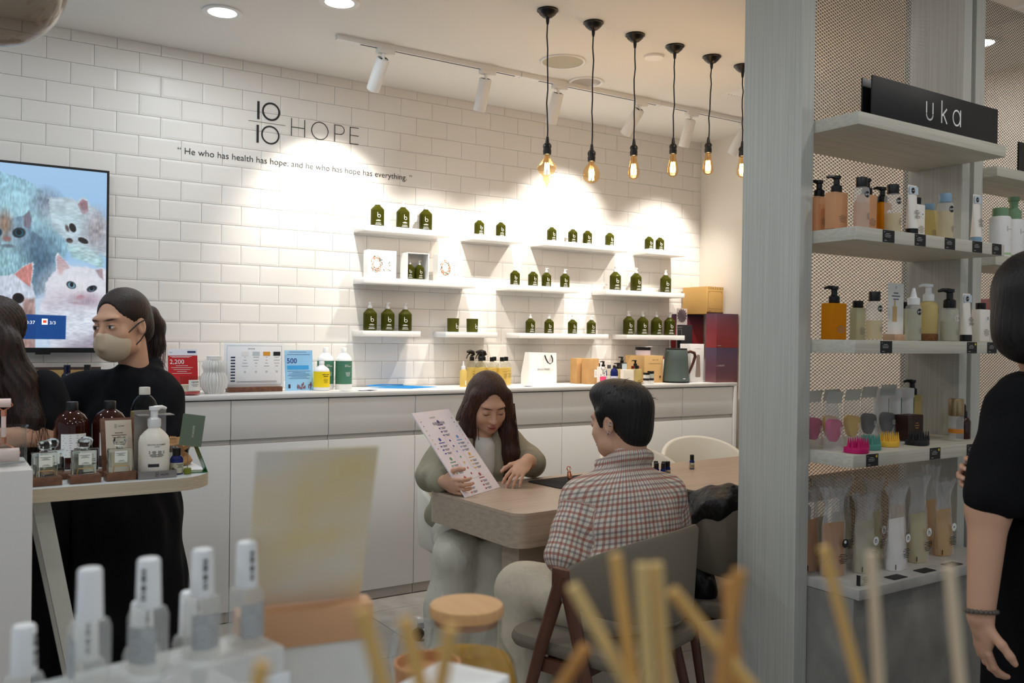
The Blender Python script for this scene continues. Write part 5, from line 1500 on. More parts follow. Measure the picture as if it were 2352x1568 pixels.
PO = [('amber refill pouch in clear wrap, against the side panel', (2.29, 1.80), 0.1, M_POG, None, 1), ('amber refill pouch in clear wrap with a black sticker', (2.305, 1.722), -0.1, M_POG, '•', 2),
      ('pale refill pouch in clear wrap behind the n pouch', (2.385, 1.83), 0.2, M_POP, None, 3), ('pale refill pouch with a white n sticker', (2.425, 1.70), 0.0, M_POP, 'n', 4),
      ('opaque white refill pouch printed n', (2.538, 1.665), 0.05, M_POW, 'n', 5), ('pale yellow refill pouch in clear wrap, rear row', (2.60, 1.79), 0.1, M_POY, 'h', 6),
      ('pale yellow refill pouch with a round sticker, front row', (2.692, 1.69), 0.0, M_POY, 'h', 7), ('golden refill pouch in the rear row', (2.75, 1.80), 0.1, M_POG2, None, 8),
      ('golden yellow refill pouch with a w sticker', (2.852, 1.70), 0.0, M_POG2, 'w', 9), ('clear-wrapped refill pouch in the back corner', (2.50, 1.84), 0.0, M_POP, None, 10), ('golden refill pouch at the far end of the base', (2.945, 1.80), 0.1, M_POG2, None, 11)]
for lab, (x, y), rz, m, letter, sd in PO:
    pouch(lab, (x, y, Z5), rz, m, 0.088, 0.15 + 0.004 * (sd % 3), 0.085 + 0.012 * (sd % 4), letter, letter == '•', sd)
for i, x in enumerate((2.445, 2.595, 2.745, 2.90)):
    o = MB().box(-0.033, 0.033, -0.018, 0.018, 0, 0.0014).part('name_card', M_TICK)
    o.location = (x, 1.604, Z5)
    tag(o, ['black name card lying before the white pouch', 'black name card lying before the pale yellow pouch', 'black name card lying before the golden pouch', 'black name card lying at the far end of the base'][i], 'card', 'black cards on the base')
t = thing('acrylic_ticket', 'small clear acrylic price block on the corner of the base', 'price ticket', (2.268, 1.603, Z5))
MB().rbox(-0.004, 0.044, -0.006, 0.006, 0, 0.028, 0.001).part('block', M_CLEAR, t)
MB().box(-0.006, -0.0042, -0.006, 0.006, 0, 0.03).part('black_edge', M_TICK, t)
small_print(MB(), 0.024, [0.5, 0.9, 0.8, 0.6], 0.03, None, -0.0066, x=0.02, gap=0.005).part('print', M_PRK, t)

# second unit: green-capped bottles, pink boxes, its own black sign
M_SAGE = mat('sage_cap', (126, 160, 126), 0.45)
Z22 = 1.6756
for i, (x, y, h, lab) in enumerate(((3.262, 1.85, 0.145, 'white bottle with sage green pump, rear'), (3.318, 1.775, 0.155, 'white bottle with flat sage green cap'), (3.44, 1.79, 0.155, 'white bottle with sage pump beside the flat-capped one'))):
    t = thing('shampoo_bottle', lab, 'bottle', (x, y, Z22), 0, None)
    MB().lathe([(0.036, 0), (0.037, 0.003), (0.037, h - 0.008), (0.033, h), (0.02, h + 0.002)], 28).part('body', M_PUMPW, t)
    if i == 1:
        MB().lathe([(0.026, h), (0.027, h + 0.002), (0.027, h + 0.03), (0.025, h + 0.032), (0, h + 0.032)], 24).part('cap', M_SAGE, t)
    else:
        pump(t, h, 2.0, M_SAGE, 0.3)
    MB().lathe([(0.0373, 0.012), (0.0373, 0.02)], 28, cap=False).part('green_band', mat('band_green', (176, 206, 158), 0.5), t)
    m = frame_lines(MB(), -0.014, 0.030, 0.098, 0.118, 0.0012, 0)
    lettering(m, 'CHRISTOPHE ROBIN', 0.008, 0.105, width=0.036, center=True)
    small_print(m, 0.075, [0.8, 0.6, 1, 0.7], 0.03, None, 0, x=0.008, gap=0.008)
    m.v = [(0.0375 * math.sin(a / 0.0375), -0.0375 * math.cos(a / 0.0375), c) for a, b, c in m.v]
    m.part('print', M_PRK, t)
for x, y, lab in ((3.32, 1.80, 'tall white carton with rose pink top'), (3.42, 1.79, 'white carton with rose pink top, beside the taller one')):
    t = carton('pink_top_carton', lab, (x, y, 1.3676), 0.07, 0.06, 0.16, M_PAPER)
    MB().rbox(-0.0005, 0.0705, -0.0005, 0.0605, 0.118, 0.1605, 0.001, 0.0006, 1).part('pink_top', mat('rose_card', (206, 140, 140), 0.5), t)
    strip(MB(), 0, 0.07, 0.018, 0.026, -0.0008).part('pink_line', mat('rose_line', (220, 170, 170), 0.5), t)
t = thing('brand_sign', 'black sign standing on the neighbouring unit, half out of view', 'sign', (3.30, 1.74, 1.9905))
MB().box(0.075, 0.66, 0, 0.006, 0, 0.12).part('front_panel', M_BLACK, t)
MB().box(-0.05, 0.66, 0.006, 0.03, 0, 0.006).part('foot', M_BLACK, t)
t = thing('white_canister', 'white canister with red line on the far base', 'canister', (3.30, 1.72, 0.6506))
MB().lathe([(0.045, 0), (0.046, 0.002), (0.046, 0.12), (0.04, 0.13), (0, 0.131)], 28).part('body', M_PUMPW, t)
MB().lathe([(0.0464, 0.025), (0.0464, 0.032)], 28, cap=False).part('red_line', mat('red_line', (180, 50, 44), 0.5), t)
# ------------------------------------------------------------------ near display table (out of focus)
FZ = 0.93
t = thing('display_table', 'white display table close to the viewer', 'table', (0.10, 0.48, 0))
MB().rbox(-0.6, 0.515, -0.40, 0.415, FZ - 0.04, FZ, 0.01).part('table_top', M_WHITE, t)
MB().rbox(-0.55, 0.47, -0.35, 0.37, 0.0, FZ - 0.0405, 0.01).part('pedestal', M_WHITE, t)
# acrylic riser with hand serums
ax = Vector((0.103, 0.022, 0)).normalized()
an = math.atan2(ax.y, ax.x)
M_ACR = glassmat('acrylic', (248, 248, 246), 0.2, 0.5)
rs = thing('acrylic_riser', 'stepped white acrylic riser holding the nail serums', 'riser', (0.05, 0.60, FZ + 0.0006), an)
MB().rbox(-0.02, 0.160, -0.024, 0.024, 0, 0.214, 0.002).part('front_step', M_ACR, rs)
MB().rbox(-0.02, 0.160, 0.0255, 0.085, 0, 0.17, 0.002).part('rear_step', M_ACR, rs)
MB().box(-0.024, 0.162, -0.0275, -0.0245, 0, 0.196).box(-0.0235, -0.0205, -0.0243, 0.0865, 0, 0.196).part('front_lip', mat('acrylic_white', (240, 243, 247)), rs)
M_GREYL = mat('grey_label', (150, 152, 152), 0.6, var=((700, 700, 700), (196, 198, 198), 0.2))
def serum(label, loc, group, rz):
    t = thing('nail_serum', label, 'bottle', loc, rz, group)
    MB().lathe([(0.0118, 0), (0.0125, 0.001), (0.0125, 0.034), (0.011, 0.0385), (0.008, 0.040)], 28).part('body', M_FROST, t)
    MB().lathe([(0.0080, 0.040), (0.0080, 0.0405), (0.0072, 0.070), (0.0062, 0.0715), (0, 0.0718)], 24).part('cap', M_PUMPW, t)
    strip(MB(), -0.0098, 0.0098, 0.006, 0.030, 0, 0.01265, 8).part('label', M_GREYL, t)
    m = MB()
    for k, hh in enumerate((0.002, 0.0015, 0.003, 0.001, 0.0025, 0.0018, 0.0022)):
        strip(m, -0.0014, 0.0014, 0.046 + k * 0.003, 0.046 + k * 0.003 + hh, 0, 0.00805, 2)
    m.part('print', M_PRK, t)
    return t
g1 = 'white nail serums on the upper step'
base = Vector((0.05, 0.60, FZ + 0.0006))
s0 = None
lab1 = ['white-capped nail serum on the upper step, blank side of the cap showing', 'white-capped nail serum on the upper step, print down the cap', 'white-capped nail serum, third on the upper step', 'white-capped nail serum half behind the cream card']
for i, (u, rz) in enumerate(((0.036, -1.6), (0.073, -0.6), (0.110, 0.0), (0.143, 0.2))):
    p = base + ax * u + Vector((0, 0, 0.2146))
    if s0 is None:
        s0 = serum(lab1[0], p, g1, rz)
    else:
        dup(s0, p, rz, lab1[i])
nrm = Vector((-ax.y, ax.x, 0))
lab2 = ['white-capped nail serum on the lower step behind the first gap', 'white-capped nail serum on the lower step behind the second gap', 'white-capped nail serum on the lower step behind the third gap', 'white-capped nail serum on the lower step beside the plinth side']
for i, u in enumerate((0.054, 0.092, 0.128, 0.015)):
    dup(s0, base + ax * u + nrm * 0.055 + Vector((0, 0, 0.1706)), 0.3 * i, lab2[i], 'white nail serums on the lower step')
# cream card in wooden holder
t = thing('card_block', 'small beech card block in front of the serums', 'card block', (0.191, 0.657, 1.132), -0.17)
MB().rbox(-0.001, 0.100, -0.012, 0.012, 0, 0.027, 0.001).part('wooden_block', mat('beech_warm', (212, 160, 118), 0.55), t)
t2 = thing('card_plinth', 'little clear acrylic block under the card holder', 'block', (0.191, 0.657, FZ + 0.0006), -0.17)
MB().rbox(0.03, 0.100, -0.010, 0.010, 0, 0.2005, 0.001).part('block', M_ACR, t2)
t = thing('cream_card', 'blank cream card with faint yellow watercolour, tilted in its holder', 'card', (0.2, 0.66, 1.15))
cx_ = Vector((0.0845, -0.0145, 0.0)).normalized()
cz_ = Vector((-0.0085, -0.0493, 0.122)).normalized()
cy_ = cz_.cross(cx_).normalized()
t.matrix_world = Matrix(((cx_.x, cy_.x, cz_.x, 0.1985), (cx_.y, cy_.y, cz_.y, 0.661), (cx_.z, cy_.z, cz_.z, 1.1596), (0, 0, 0, 1)))
MB().box(0.0, 0.0865, -0.0006, 0.0006, 0.0, 0.134).part('sheet', mat('cream_wash', (226, 217, 204), 0.8, var=((9, 9, 11), (230, 206, 150), 0.12)), t)
# glass teapot
tp = thing('glass_teapot', 'round glass teapot with bamboo lid and yellow tea', 'teapot', (0.482, 0.818, FZ + 0.0006), 0)
MB().lathe([(0.03, 0.0), (0.042, 0.003), (0.056, 0.03), (0.058, 0.055), (0.052, 0.085), (0.040, 0.104), (0.0375, 0.112), (0.0375, 0.134), (0.039, 0.136)], 40, cap=False).part('glass', glassmat('teapot_glass', (248, 248, 246), 0.4), tp)
MB().lathe([(0.0, 0.003), (0.040, 0.005), (0.0545, 0.031), (0.0565, 0.055), (0.0515, 0.082), (0.0485, 0.089), (0, 0.089)], 36, cap=False).part('tea', glassmat('tea', (236, 200, 92), 0.2, 0.3), tp)
l = MB().lathe([(0.0, 0.1365), (0.0385, 0.1365), (0.0395, 0.138), (0.0395, 0.146), (0.0385, 0.148), (0, 0.1485)], 40).part('lid', mat('bamboo', (216, 170, 118), 0.5, var=((160, 12, 12), (200, 150, 98), 0.3)), tp)
MB().lathe([(0.034, 0.128), (0.035, 0.1363)], 32).part('lid_plug', mat('bamboo_dark', (150, 104, 66), 0.6), l)
MB().begin().tube([(-0.036, 0, 0.126), (-0.055, 0, 0.130), (-0.072, 0, 0.118), (-0.078, 0, 0.092), (-0.072, 0, 0.066), (-0.056, 0, 0.056)], 0.0055, 10).tf(Matrix.Rotation(-0.5, 4, 'Z')).part('handle', glassmat('teapot_handle', (240, 242, 242), 0.5, 0.1), tp)
MB().begin().tube([(0.048, 0, 0.06), (0.068, 0, 0.08), (0.075, 0, 0.10), (0.088, 0, 0.112)], [0.013, 0.010, 0.008, 0.006], 12, cap=False).tf(Matrix.Rotation(0.9, 4, 'Z')).part('spout', glassmat('teapot_glass', (248, 248, 246), 0.4), tp)
# kraft lid and white carton
t = thing('kraft_cup', 'kraft paper cup with sunken lid beside the teapot', 'cup', (0.345, 0.648, FZ + 0.0006))
MB().lathe([(0.022, 0), (0.0235, 0.002), (0.0262, 0.160), (0.0275, 0.163), (0.0275, 0.166), (0.0255, 0.166), (0.025, 0.158), (0, 0.157)], 32, cap=False).part('paper', mat('kraft_cup', (196, 142, 96), 0.7), t)
o = MB().rbox(-0.045, 0.045, -0.03, 0.03, 0, 0.188, 0.002).part('white_carton', M_PAPER)
o.location = (0.302, 0.545, FZ + 0.0006)
o.rotation_euler = (0, 0, 0.5)
tag(o, 'plain white carton standing before the kraft cup', 'box')
# reed diffusers
M_REED = [mat('reed_a', (232, 196, 128), 0.7), mat('reed_b', (226, 182, 108), 0.7), mat('reed_pale', (230, 208, 176), 0.7), mat('reed_dark', (206, 148, 80), 0.7)]
REEDS = [((0.176, 0.231, 1.284), (0.313, 0.139, 1.0), 0.45, 0, 'c'), ((0.194, 0.231, 1.292), (0.228, 0.204, 1.0), 1, 1, 'c'), ((0.188, 0.211, 1.294), (0.204, 0.195, 1.0), 1, 0, 'c'), ((0.195, 0.212, 1.293), (0.218, 0.197, 1.0), 1, 0, 'c'),
         ((0.203, 0.213, 1.283), (0.401, 0.081, 1.0), 0.42, 1, 'c'), ((0.206, 0.187, 1.295), (0.171, 0.213, 1.0), 0.9, 3, 'c'), ((0.226, 0.210, 1.284), (0.242, 0.194, 1.0), 1, 3, 'c'), ((0.186, 0.236, 1.261), (0.045, 0.316, 1.0), 0.42, 3, 'c'),
         ((0.261, 0.199, 1.293), (0.33, 0.155, 1.0), 1, 1, 'r'), ((0.284, 0.196, 1.289), (0.302, 0.184, 1.0), 1, 2, 'r'), ((0.298, 0.175, 1.287), (0.319, 0.154, 1.0), 1, 2, 'r'),
         ((0.098, 0.222, 1.291), (0.171, 0.178, 1.0), 0.5, 1, 'l'), ((0.117, 0.234, 1.282), (0.176, 0.189, 1.0), 0.6, 1, 'l'), ((0.128, 0.226, 1.28), (0.095, 0.259, 1.0), 1, 1, 'l'), ((0.076, 0.237, 1.276), (0.021, 0.237, 1.0), 0.5, 1, 'l')]
JARS = {'c': ((0.225, 0.198), 'glass diffuser jar with the thickest bunch of reeds'), 'r': ((0.325, 0.165), 'glass diffuser jar with three thin reeds near the shelf unit'), 'l': ((0.115, 0.232), 'glass diffuser jar with reeds before the serum riser')}
for k, ((x, y), lab) in JARS.items():
    t = thing('diffuser_jar', lab, 'diffuser', (x, y, FZ + 0.0006))
    MB().lathe([(0.045, 0), (0.048, 0.003), (0.048, 0.20), (0.045, 0.205), (0.043, 0.2), (0.043, 0.008), (0, 0.008)], 28, cap=False).part('glass', M_CLEAR, t)
    MB().lathe([(0.042, 0.009), (0.042, 0.05), (0, 0.05)], 24).part('oil', M_LEMON, t)
RL = {'c': 'golden reed stick in the thick bunch', 'r': 'reed stick in the jar of three', 'l': 'reed stick before the serum riser'}
cnt = {}
extra = {0: 'light reed stick slanting low out of the thick bunch', 4: 'reed stick leaning far over towards the shelf panel', 7: 'dark reed stick leaning the other way', 8: 'orange slanting reed stick in the jar of three', 9: 'pale upright reed stick, taller of two', 10: 'pale upright reed stick, shorter of two'}
for i, (a, b, k, mi, jar_) in enumerate(REEDS):
    a, b = Vector(a), Vector(b)
    e = a + (b - a) * k
    o = MB().tube([e - a, Vector((0, 0, 0))], 0.0022 if jar_ != 'r' else 0.0019, 12).part('reed_stick', M_REED[mi])
    o.location = a
    tag(o, extra.get(i, RL[jar_]), 'reed stick', {'c': 'reeds of the thick bunch', 'r': 'reeds of the jar of three', 'l': 'reeds before the riser'}[jar_])

# ------------------------------------------------------------------ small things on the consultation table
def ontable(px, py):
    return (1.672 + px * math.cos(TA) - py * math.sin(TA), 2.505 + px * math.sin(TA) + py * math.cos(TA))
o = MB().prism(rrect(-0.17, 0.17, -0.105, 0.105, 0.012, 4), 0, 0.004, 0.001).part('felt_mat', mat('felt', (44, 43, 44), 0.95, bump=((500, 500, 500), 0.5)))
o.location = (2.262, 2.965, TZ + 0.0005)
o.rotation_euler = (0, 0, 0.10)
tag(o, 'dark grey felt mat on the table between the two seated people', 'mat')
t = thing('copper_pendulum', 'small polished copper bullet pendant standing on the felt mat', 'pendant', (2.215, 2.93, TZ + 0.005))
MB().begin().lathe([(0.0, 0.0), (0.006, 0.006), (0.010, 0.02), (0.0105, 0.032), (0.008, 0.036), (0.008, 0.046), (0, 0.047)], 18).tf(Matrix.Rotation(R(-12), 4, 'X')).part('body', M_COPPER, t)
MB().begin().tube([(0.009 * math.cos(a), 0, 0.058 + 0.009 * math.sin(a)) for a in [2 * PI * k / 14 for k in range(15)]], 0.002, 6).tf(Matrix.Rotation(R(-12), 4, 'X')).part('ring', M_COPPER, t)
def oil(label, loc, group, rz=0.0, h=1.0):
    t = thing('oil_bottle', label, 'bottle', loc, rz, group)
    MB().lathe([(0.0105, 0), (0.0115, 0.001), (0.0115, 0.037), (0.009, 0.042), (0.0075, 0.044)], 22).part('body', M_COBALT, t)
    MB().lathe([(0.009, 0.043), (0.0095, 0.044), (0.0095, 0.064), (0.0085, 0.066), (0, 0.066)], 20).part('cap', M_BLACK, t)
    MB().lathe([(0.0118, 0.004), (0.0118, 0.030)], 22, cap=False).part('label', mat('label_taupe', (150, 138, 110), 0.6), t)
    strip(MB(), -0.009, 0.009, 0.022, 0.029, 0, 0.0120, 6).part('label_head', mat('label_pale', (212, 208, 196), 0.6), t)
    return t
og = 'little blue oil bottles in a cluster on the table'
o0 = oil('small blue essential oil bottle standing alone on the table', (2.964, 2.99, TZ + 0.0005), None, -0.4)
spots = [(2.60, 2.875), (2.63, 2.865), (2.655, 2.85), (2.69, 2.885), (2.667, 2.91), (2.71, 2.88), (2.545, 2.90), (2.515, 2.93)]
lb = ['blue oil bottle in the cluster, end of the front row', 'blue oil bottle in the cluster, middle of the front row', 'blue oil bottle standing foremost in the cluster', 'blue oil bottle in the cluster, half hidden in the rear', 'blue oil bottle tallest at the back of the cluster', 'blue oil bottle at the right edge of the cluster', 'blue oil bottle half behind the checked shirt', 'blue oil bottle mostly behind the checked shirt']
lb[5] = 'blue oil bottle on the side of the cluster next to the free tabletop'
for (x, y), l in zip(spots, lb):
    dup(o0, (x, y, TZ + 0.0005), -0.45, l, og)
o0['label'] = 'small blue essential oil bottle standing alone on the tabletop'

# info board held by the seated person
bl, br, tl = Vector((1.680, 2.866, TZ + 0.001)), Vector((1.914, 2.994, TZ + 0.001)), Vector((1.560, 3.084, 1.062))
ex = (br - bl).normalized()
ez = (tl - bl).normalized()
ey = ez.cross(ex).normalized()
BW, BH = (br - bl).length, (tl - bl).length
t = thing('chart_board', 'pale pink chart board with coloured chakra diagram, held on the table', 'board', bl)
t.matrix_world = Matrix(((ex.x, ey.x, ez.x, bl.x), (ex.y, ey.y, ez.y, bl.y), (ex.z, ey.z, ez.z, bl.z), (0, 0, 0, 1)))
MB().box(0, BW, 0, 0.005, 0, BH).part('foam_board', mat('board_pink', (246, 242, 246), 0.5, var=((5, 5, 5), (242, 226, 234), 0.25)), t)
CK = [(88, 60, 140), (58, 80, 170), (110, 160, 216), (90, 160, 110), (226, 176, 70), (214, 96, 70), (170, 60, 66)]
def dot(x, z, r, k, name='dot_print'):
    ringstrip(MB(), x, z, r, r * 0.999, -0.0008, None, 14).part(name, mat('chakra%d' % k, CK[k], 0.5), t)
for k in range(7):
    dot(0.022, BH - 0.045 - k * 0.021, 0.0026, k)
    dot(BW - 0.022, BH - 0.045 - k * 0.021, 0.0026, k)
    dot(BW * 0.5, 0.245 - k * 0.026, 0.0048, k)
for (x, z, k) in ((0.135, 0.315, 0), (0.070, 0.235, 1), (0.20, 0.235, 2), (0.062, 0.145, 3), (0.205, 0.150, 4), (0.075, 0.055, 5), (0.185, 0.055, 6)):
    dot(x, z + 0.022, 0.0075, k, 'emblem_print')
    m = MB()
    for j in range(3):
        strip(m, x - 0.024, x - 0.014, z - 0.012 - j * 0.0165, z - 0.006 - j * 0.0165, -0.0008)
    small_print(m, z + 0.008, [1], 0.04, None, -0.0008, h=0.0035, x=x)
    m.part('tab_print', mat('chakra%d' % k, CK[k]), t)
    m = MB()
    for j in range(3):
        small_print(m, z - 0.006 - j * 0.0165, [1, 0.7], 0.034, None, -0.0008, h=0.0022, gap=0.0048, x=x + 0.008)
    m.part('small_print', mat('slate_print', (92, 98, 110)), t)
m = lettering(MB(), '能量脈輪配對', BW / 2, BH - 0.066, width=0.085, center=True, y=-0.0009)
lettering(m, '1010HOPE', BW / 2 - 0.02, BH - 0.035, width=0.04, center=True, y=-0.0009)
m.part('title_print', mat('slate_print', (92, 98, 110)), t)
m = MB()
for pts in ([(0.133 + 0.028 * math.cos(R(a)), 0.238 + 0.034 * math.sin(R(a))) for a in range(-60, 241, 15)], [(0.118, 0.208), (0.095, 0.19), (0.10, 0.12), (0.06, 0.072), (0.133, 0.066)], [(0.148, 0.208), (0.171, 0.19), (0.166, 0.12), (0.206, 0.072), (0.133, 0.066)]):
    pathstrip(m, pts, 0.0011, -0.0007)
m.part('figure_outline', mat('outline_pink', (214, 190, 190), 0.6), t)
# ------------------------------------------------------------------ television showing cats
TX0, TX1, TZ0, TZ1, TYF = -0.84, 0.703, 1.262, 2.116, 4.55
tv = thing('television', 'large wall television showing a picture of several cats', 'television', (TX0, TYF, TZ0))
W_, H_ = TX1 - TX0, TZ1 - TZ0
MB().box(0, W_, 0.002, 0.045, 0, H_).part('housing', M_BLACK, tv)
MB().box(0, W_, -0.004, 0.0018, 0, 0.022).box(0, W_, -0.003, 0.0018, H_ - 0.010, H_).box(0, 0.010, -0.003, 0.0018, 0.022, H_ - 0.010).box(W_ - 0.010, W_, -0.003, 0.0018, 0.022, H_ - 0.010).part('bezel', M_BLACK, tv)
MB().box(W_ - 0.30, W_ - 0.24, -0.006, 0.02, -0.008, 0.0).part('sensor', M_BLACK, tv)
MB().box(W_ / 2 - 0.2, W_ / 2 + 0.2, 0.0452, WALL - TYF - 0.003, 0.2, 0.6).part('wall_mount', M_BLACKM, tv)

def vnoise(x, y, s):
    """smooth value noise"""
    x, y = x / s, y / s
    xi, yi = np.floor(x), np.floor(y)
    fx, fy = x - xi, y - yi
    fx, fy = fx * fx * (3 - 2 * fx), fy * fy * (3 - 2 * fy)
    hsh = lambda a, b: np.modf(np.abs(np.sin(a * 127.1 + b * 311.7) * 43758.5453))[0]
    return (hsh(xi, yi) * (1 - fx) + hsh(xi + 1, yi) * fx) * (1 - fy) + (hsh(xi, yi + 1) * (1 - fx) + hsh(xi + 1, yi + 1) * fx) * fy
def polydist(px, py, P):
    """signed distance to a closed outline, negative inside"""
    d = np.full(px.shape, 1e9)
    s = np.ones(px.shape)
    n = len(P)
    for i in range(n):
        ax_, ay_ = P[i]
        bx_, by_ = P[i - 1]
        ex_, ey_ = bx_ - ax_, by_ - ay_
        wx, wy = px - ax_, py - ay_
        tt = np.clip((wx * ex_ + wy * ey_) / (ex_ * ex_ + ey_ * ey_ + 1e-9), 0, 1)
        d = np.minimum(d, (wx - ex_ * tt) ** 2 + (wy - ey_ * tt) ** 2)
        c1, c2, c3 = py >= ay_, py < by_, ex_ * wy > ey_ * wx
        flip = (c1 & c2 & c3) | (~c1 & ~c2 & ~c3)
        s = np.where(flip, -s, s)
    return s * np.sqrt(d)
xs = np.concatenate([np.linspace(0.011, 1.02, 60)[:-1], np.linspace(1.02, W_ - 0.0102, 330)])
zs = np.linspace(0.0225, H_ - 0.0105, 440)
GX, GZ = np.meshgrid(xs, zs)
# picture space: columns run 0..245 over the right part of the screen, rows 380..803 downwards
PXX = (GX + TX0 - 0.256) / (0.692 - 0.256) * 245.0
PYY = 380 + (H_ - 0.0105 - GZ) / (H_ - 0.033) * 423.0 - (245 - PXX) * 0.0
C = np.zeros(GX.shape + (3,))
fur = vnoise(PXX * 1.0, PYY * 0.35, 3.0) * 0.6 + vnoise(PXX, PYY, 9.0) * 0.4
furh = vnoise(PXX * 0.35, PYY, 3.0) * 0.6 + vnoise(PXX + 40, PYY, 12.0) * 0.4
def wash(col, mask, noise=None, amt=0.0):
    c = np.array(col, float)
    L = c[None, None, :] * (1 + (amt * (noise - 0.5))[..., None] if noise is not None else np.ones(GX.shape)[..., None])
    global C
    C = C * (1 - mask[..., None]) + L * mask[..., None]
def soft(d, w=2.0):
    return np.clip(0.5 - d / w, 0, 1)
def shape(P, col, w=2.0, noise=None, amt=0.0, rag=0.0):
    d = polydist(PXX, PYY, P)
    if rag:
        d = d + rag * (vnoise(PXX * 1.7, PYY * 1.7, 3.0) - 0.5)
    m = soft(d, w)
    wash(col, m, noise, amt)
    return d
def oval(x, y, rx, ry, col, w=0.3, rot=0.0, noise=None, amt=0.0):
    c_, s_ = math.cos(R(rot)), math.sin(R(rot))
    dx, dy = PXX - x, PYY - y
    q = np.sqrt(((dx * c_ + dy * s_) / rx) ** 2 + ((-dx * s_ + dy * c_) / ry) ** 2)
    wash(col, np.clip((1 + w / 2 - q) / w, 0, 1), noise, amt)
wash((168, 208, 244), np.ones(GX.shape))
wash((150, 198, 242), np.clip((PYY - 380) / 120, 0, 1) * 0.4)
# long-haired body at the back
shape([(-400, 470), (-60, 405), (0, 402), (30, 408), (60, 417), (95, 436), (112, 452), (150, 470), (160, 560), (120, 640), (-400, 700)], (150, 196, 216), 3, fur, 0.45, 6)
oval(60, 500, 70, 50, (168, 212, 226), 1.4, 20, fur, 0.3)
oval(108, 470, 30, 26, (120, 130, 150), 1.6, 50, fur, 0.6)
# cat resting on the right
shape([(108, 452), (135, 449), (160, 447), (172, 454), (186, 444), (198, 446), (205, 462), (222, 470), (240, 490), (260, 520), (260, 600), (232, 575), (215, 590), (160, 560), (118, 520)], (190, 208, 220), 3, furh, 0.35, 5)
shape([(176, 462), (187, 448), (199, 452), (201, 478), (188, 486)], (150, 118, 128), 3, fur, 0.5)
oval(150, 500, 40, 30, (196, 222, 232), 1.4, 10, furh, 0.25)
oval(222, 520, 26, 40, (166, 160, 168), 1.5, 0, fur, 0.5)
oval(165, 518, 7.5, 11, (40, 34, 34), 0.25, -25)
oval(190, 547, 12.5, 6.5, (40, 34, 34), 0.25, 20)
oval(158, 549, 8, 6, (64, 46, 44), 0.5, 10)
oval(152, 520, 4, 8, (96, 84, 84), 0.8, -20)
shape([(150, 560), (200, 565), (238, 590), (236, 612), (205, 600), (165, 590)], (160, 200, 208), 4, furh, 0.4, 4)
oval(200, 577, 40, 14, (186, 214, 220), 1.2, 22, furh, 0.4)
shape([(238, 588), (262, 575), (262, 600), (243, 610)], (166, 204, 242), 2)
# grey cat in the middle left
shape([(-400, 560), (-60, 500), (0, 502), (28, 505), (52, 498), (66, 484), (72, 505), (70, 530), (92, 545), (106, 560), (122, 590), (126, 620), (112, 670), (70, 690), (-400, 760)], (124, 154, 176), 3, fur, 0.45, 5)
oval(14, 560, 38, 46, (150, 180, 198), 1.3, 0, fur, 0.4)
oval(85, 600, 40, 60, (86, 116, 140), 1.4, 20, fur, 0.4)
shape([(52, 500), (66, 486), (71, 508), (66, 528), (54, 522)], (120, 116, 132), 3, fur, 0.5)
oval(12, 520, 14, 26, (150, 128, 112), 1.2, 0, fur, 0.5)
oval(43, 538, 14.5, 11.5, (36, 40, 44), 0.3, -15)
oval(44, 538, 9.5, 8.5, (30, 92, 112), 0.4)
oval(43, 537, 6, 6.5, (14, 22, 30), 0.4)
oval(-2, 540, 8, 9, (30, 60, 80), 0.4)
oval(17, 554, 9, 6, (150, 106, 106), 0.6)
oval(18, 570, 14, 4, (78, 74, 90), 0.8)
oval(12, 610, 45, 36, (150, 196, 208), 1.3, 0, fur, 0.5)
# pink-eared cat bottom left
shape([(-400, 680), (-20, 640), (15, 638), (34, 632), (52, 616), (74, 604), (77, 610), (72, 650), (80, 680), (84, 720), (82, 830), (-400, 830)], (206, 216, 232), 3, fur, 0.3, 4)
shape([(34, 634), (54, 616), (73, 606), (74, 626), (69, 662), (52, 650)], (206, 138, 132), 3, fur, 0.4)
shape([(56, 690), (80, 688), (83, 730), (86, 830), (40, 830), (45, 740)], (166, 138, 134), 8, fur, 0.4, 4)
oval(43, 689, 13, 12, (34, 20, 20), 0.2)
oval(44, 688, 8, 8, (16, 10, 12), 0.4)
# bright gap, white cat in front
shape([(82, 690), (100, 685), (96, 720), (90, 760), (120, 805), (82, 805)], (196, 224, 246), 2)
shape([(127, 585), (131, 580), (150, 598), (162, 610), (200, 610), (220, 614), (236, 610), (262, 615), (262, 830), (118, 830), (112, 760), (88, 740), (92, 705), (104, 680), (104, 650), (118, 632), (127, 620)], (222, 226, 238), 3, furh, 0.16, 5)
shape([(129, 588), (134, 584), (150, 600), (160, 614), (140, 622), (130, 618)], (196, 168, 176), 3, furh, 0.35)
shape([(220, 616), (236, 612), (240, 640), (228, 630)], (150, 120, 128), 4, fur, 0.4)
oval(138, 623, 6, 8, (206, 160, 158), 1.2)
oval(178, 665, 62, 44, (232, 232, 240), 1.5, 0, fur, 0.12)
oval(150, 700, 44, 26, (206, 196, 210), 1.6, 0, furh, 0.2)
oval(150, 760, 50, 45, (214, 220, 236), 1.5, 0, furh, 0.2)
oval(163, 654, 11.5, 8.5, (40, 44, 56), 0.3, 22)
oval(163.5, 654.5, 8.5, 7, (120, 166, 182), 0.4, 20)
oval(164, 653, 4.2, 5.5, (18, 22, 30), 0.4)
oval(212, 661, 12.5, 7.5, (34, 36, 46), 0.3, -20)
oval(211, 662, 7, 6, (86, 116, 130), 0.5, -15)
oval(211, 660, 5, 5, (14, 16, 22), 0.4)
oval(186, 683, 9.5, 6, (206, 130, 142), 0.6)
oval(184, 697, 20, 3.2, (166, 120, 136), 1.0, 3)
oval(200, 690, 30, 14, (170, 150, 164), 1.8, 0, fur, 0.3)
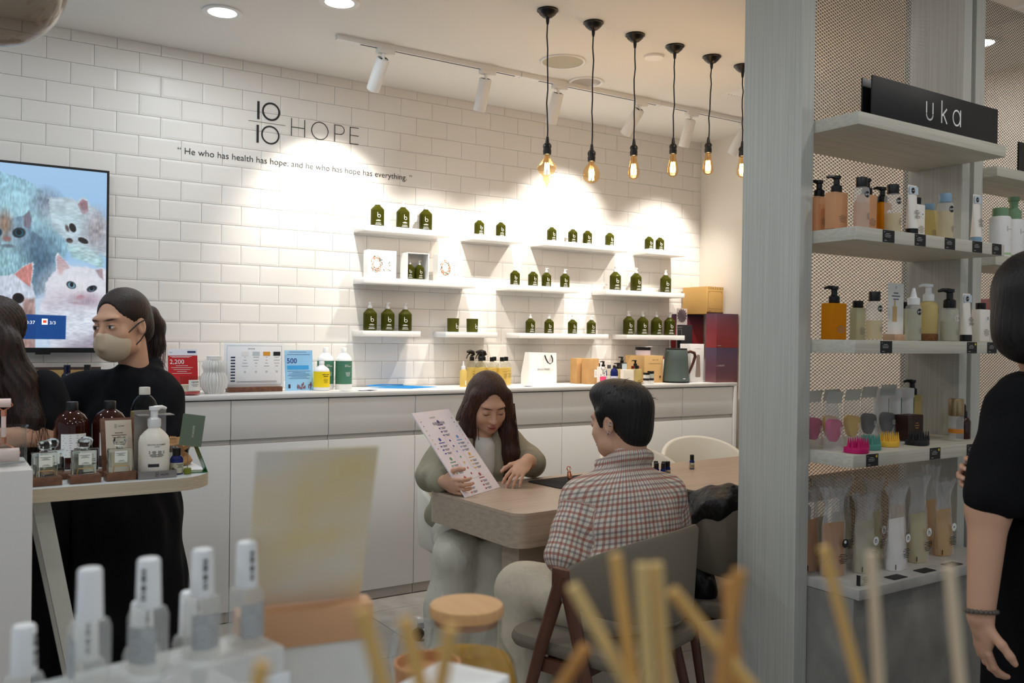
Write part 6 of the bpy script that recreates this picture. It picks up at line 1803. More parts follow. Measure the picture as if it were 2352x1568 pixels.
oval(215, 790, 60, 30, (124, 104, 122), 1.2, -12, furh, 0.4)
oval(180, 752, 55, 40, (220, 228, 240), 1.6, 0, furh, 0.25)
# blue banner
bd = polydist(PXX, PYY, [(-400, 718), (152, 727), (151, 783), (-400, 783)])
wash((6, 62, 138), soft(bd, 1.5) * 0.93)
VV = np.stack([GX, np.full(GX.shape, -0.0006), GZ], -1).reshape(-1, 3)
ny, nx = GX.shape
idx = np.arange(ny * nx).reshape(ny, nx)
F4 = np.stack([idx[:-1, :-1], idx[:-1, 1:], idx[1:, 1:], idx[1:, :-1]], -1).reshape(-1, 4)
me = bpy.data.meshes.new('screen')
me.from_pydata(VV.tolist(), [], F4.tolist())
at_ = me.color_attributes.new('Col', 'FLOAT_COLOR', 'POINT')
cc = np.clip(C, 0, 255) / 255.0
cc = np.where(cc <= 0.04045, cc / 12.92, ((cc + 0.055) / 1.055) ** 2.4)
at_.data.foreach_set('color', np.concatenate([cc, np.ones(GX.shape + (1,))], -1).astype(np.float32).ravel())
sm = mat('screen_picture', (0, 0, 0), 0.35, emit=0.85, attr='Col')
sb = sm.node_tree.nodes['Principled BSDF'].inputs['Base Color']
for l_ in list(sb.links):
    sm.node_tree.links.remove(l_)
sb.default_value = (0.01, 0.01, 0.01, 1)
me.materials.append(sm)
scr = put('screen', me, tv)
M_SCRW = mat('screen_white', (235, 240, 248), 0.4, emit=0.8)
def scr_pos(px, py):
    return ((px / 245.0) * (0.692 - 0.256) + 0.256 - TX0, H_ - 0.0105 - (py - 380) / 423.0 * (H_ - 0.033))
x, z = scr_pos(46, 748)
lettering(MB(), '0:00:37', x, z, width=0.062, y=-0.0012).part('caption', M_SCRW, scr)
x, z = scr_pos(114, 748)
lettering(MB(), '3/3', x, z, width=0.024, y=-0.0012).part('caption', M_SCRW, scr)
x, z = scr_pos(96, 749)
MB().box(x, x + 0.024, -0.0012, -0.001, z, z + 0.027).part('icon', M_SCRW, scr)
MB().box(x + 0.005, x + 0.019, -0.0016, -0.0013, z + 0.008, z + 0.020).part('icon_picture', mat('icon_red', (214, 70, 40), 0.5, emit=0.8), scr)
# ------------------------------------------------------------------ chairs
M_WOODD = mat('chair_walnut', (74, 42, 30), 0.4, var=((30, 30, 5), (96, 58, 40), 0.3))
M_UPH = mat('grey_upholstery', (116, 106, 92), 0.9, bump=((700, 700, 700), 0.5))
def arc_back(mb, r0, r1, ztop, zbot, a0, a1, n=26):
    rings = []
    for i in range(n + 1):
        a = a0 + (a1 - a0) * i / n
        u = max(0.0, math.sin(PI * i / n))
        zt = ztop[0] + (ztop[1] - ztop[0]) * u ** 0.8
        zb = zbot[0] + (zbot[1] - zbot[0]) * u
        e = 0.012
        th = lambda rr: (rr * math.cos(a), rr * math.sin(a))
        q = [(r0, zb + e), (r0 + 0.006, zb), (r1 - 0.006, zb), (r1, zb + e), (r1 + 0.012 * u, zt - e), (r1 + 0.012 * u - 0.008, zt), (r0 + 0.02 * u + 0.008, zt), (r0 + 0.02 * u, zt - e)]
        rings.append([th(rr) + (z,) for rr, z in q])
    return mb.loft(rings)
def arm_chair(label, loc, rz, group=None):
    """walnut armchair facing local +y, upholstered wrap-round back"""
    t = thing('arm_chair', label, 'chair', loc, rz, group)
    arc_back(MB(), 0.225, 0.255, (0.69, 0.815), (0.60, 0.545), PI * 1.0, PI * 2.0).part('backrest', M_UPH, t, 50)
    MB().prism(rrect(-0.235, 0.235, -0.20, 0.235, 0.07, 6), 0.425, 0.475, 0.02).part('seat', M_UPH, t)
    for s in (-1, 1):
        xs_ = s * 0.246
        MB().tube([(xs_, 0.0, 0.682), (xs_ * 1.02, 0.075, 0.45), (xs_ * 1.06, 0.2, 0.0)], [0.024, 0.02, 0.013], 10, flat=0.8).part('leg', M_WOODD, t)
        MB().tube([(xs_, -0.01, 0.672), (xs_ * 1.0, -0.07, 0.45), (xs_ * 1.04, -0.2, 0.0)], [0.024, 0.02, 0.013], 10, flat=0.8).part('leg', M_WOODD, t)
        MB().rbox(min(xs_ - s * 0.012, xs_ + s * 0.014), max(xs_ - s * 0.012, xs_ + s * 0.014), -0.03, 0.035, 0.62, 0.70, 0.01).part('arm_end', M_WOODD, t)
        MB().box(min(xs_ * 0.93, xs_ * 1.0), max(xs_ * 0.93, xs_ * 1.0), -0.06, 0.075, 0.385, 0.424).part('side_rail', M_WOODD, t)
    MB().box(-0.22, 0.22, 0.04, 0.07, 0.385, 0.424).part('cross_rail', M_WOODD, t)
    MB().box(-0.22, 0.22, -0.06, -0.03, 0.385, 0.424).part('cross_rail', M_WOODD, t)
    return t
ch0 = arm_chair('walnut armchair with grey wrap-round back under the person in checks', (1.765, 2.125, 0), 0.30)
dup(ch0, (2.44, 2.245, 0), -0.12, 'walnut armchair with a black jacket over it, pushed to the table')

M_TUB = mat('cream_leather', (232, 228, 216), 0.4)
def tub_chair(label, loc, rz, group):
    t = thing('tub_chair', label, 'chair', loc, rz, group)
    arc_back(MB(), 0.215, 0.25, (0.60, 0.79), (0.46, 0.44), PI * 0.9, PI * 2.1, 30).part('shell_back', M_TUB, t, 60)
    MB().lathe([(0.10, 0.40), (0.19, 0.415), (0.225, 0.44), (0.23, 0.465), (0.20, 0.48), (0.0, 0.485)], 32).part('seat', M_TUB, t)
    MB().tube([(0, 0, 0.08), (0, 0, 0.405)], 0.025, 14).part('gas_post', M_BLACK, t)
    for k in range(5):
        a = 2 * PI * k / 5 + 0.3
        l = MB().tube([(0, 0, 0.09), (0.15 * math.cos(a), 0.15 * math.sin(a), 0.085), (0.26 * math.cos(a), 0.26 * math.sin(a), 0.062)], [0.02, 0.016, 0.012], 8).part('base_arm', M_BLACK, t)
        MB().begin().lathe([(0.0, -0.018), (0.024, -0.018), (0.027, -0.012), (0.027, 0.012), (0.024, 0.018), (0, 0.018)], 16).tf(Matrix.Translation((0.26 * math.cos(a), 0.26 * math.sin(a), 0.0275)) @ Matrix.Rotation(a, 4, 'Z') @ Matrix.Rotation(R(90), 4, 'X')).part('caster', M_BLACK, l)
    return t
tg = 'cream tub chairs behind the table'
t0 = tub_chair('cream tub chair behind the cluster of oil bottles', (3.13, 3.47, 0), PI, tg)
dup(t0, (3.68, 3.60, 0), PI - 0.5, 'cream tub chair nearest the side wall, turned aside')
dup(t0, (2.02, 3.36, 0), PI + 0.15, 'cream tub chair the person with the board sits on')
# ------------------------------------------------------------------ people: smooth implicit bodies
def axis(lo, hi, fine, f=0.003, c=0.0075):
    """grid line positions, dense inside the fine intervals"""
    p = [lo]
    while p[-1] < hi:
        x = p[-1]
        p.append(x + (f if any(a - 0.004 <= x <= b for a, b in fine) else c))
    return np.array(p, dtype=np.float32)
class Sdf:
    def __init__(s):
        s.p, s.paint = [], []
    def cone(s, a, b, ra, rb, col=0, k=0.012, op=1):
        s.p.append(('c', np.array(a, float), np.array(b, float), ra, rb, col, k, op))
        return s
    def chain(s, pts, rs, col=0, k=0.012):
        for i in range(len(pts) - 1):
            s.cone(pts[i], pts[i + 1], rs[i], rs[i + 1], col, k)
        return s
    def ell(s, c, r, M=None, col=0, k=0.012, op=1):
        s.p.append(('e', np.array(c, float), np.array(r, float), np.eye(3) if M is None else np.array(M, float), 0, col, k, op))
        return s
    def dab(s, c, r, M, rgb, soft=0.5):
        s.paint.append((np.array(c, float), np.array(r, float), np.eye(3) if M is None else np.array(M, float), rgb, soft))
        return s
    @staticmethod
    def dist(q, X, Y, Z):
        if q[0] == 'c':
            a, b, ra, rb = q[1:5]
            d = b - a
            L = float(d @ d) + 1e-12
            t = np.clip(((X - a[0]) * d[0] + (Y - a[1]) * d[1] + (Z - a[2]) * d[2]) / L, 0, 1)
            return np.sqrt((X - a[0] - d[0] * t) ** 2 + (Y - a[1] - d[1] * t) ** 2 + (Z - a[2] - d[2] * t) ** 2) - (ra + (rb - ra) * t)
        c, r, M = q[1:4]
        dx, dy, dz = X - c[0], Y - c[1], Z - c[2]
        l = [M[0, i] * dx + M[1, i] * dy + M[2, i] * dz for i in range(3)]
        k0 = np.sqrt(sum((l[i] / r[i]) ** 2 for i in range(3)))
        k1 = np.sqrt(sum((l[i] / r[i] ** 2) ** 2 for i in range(3))) + 1e-9
        return k0 * (k0 - 1) / k1
    def bounds(s, m=0.02):
        lo, hi = np.full(3, 1e9), np.full(3, -1e9)
        for q in s.p:
            if q[7] < 0:
                continue
            if q[0] == 'c':
                rr = max(q[3], q[4])
                P = [q[1] - rr, q[2] - rr, q[1] + rr, q[2] + rr]
            else:
                rr = np.sqrt(((q[3] * q[2][None, :]) ** 2).sum(1))
                P = [q[1] - rr, q[1] + rr]
            for p in P:
                lo, hi = np.minimum(lo, p), np.maximum(hi, p)
        return lo - m, hi + m
    def build(s, name, m, parent, cols, fine=((), (), ()), f=0.003, c=0.0075, fold=None, uvfn=None, clip=None):
        lo, hi = s.bounds()
        AX = [axis(lo[i], hi[i], fine[i], f, c) for i in range(3)]
        D = np.full([len(a) for a in AX], 0.15, np.float32)
        for q in s.p:
            mg = q[6] + 0.02
            if q[0] == 'c':
                rr = max(q[3], q[4]) + mg
                a, b = np.minimum(q[1], q[2]) - rr, np.maximum(q[1], q[2]) + rr
            else:
                rr = np.sqrt(((q[3] * q[2][None, :]) ** 2).sum(1)) + mg
                a, b = q[1] - rr, q[1] + rr
            sl = [slice(int(np.searchsorted(AX[i], a[i])), int(np.searchsorted(AX[i], b[i]))) for i in range(3)]
            g = [AX[i][sl[i]] for i in range(3)]
            if min(len(x) for x in g) == 0:
                continue
            d = s.dist(q, g[0][:, None, None], g[1][None, :, None], g[2][None, None, :]).astype(np.float32)
            o = D[sl[0], sl[1], sl[2]]
            k = q[6]
            if q[7] > 0:
                h = np.clip(0.5 + 0.5 * (o - d) / k, 0, 1)
                D[sl[0], sl[1], sl[2]] = o * (1 - h) + d * h - k * h * (1 - h)
            else:
                h = np.clip(0.5 - 0.5 * (o + d) / k, 0, 1)
                D[sl[0], sl[1], sl[2]] = o * (1 - h) - d * h + k * h * (1 - h)
        if fold is not None:
            D += fold(AX[0][:, None, None], AX[1][None, :, None], AX[2][None, None, :]).astype(np.float32)
        if clip is not None:
            D = np.maximum(D, clip(AX[0][:, None, None], AX[1][None, :, None], AX[2][None, None, :]).astype(np.float32))
        S = D < 0
        n = S[:-1, :-1, :-1].astype(np.int8)
        tot = np.zeros(n.shape, np.int8)
        for i in (0, 1):
            for j in (0, 1):
                for k in (0, 1):
                    tot += S[i:S.shape[0] - 1 + i, j:S.shape[1] - 1 + j, k:S.shape[2] - 1 + k]
        act = (tot > 0) & (tot < 8)
        ii, jj, kk = np.nonzero(act)
        idx = np.full(act.shape, -1, np.int32)
        idx[ii, jj, kk] = np.arange(len(ii))
        acc, cnt = np.zeros((len(ii), 3)), np.zeros(len(ii))
        cor = [(i, j, k) for i in (0, 1) for j in (0, 1) for k in (0, 1)]
        val = {cn: D[ii + cn[0], jj + cn[1], kk + cn[2]] for cn in cor}
        pos = {cn: np.stack([AX[0][ii + cn[0]], AX[1][jj + cn[1]], AX[2][kk + cn[2]]], 1) for cn in cor}
        for a in cor:
            for ax_ in range(3):
                if a[ax_] == 0:
                    b = tuple(1 if q == ax_ else a[q] for q in range(3))
                    va, vb = val[a], val[b]
                    x = (va < 0) != (vb < 0)
                    t = np.where(x, va / np.where(x, va - vb, 1), 0)[:, None]
                    acc += np.where(x[:, None], pos[a] * (1 - t) + pos[b] * t, 0)
                    cnt += x
        V = acc / cnt[:, None]
        F = []
        for ax_ in range(3):
            s0 = [slice(None)] * 3
            s1 = [slice(None)] * 3
            s0[ax_], s1[ax_] = slice(0, -1), slice(1, None)
            A, B = S[tuple(s0)], S[tuple(s1)]
            e = np.nonzero(A != B)
            fl = A[e]
            o1, o2 = [q for q in range(3) if q != ax_]
            ok = (e[o1] > 0) & (e[o2] > 0) & (e[o1] < act.shape[o1]) & (e[o2] < act.shape[o2])
            e = [q[ok] for q in e]
            fl = fl[ok]
            def g(d1, d2):
                w = [q.copy() for q in e]
                w[o1] = w[o1] - d1
                w[o2] = w[o2] - d2
                return idx[w[0], w[1], w[2]]
            Q = np.stack([g(1, 1), g(0, 1), g(0, 0), g(1, 0)], 1)
            if ax_ == 1:
                fl = ~fl
            Q = np.where(fl[:, None], Q, Q[:, ::-1])
            F.append(Q)
        F = np.concatenate(F)
        F = F[(F >= 0).all(1)]
        org = np.array(parent.location) if parent is not None else np.zeros(3)
        me = bpy.data.meshes.new(name)
        me.vertices.add(len(V))
        me.vertices.foreach_set('co', (V - org).astype(np.float32).ravel())
        me.loops.add(F.size)
        me.loops.foreach_set('vertex_index', F.ravel().astype(np.int32))
        me.polygons.add(len(F))
        me.polygons.foreach_set('loop_start', np.arange(0, F.size, 4, dtype=np.int32))
        me.polygons.foreach_set('use_smooth', np.ones(len(F), bool))
        me.update(calc_edges=True)
        me.validate()
        X, Y, Z = V[:, 0], V[:, 1], V[:, 2]
        best, ci = np.full(len(V), 1e9), np.zeros(len(V), int)
        for q in s.p:
            if q[7] > 0:
                d = s.dist(q, X, Y, Z)
                w = d < best
                best = np.where(w, d, best)
                ci = np.where(w, q[5], ci)
        C = np.array([lin(c_) for c_ in cols])[ci]
        for c_, r, M, rgb, so in s.paint:
            dx, dy, dz = X - c_[0], Y - c_[1], Z - c_[2]
            l = [M[0, i] * dx + M[1, i] * dy + M[2, i] * dz for i in range(3)]
            q = np.sqrt(sum((l[i] / r[i]) ** 2 for i in range(3)))
            w = np.clip((1 + so / 2 - q) / so, 0, 1)[:, None]
            C = C * (1 - w) + np.array(lin(rgb))[None, :] * w
        at = me.color_attributes.new('Col', 'FLOAT_COLOR', 'POINT')
        at.data.foreach_set('color', np.concatenate([C, np.ones((len(C), 1))], 1).astype(np.float32).ravel())
        if uvfn is not None:
            U = uvfn(X, Y, Z)
            ua = me.attributes.new('cloth', 'FLOAT_VECTOR', 'POINT')
            ua.data.foreach_set('vector', U.astype(np.float32).ravel())
        me.materials.append(m)
        return put(name, me, parent)

def frame_of(f, up=(0, 0, 1), rollv=0.0):
    """columns: right-hand side of the person, forward, up"""
    y = Vector(f).normalized()
    x = y.cross(Vector(up)).normalized()
    z = x.cross(y)
    if rollv:
        q = Matrix.Rotation(rollv, 3, y)
        x, z = q @ x, q @ z
    return np.array([[x.x, y.x, z.x], [x.y, y.y, z.y], [x.z, y.z, z.z]])
def loc_(c, M, p, s=1.0):
    return np.array(c) + M @ (np.array(p, float) * s)
SK = (206, 160, 132)
LIP = (184, 108, 96)
def add_head(B, c, M, s=1.0, col=0, lips=True, eyes='down', skin=SK, brow=(52, 38, 32), ears=True, mouth_open=0.0):
    L = lambda p: loc_(c, M, p, s)
    E = lambda p, r, k=0.012, op=1, cl=col: B.ell(L(p), np.array(r) * s, M, cl, k, op)
    E((0, -0.018, 0.030), (0.073, 0.092, 0.086), 0.02)
    E((0, 0.026, -0.030), (0.060, 0.066, 0.080), 0.03)
    E((0, 0.056, -0.086), (0.030, 0.030, 0.026), 0.03)
    for q in (-1, 1):
        E((q * 0.036, 0.054, -0.034), (0.025, 0.026, 0.028), 0.02)
        E((q * 0.045, 0.020, -0.075), (0.020, 0.030, 0.022), 0.03)
    E((0, 0.074, 0.024), (0.050, 0.018, 0.014), 0.02)
    for q in (-1, 1):
        E((q * 0.031, 0.104, -0.001), (0.020, 0.016, 0.010), 0.012, -1)
        E((q * 0.031, 0.0775, -0.002), (0.0150, 0.0145, 0.0125), 0.004)
    B.cone(L((0, 0.087, 0.004)), L((0, 0.105, -0.032)), 0.0070 * s, 0.0105 * s, col, 0.012)
    E((0, 0.104, -0.035), (0.0115, 0.0105, 0.009), 0.008)
    for q in (-1, 1):
        E((q * 0.0115, 0.094, -0.038), (0.0075, 0.009, 0.007), 0.006)
    if lips:
        E((0, 0.0905, -0.0615), (0.0195, 0.0115, 0.0052), 0.005)
        E((0, 0.0885, -0.0715 - mouth_open), (0.0180, 0.0110, 0.0062), 0.005)
        B.dab(L((0, 0.098, -0.0620)), np.array((0.0215, 0.016, 0.0052)) * s, M, LIP, 0.5)
        B.dab(L((0, 0.096, -0.0720 - mouth_open)), np.array((0.0190, 0.016, 0.0058)) * s, M, LIP, 0.5)
        B.dab(L((0, 0.098, -0.0668 - mouth_open / 2)), np.array((0.0200, 0.018, 0.0016 + mouth_open / 2)) * s, M, (84, 34, 32), 0.8)
    for q in (-1, 1):
        B.dab(L((q * 0.031, 0.090, 0.0215)), np.array((0.0205, 0.022, 0.0036)) * s, frame_roll(M, q * -0.10), brow, 0.9)
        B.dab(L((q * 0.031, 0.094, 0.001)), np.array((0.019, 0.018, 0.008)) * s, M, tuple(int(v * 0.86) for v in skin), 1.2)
        if eyes == 'down':
            B.dab(L((q * 0.031, 0.094, -0.0065)), np.array((0.0165, 0.016, 0.0024)) * s, M, (40, 26, 24), 0.8)
        else:
            B.dab(L((q * 0.031, 0.094, -0.003)), np.array((0.0140, 0.016, 0.0050)) * s, M, (232, 224, 216), 0.4)
            B.dab(L((q * 0.029, 0.094, -0.003)), np.array((0.0058, 0.016, 0.0058)) * s, M, (38, 26, 22), 0.4)
            B.dab(L((q * 0.031, 0.094, 0.0022)), np.array((0.0160, 0.016, 0.0022)) * s, M, (34, 24, 22), 0.7)
        if ears:
            E((q * 0.0735, -0.010, -0.010), (0.0075, 0.018, 0.029), 0.008)
            E((q * 0.0815, -0.004, -0.008), (0.006, 0.010, 0.018), 0.004, -1)
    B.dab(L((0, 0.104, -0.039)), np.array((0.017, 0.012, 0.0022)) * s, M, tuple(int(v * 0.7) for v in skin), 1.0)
def frame_roll(M, a):
    c, s = math.cos(a), math.sin(a)
    return M @ np.array([[c, 0, s], [0, 1, 0], [-s, 0, c]])
def add_hand(B, w, fdir, palm, thumb=1, curl=(0.35, 0.5, 0.4), col=0, s=1.0, spread=0.06, tcurl=0.3, curls=None):
    """w wrist, fdir finger direction, palm the way the palm faces, thumb = +1/-1 side"""
    y = Vector(fdir).normalized()
    z = Vector(palm)
    z = (z - y * z.dot(y)).normalized()
    x = y.cross(z) * thumb
    P = lambda a, b, c: np.array(w) + np.array(x) * a * s + np.array(y) * b * s + np.array(z) * c * s
    M = np.array([[x[i], y[i], z[i]] for i in range(3)])
    B.ell(P(0.000, 0.050, 0.0), np.array((0.036, 0.052, 0.0135)) * s, M, col, 0.012)
    B.ell(P(0.020, 0.035, 0.006), np.array((0.018, 0.030, 0.013)) * s, M, col, 0.012)
    B.cone(w, P(0, 0.03, 0), 0.0235 * s, 0.022 * s, col, 0.014)
    for i, (bx, L0, r) in enumerate(((0.027, 0.072, 0.0084), (0.0090, 0.080, 0.0086), (-0.009, 0.074, 0.0082), (-0.0265, 0.058, 0.0073))):
        cu = curls[i] if curls else curl
        sp = spread * (1.5 - i) / 1.5
        p = P(bx, 0.086 - 0.004 * abs(i - 1), 0.0)
        a = 0.0
        prev, rr = p, r * s
        for j, fr in enumerate((0.46, 0.31, 0.23)):
            a += cu[j]
            d = np.array(x) * math.sin(sp) + (np.array(y) * math.cos(a) + np.array(z) * math.sin(a)) * math.cos(sp)
            nx_ = prev + d * L0 * fr * s
            B.cone(prev, nx_, rr, rr * 0.90, col, 0.0045)
            prev, rr = nx_, rr * 0.90
        B.dab(prev - np.array(z) * 0.006 * s * math.cos(a) + np.array(y) * 0.006 * s * math.sin(a), (0.005 * s,) * 3, None, (226, 182, 162), 0.4)
    b0 = P(0.028, 0.028, 0.006)
    t1 = b0 + (np.array(x) * 0.75 + np.array(y) * 0.6 + np.array(z) * 0.25) * 0.036 * s
    t2 = t1 + (np.array(x) * (0.55 - tcurl) + np.array(y) * 0.75 + np.array(z) * (0.2 + tcurl)) * 0.030 * s
    t3 = t2 + (np.array(x) * (0.35 - tcurl) + np.array(y) * 0.8 + np.array(z) * (0.2 + tcurl)) * 0.022 * s
    B.chain([b0, t1, t2, t3], [0.0125 * s, 0.0105 * s, 0.0095 * s, 0.008 * s], col, 0.006)

M_SKIN = mat('skin', (206, 160, 132), 0.52, attr='Col', spec=0.35)
def cloth(name, rgb, bump=0.35, scale=26, rough=0.9, sheen=0.0):
    return mat(name, rgb, rough, bump=((scale * 0.6, scale * 0.6, scale * 0.35), bump, 0.03), sheen=sheen, spec=0.2)
def hairmat(name, rgb, rgb2):
    m = mat(name, rgb, 0.42, var=((150, 150, 9), rgb2, 0.2), bump=((260, 260, 8), 0.7, 0.004), spec=0.4)
    return m
def folds(amp, a=(31, 17, 23), b=(53, 41, 29)):
    def f(X, Y, Z):
        return amp * (np.sin(a[0] * X + a[1] * Y + a[2] * Z + 2.0 * np.sin(9 * Z + 7 * X)) + 0.6 * np.sin(b[0] * Y - b[1] * X + b[2] * Z + 1.7 * np.sin(13 * X + 5 * Z))) * 0.5
    return f
def strands(parent, name, m, paths, r=0.0016):
    mb = MB()
    for p in paths:
        n = len(p)
        mb.tube([np.array(q) - np.array(parent.location) for q in p], [r * (1 - 0.75 * i / (n - 1)) for i in range(n)], 4)
    o = mb.part(name, m, parent, 80)
    o['kind'] = 'stuff'
    return o

# ---- person seated behind the table with the chart board
t = thing('person', 'seated person with long brown hair in a sage shirt, holding the chart board', 'person', (1.87, 3.33, 0))
hc = (1.972, 3.190, 1.083)
HM = frame_of((-0.20, -0.86, -0.42), (0, 0, 1), 0.03)
B = Sdf()
add_head(B, hc, HM, 1.0, 0, True, 'down', SK, (62, 42, 34), True, 0.0015)
B.cone(loc_(hc, HM, (0, -0.030, -0.055)), (1.955, 3.235, 0.915), 0.050, 0.052, 0, 0.02)
B.ell((1.95, 3.265, 0.80), (0.10, 0.06, 0.15), None, 0, 0.03)
B.ell((1.95, 3.32, 0.56), (0.12, 0.08, 0.12), None, 0, 0.05)
B.chain([(1.845, 3.285, 0.925), (1.727, 3.215, 0.80), (1.665, 3.005, 0.805)], [0.045, 0.036, 0.025], 0, 0.02)
B.chain([(2.085, 3.245, 0.930), (2.178, 3.165, 0.815), (2.040, 2.985, 0.862)], [0.045, 0.039, 0.025], 0, 0.02)
for a, b in (((1.88, 3.28, 0.52), (1.725, 3.00, 0.50)), ((2.00, 3.25, 0.52), (1.89, 2.92, 0.50))):
    B.chain([a, b, (b[0] - 0.01, b[1] + 0.05, 0.07), (b[0] - 0.05, b[1] - 0.08, 0.045)], [0.07, 0.052, 0.035, 0.032], 0, 0.02)
# viewer-left hand closes on the board edge, other hand hangs over the table
add_hand(B, (1.650, 2.985, 0.806), (0.10, -0.93, -0.10), (0.97, 0.12, 0.10), 1, (0.55, 0.75, 0.5), 0, 0.94, 0.05, 0.25)
add_hand(B, (2.036, 2.980, 0.862), (-0.70, -0.25, -0.42), (-0.35, 0.15, -0.92), -1, (0.35, 0.42, 0.3), 0, 0.96, 0.16, 0.1)
fx = ((hc[0] - 0.10, hc[0] + 0.10), (1.60, 1.76), (1.93, 2.05))
fy = ((hc[1] - 0.13, hc[1] + 0.12), (2.84, 3.0))
fz = ((hc[2] - 0.13, hc[2] + 0.13), (0.72, 0.89))
B.build('body', M_SKIN, t, [SK], (fx, fy, fz), 0.003, 0.009)
# white tee, sage shirt, cream trousers
T = Sdf()
T.ell((1.952, 3.232, 0.83), (0.085, 0.072, 0.125), None, 0, 0.03).ell((1.955, 3.23, 0.90), (0.066, 0.060, 0.045), None, 0, 0.03)
T.ell((1.94, 3.26, 0.66), (0.11, 0.085, 0.16), None, 0, 0.04)
T.build('white_tee', cloth('white_tee', (226, 222, 214), 0.3), t, [SK], ((), (), ()), 0.004, 0.007, folds(0.003))
S = Sdf()
for q, sx in ((-1, 1.845), (1, 2.085)):
    S.ell((1.953 + q * 0.082, 3.262, 0.80), (0.075, 0.098, 0.185), None, 0, 0.03)
    S.ell((sx - q * 0.02, 3.262, 0.915), (0.075, 0.072, 0.055), None, 0, 0.05)
    S.cone((1.953 + q * 0.075, 3.20, 0.955), (1.953 + q * 0.062, 3.175, 0.80), 0.022, 0.022, 0, 0.02)
S.ell((1.93, 3.31, 0.78), (0.165, 0.07, 0.21), None, 0, 0.04)
S.ell((1.935, 3.32, 0.60), (0.175, 0.125, 0.12), None, 0, 0.05)
S.chain([(1.955 - 0.07, 3.26, 0.975), (1.955, 3.29, 0.985), (1.955 + 0.07, 3.255, 0.972)], [0.020, 0.020, 0.020], 0, 0.02)
S.chain([(1.845, 3.285, 0.925), (1.727, 3.220, 0.795), (1.668, 3.035, 0.800)], [0.064, 0.063, 0.050], 0, 0.03)
S.chain([(2.085, 3.245, 0.930), (2.182, 3.170, 0.820), (2.145, 3.105, 0.835)], [0.064, 0.060, 0.055], 0, 0.03)
S.ell((1.955, 3.135, 0.86), (0.040, 0.075, 0.12), None, 0, 0.02, -1)
S.build('sage_shirt', cloth('sage_shirt', (160, 154, 134), 0.5, 22), t, [SK], ((), (), ()), 0.004, 0.006, folds(0.0055))
S = Sdf()
for a, b in (((1.88, 3.29, 0.53), (1.725, 3.00, 0.51)), ((2.00, 3.26, 0.53), (1.89, 2.92, 0.51))):
    S.chain([a, b], [0.10, 0.080], 0, 0.05)
    S.chain([b, (b[0] - 0.01, b[1] + 0.035, 0.30), (b[0] - 0.02, b[1] + 0.03, 0.06)], [0.080, 0.088, 0.10], 0, 0.05)
S.ell((1.96, 3.34, 0.54), (0.15, 0.12, 0.08), None, 0, 0.05)
S.build('cream_trousers', cloth('cream_cotton', (206, 202, 188), 0.5, 18), t, [SK], ((), (), ()), 0.004, 0.008, folds(0.010, (43, 37, 5), (61, 23, 3)))
MH = hairmat('hair_brown', (40, 22, 15), (74, 42, 28))
Hh = Sdf()
L = lambda p: loc_(hc, HM, p)
Hh.ell(L((0, -0.022, 0.036)), (0.083, 0.100, 0.094), HM, 0, 0.02)
for q in (-1, 1):
    top = L((q * 0.066, 0.028, 0.050))
    ear = L((q * 0.080, 0.024, -0.030))
    dn = np.array((1.958 + q * 0.112 * 0.98, 3.150 if q > 0 else 3.185, 0.925))
    en = np.array((1.958 + q * (0.105 if q > 0 else 0.085), 3.122 if q > 0 else 3.15, 0.790))
    if q < 0:
        dn, en = L((-0.085, 0.03, -0.12)), L((-0.085, 0.01, -0.12))
    Hh.chain([top, ear], [0.026, 0.030], 0, 0.02)
# curtains hang straight down either side of the face
vx = np.array((HM[0, 0], HM[1, 0], 0.0))
vx /= np.linalg.norm(vx)
for q in (-1, 1):
    ear = L((q * 0.080, 0.018, -0.030))
    Hh.chain([ear, ear + np.array((0, 0, -0.09)) + vx * q * 0.012 + np.array((0, 0.010, 0)), ear + np.array((0, 0, -0.185)) + vx * q * 0.020 + np.array((0, 0.0, 0)), ear + np.array((0, 0, -0.275)) + vx * q * 0.004 + np.array((0, -0.004, 0))], [0.032, 0.040, 0.040, 0.020], 0, 0.02)
Hh.chain([L((0, -0.09, 0.0)), (1.965, 3.285, 1.00), (1.962, 3.30, 0.90)], [0.07, 0.075, 0.05], 0, 0.03)
Hh.ell(L((0, 0.098, -0.024)), (0.0530, 0.085, 0.108), HM, 0, 0.008, -1)
def strandfold(c, M, amp, n):
    def f(X, Y, Z):
        dx, dy, dz = X - c[0], Y - c[1], Z - c[2]
        lx = M[0, 0] * dx + M[1, 0] * dy + M[2, 0] * dz
        ly = M[0, 1] * dx + M[1, 1] * dy + M[2, 1] * dz
        return amp * np.sin(n * np.arctan2(lx, ly + 0.02) + 18 * dz + 3 * np.sin(25 * dz))
    return f
Hh.build('hair', MH, t, [SK], (((hc[0] - 0.13, hc[0] + 0.13),), ((hc[1] - 0.13, hc[1] + 0.14),), ((0.78, hc[2] + 0.14),)), 0.004, 0.008, strandfold(hc, HM, 0.0009, 46))
rnd = random.Random(3)
ps = []
for q in (-1, 1):
    ear = L((q * 0.080, 0.018, -0.030))
    for k in range(70):
        o = np.array((rnd.uniform(-0.034, 0.034), rnd.uniform(-0.036, 0.03), 0))
        w = vx * q * rnd.uniform(0.0, 0.034)
        e = rnd.uniform(0.22, 0.31)
        ps.append([ear + o * 0.8 + np.array((0, 0, 0.03)), ear + o + w * 0.6 + np.array((0, 0, -0.09)), ear + o * 1.1 + w + np.array((0, 0, -0.19)), ear + o * 0.8 + w * 0.7 + np.array((rnd.uniform(-0.01, 0.01), 0, -e))])
strands(t, 'hair_strands', MH, ps, 0.0019)
for px, py, pz in ((1.955, 2.928, 0.815), (1.972, 2.922, 0.82)):
    pass
rm = MB()
t.children[0].name = 'body'

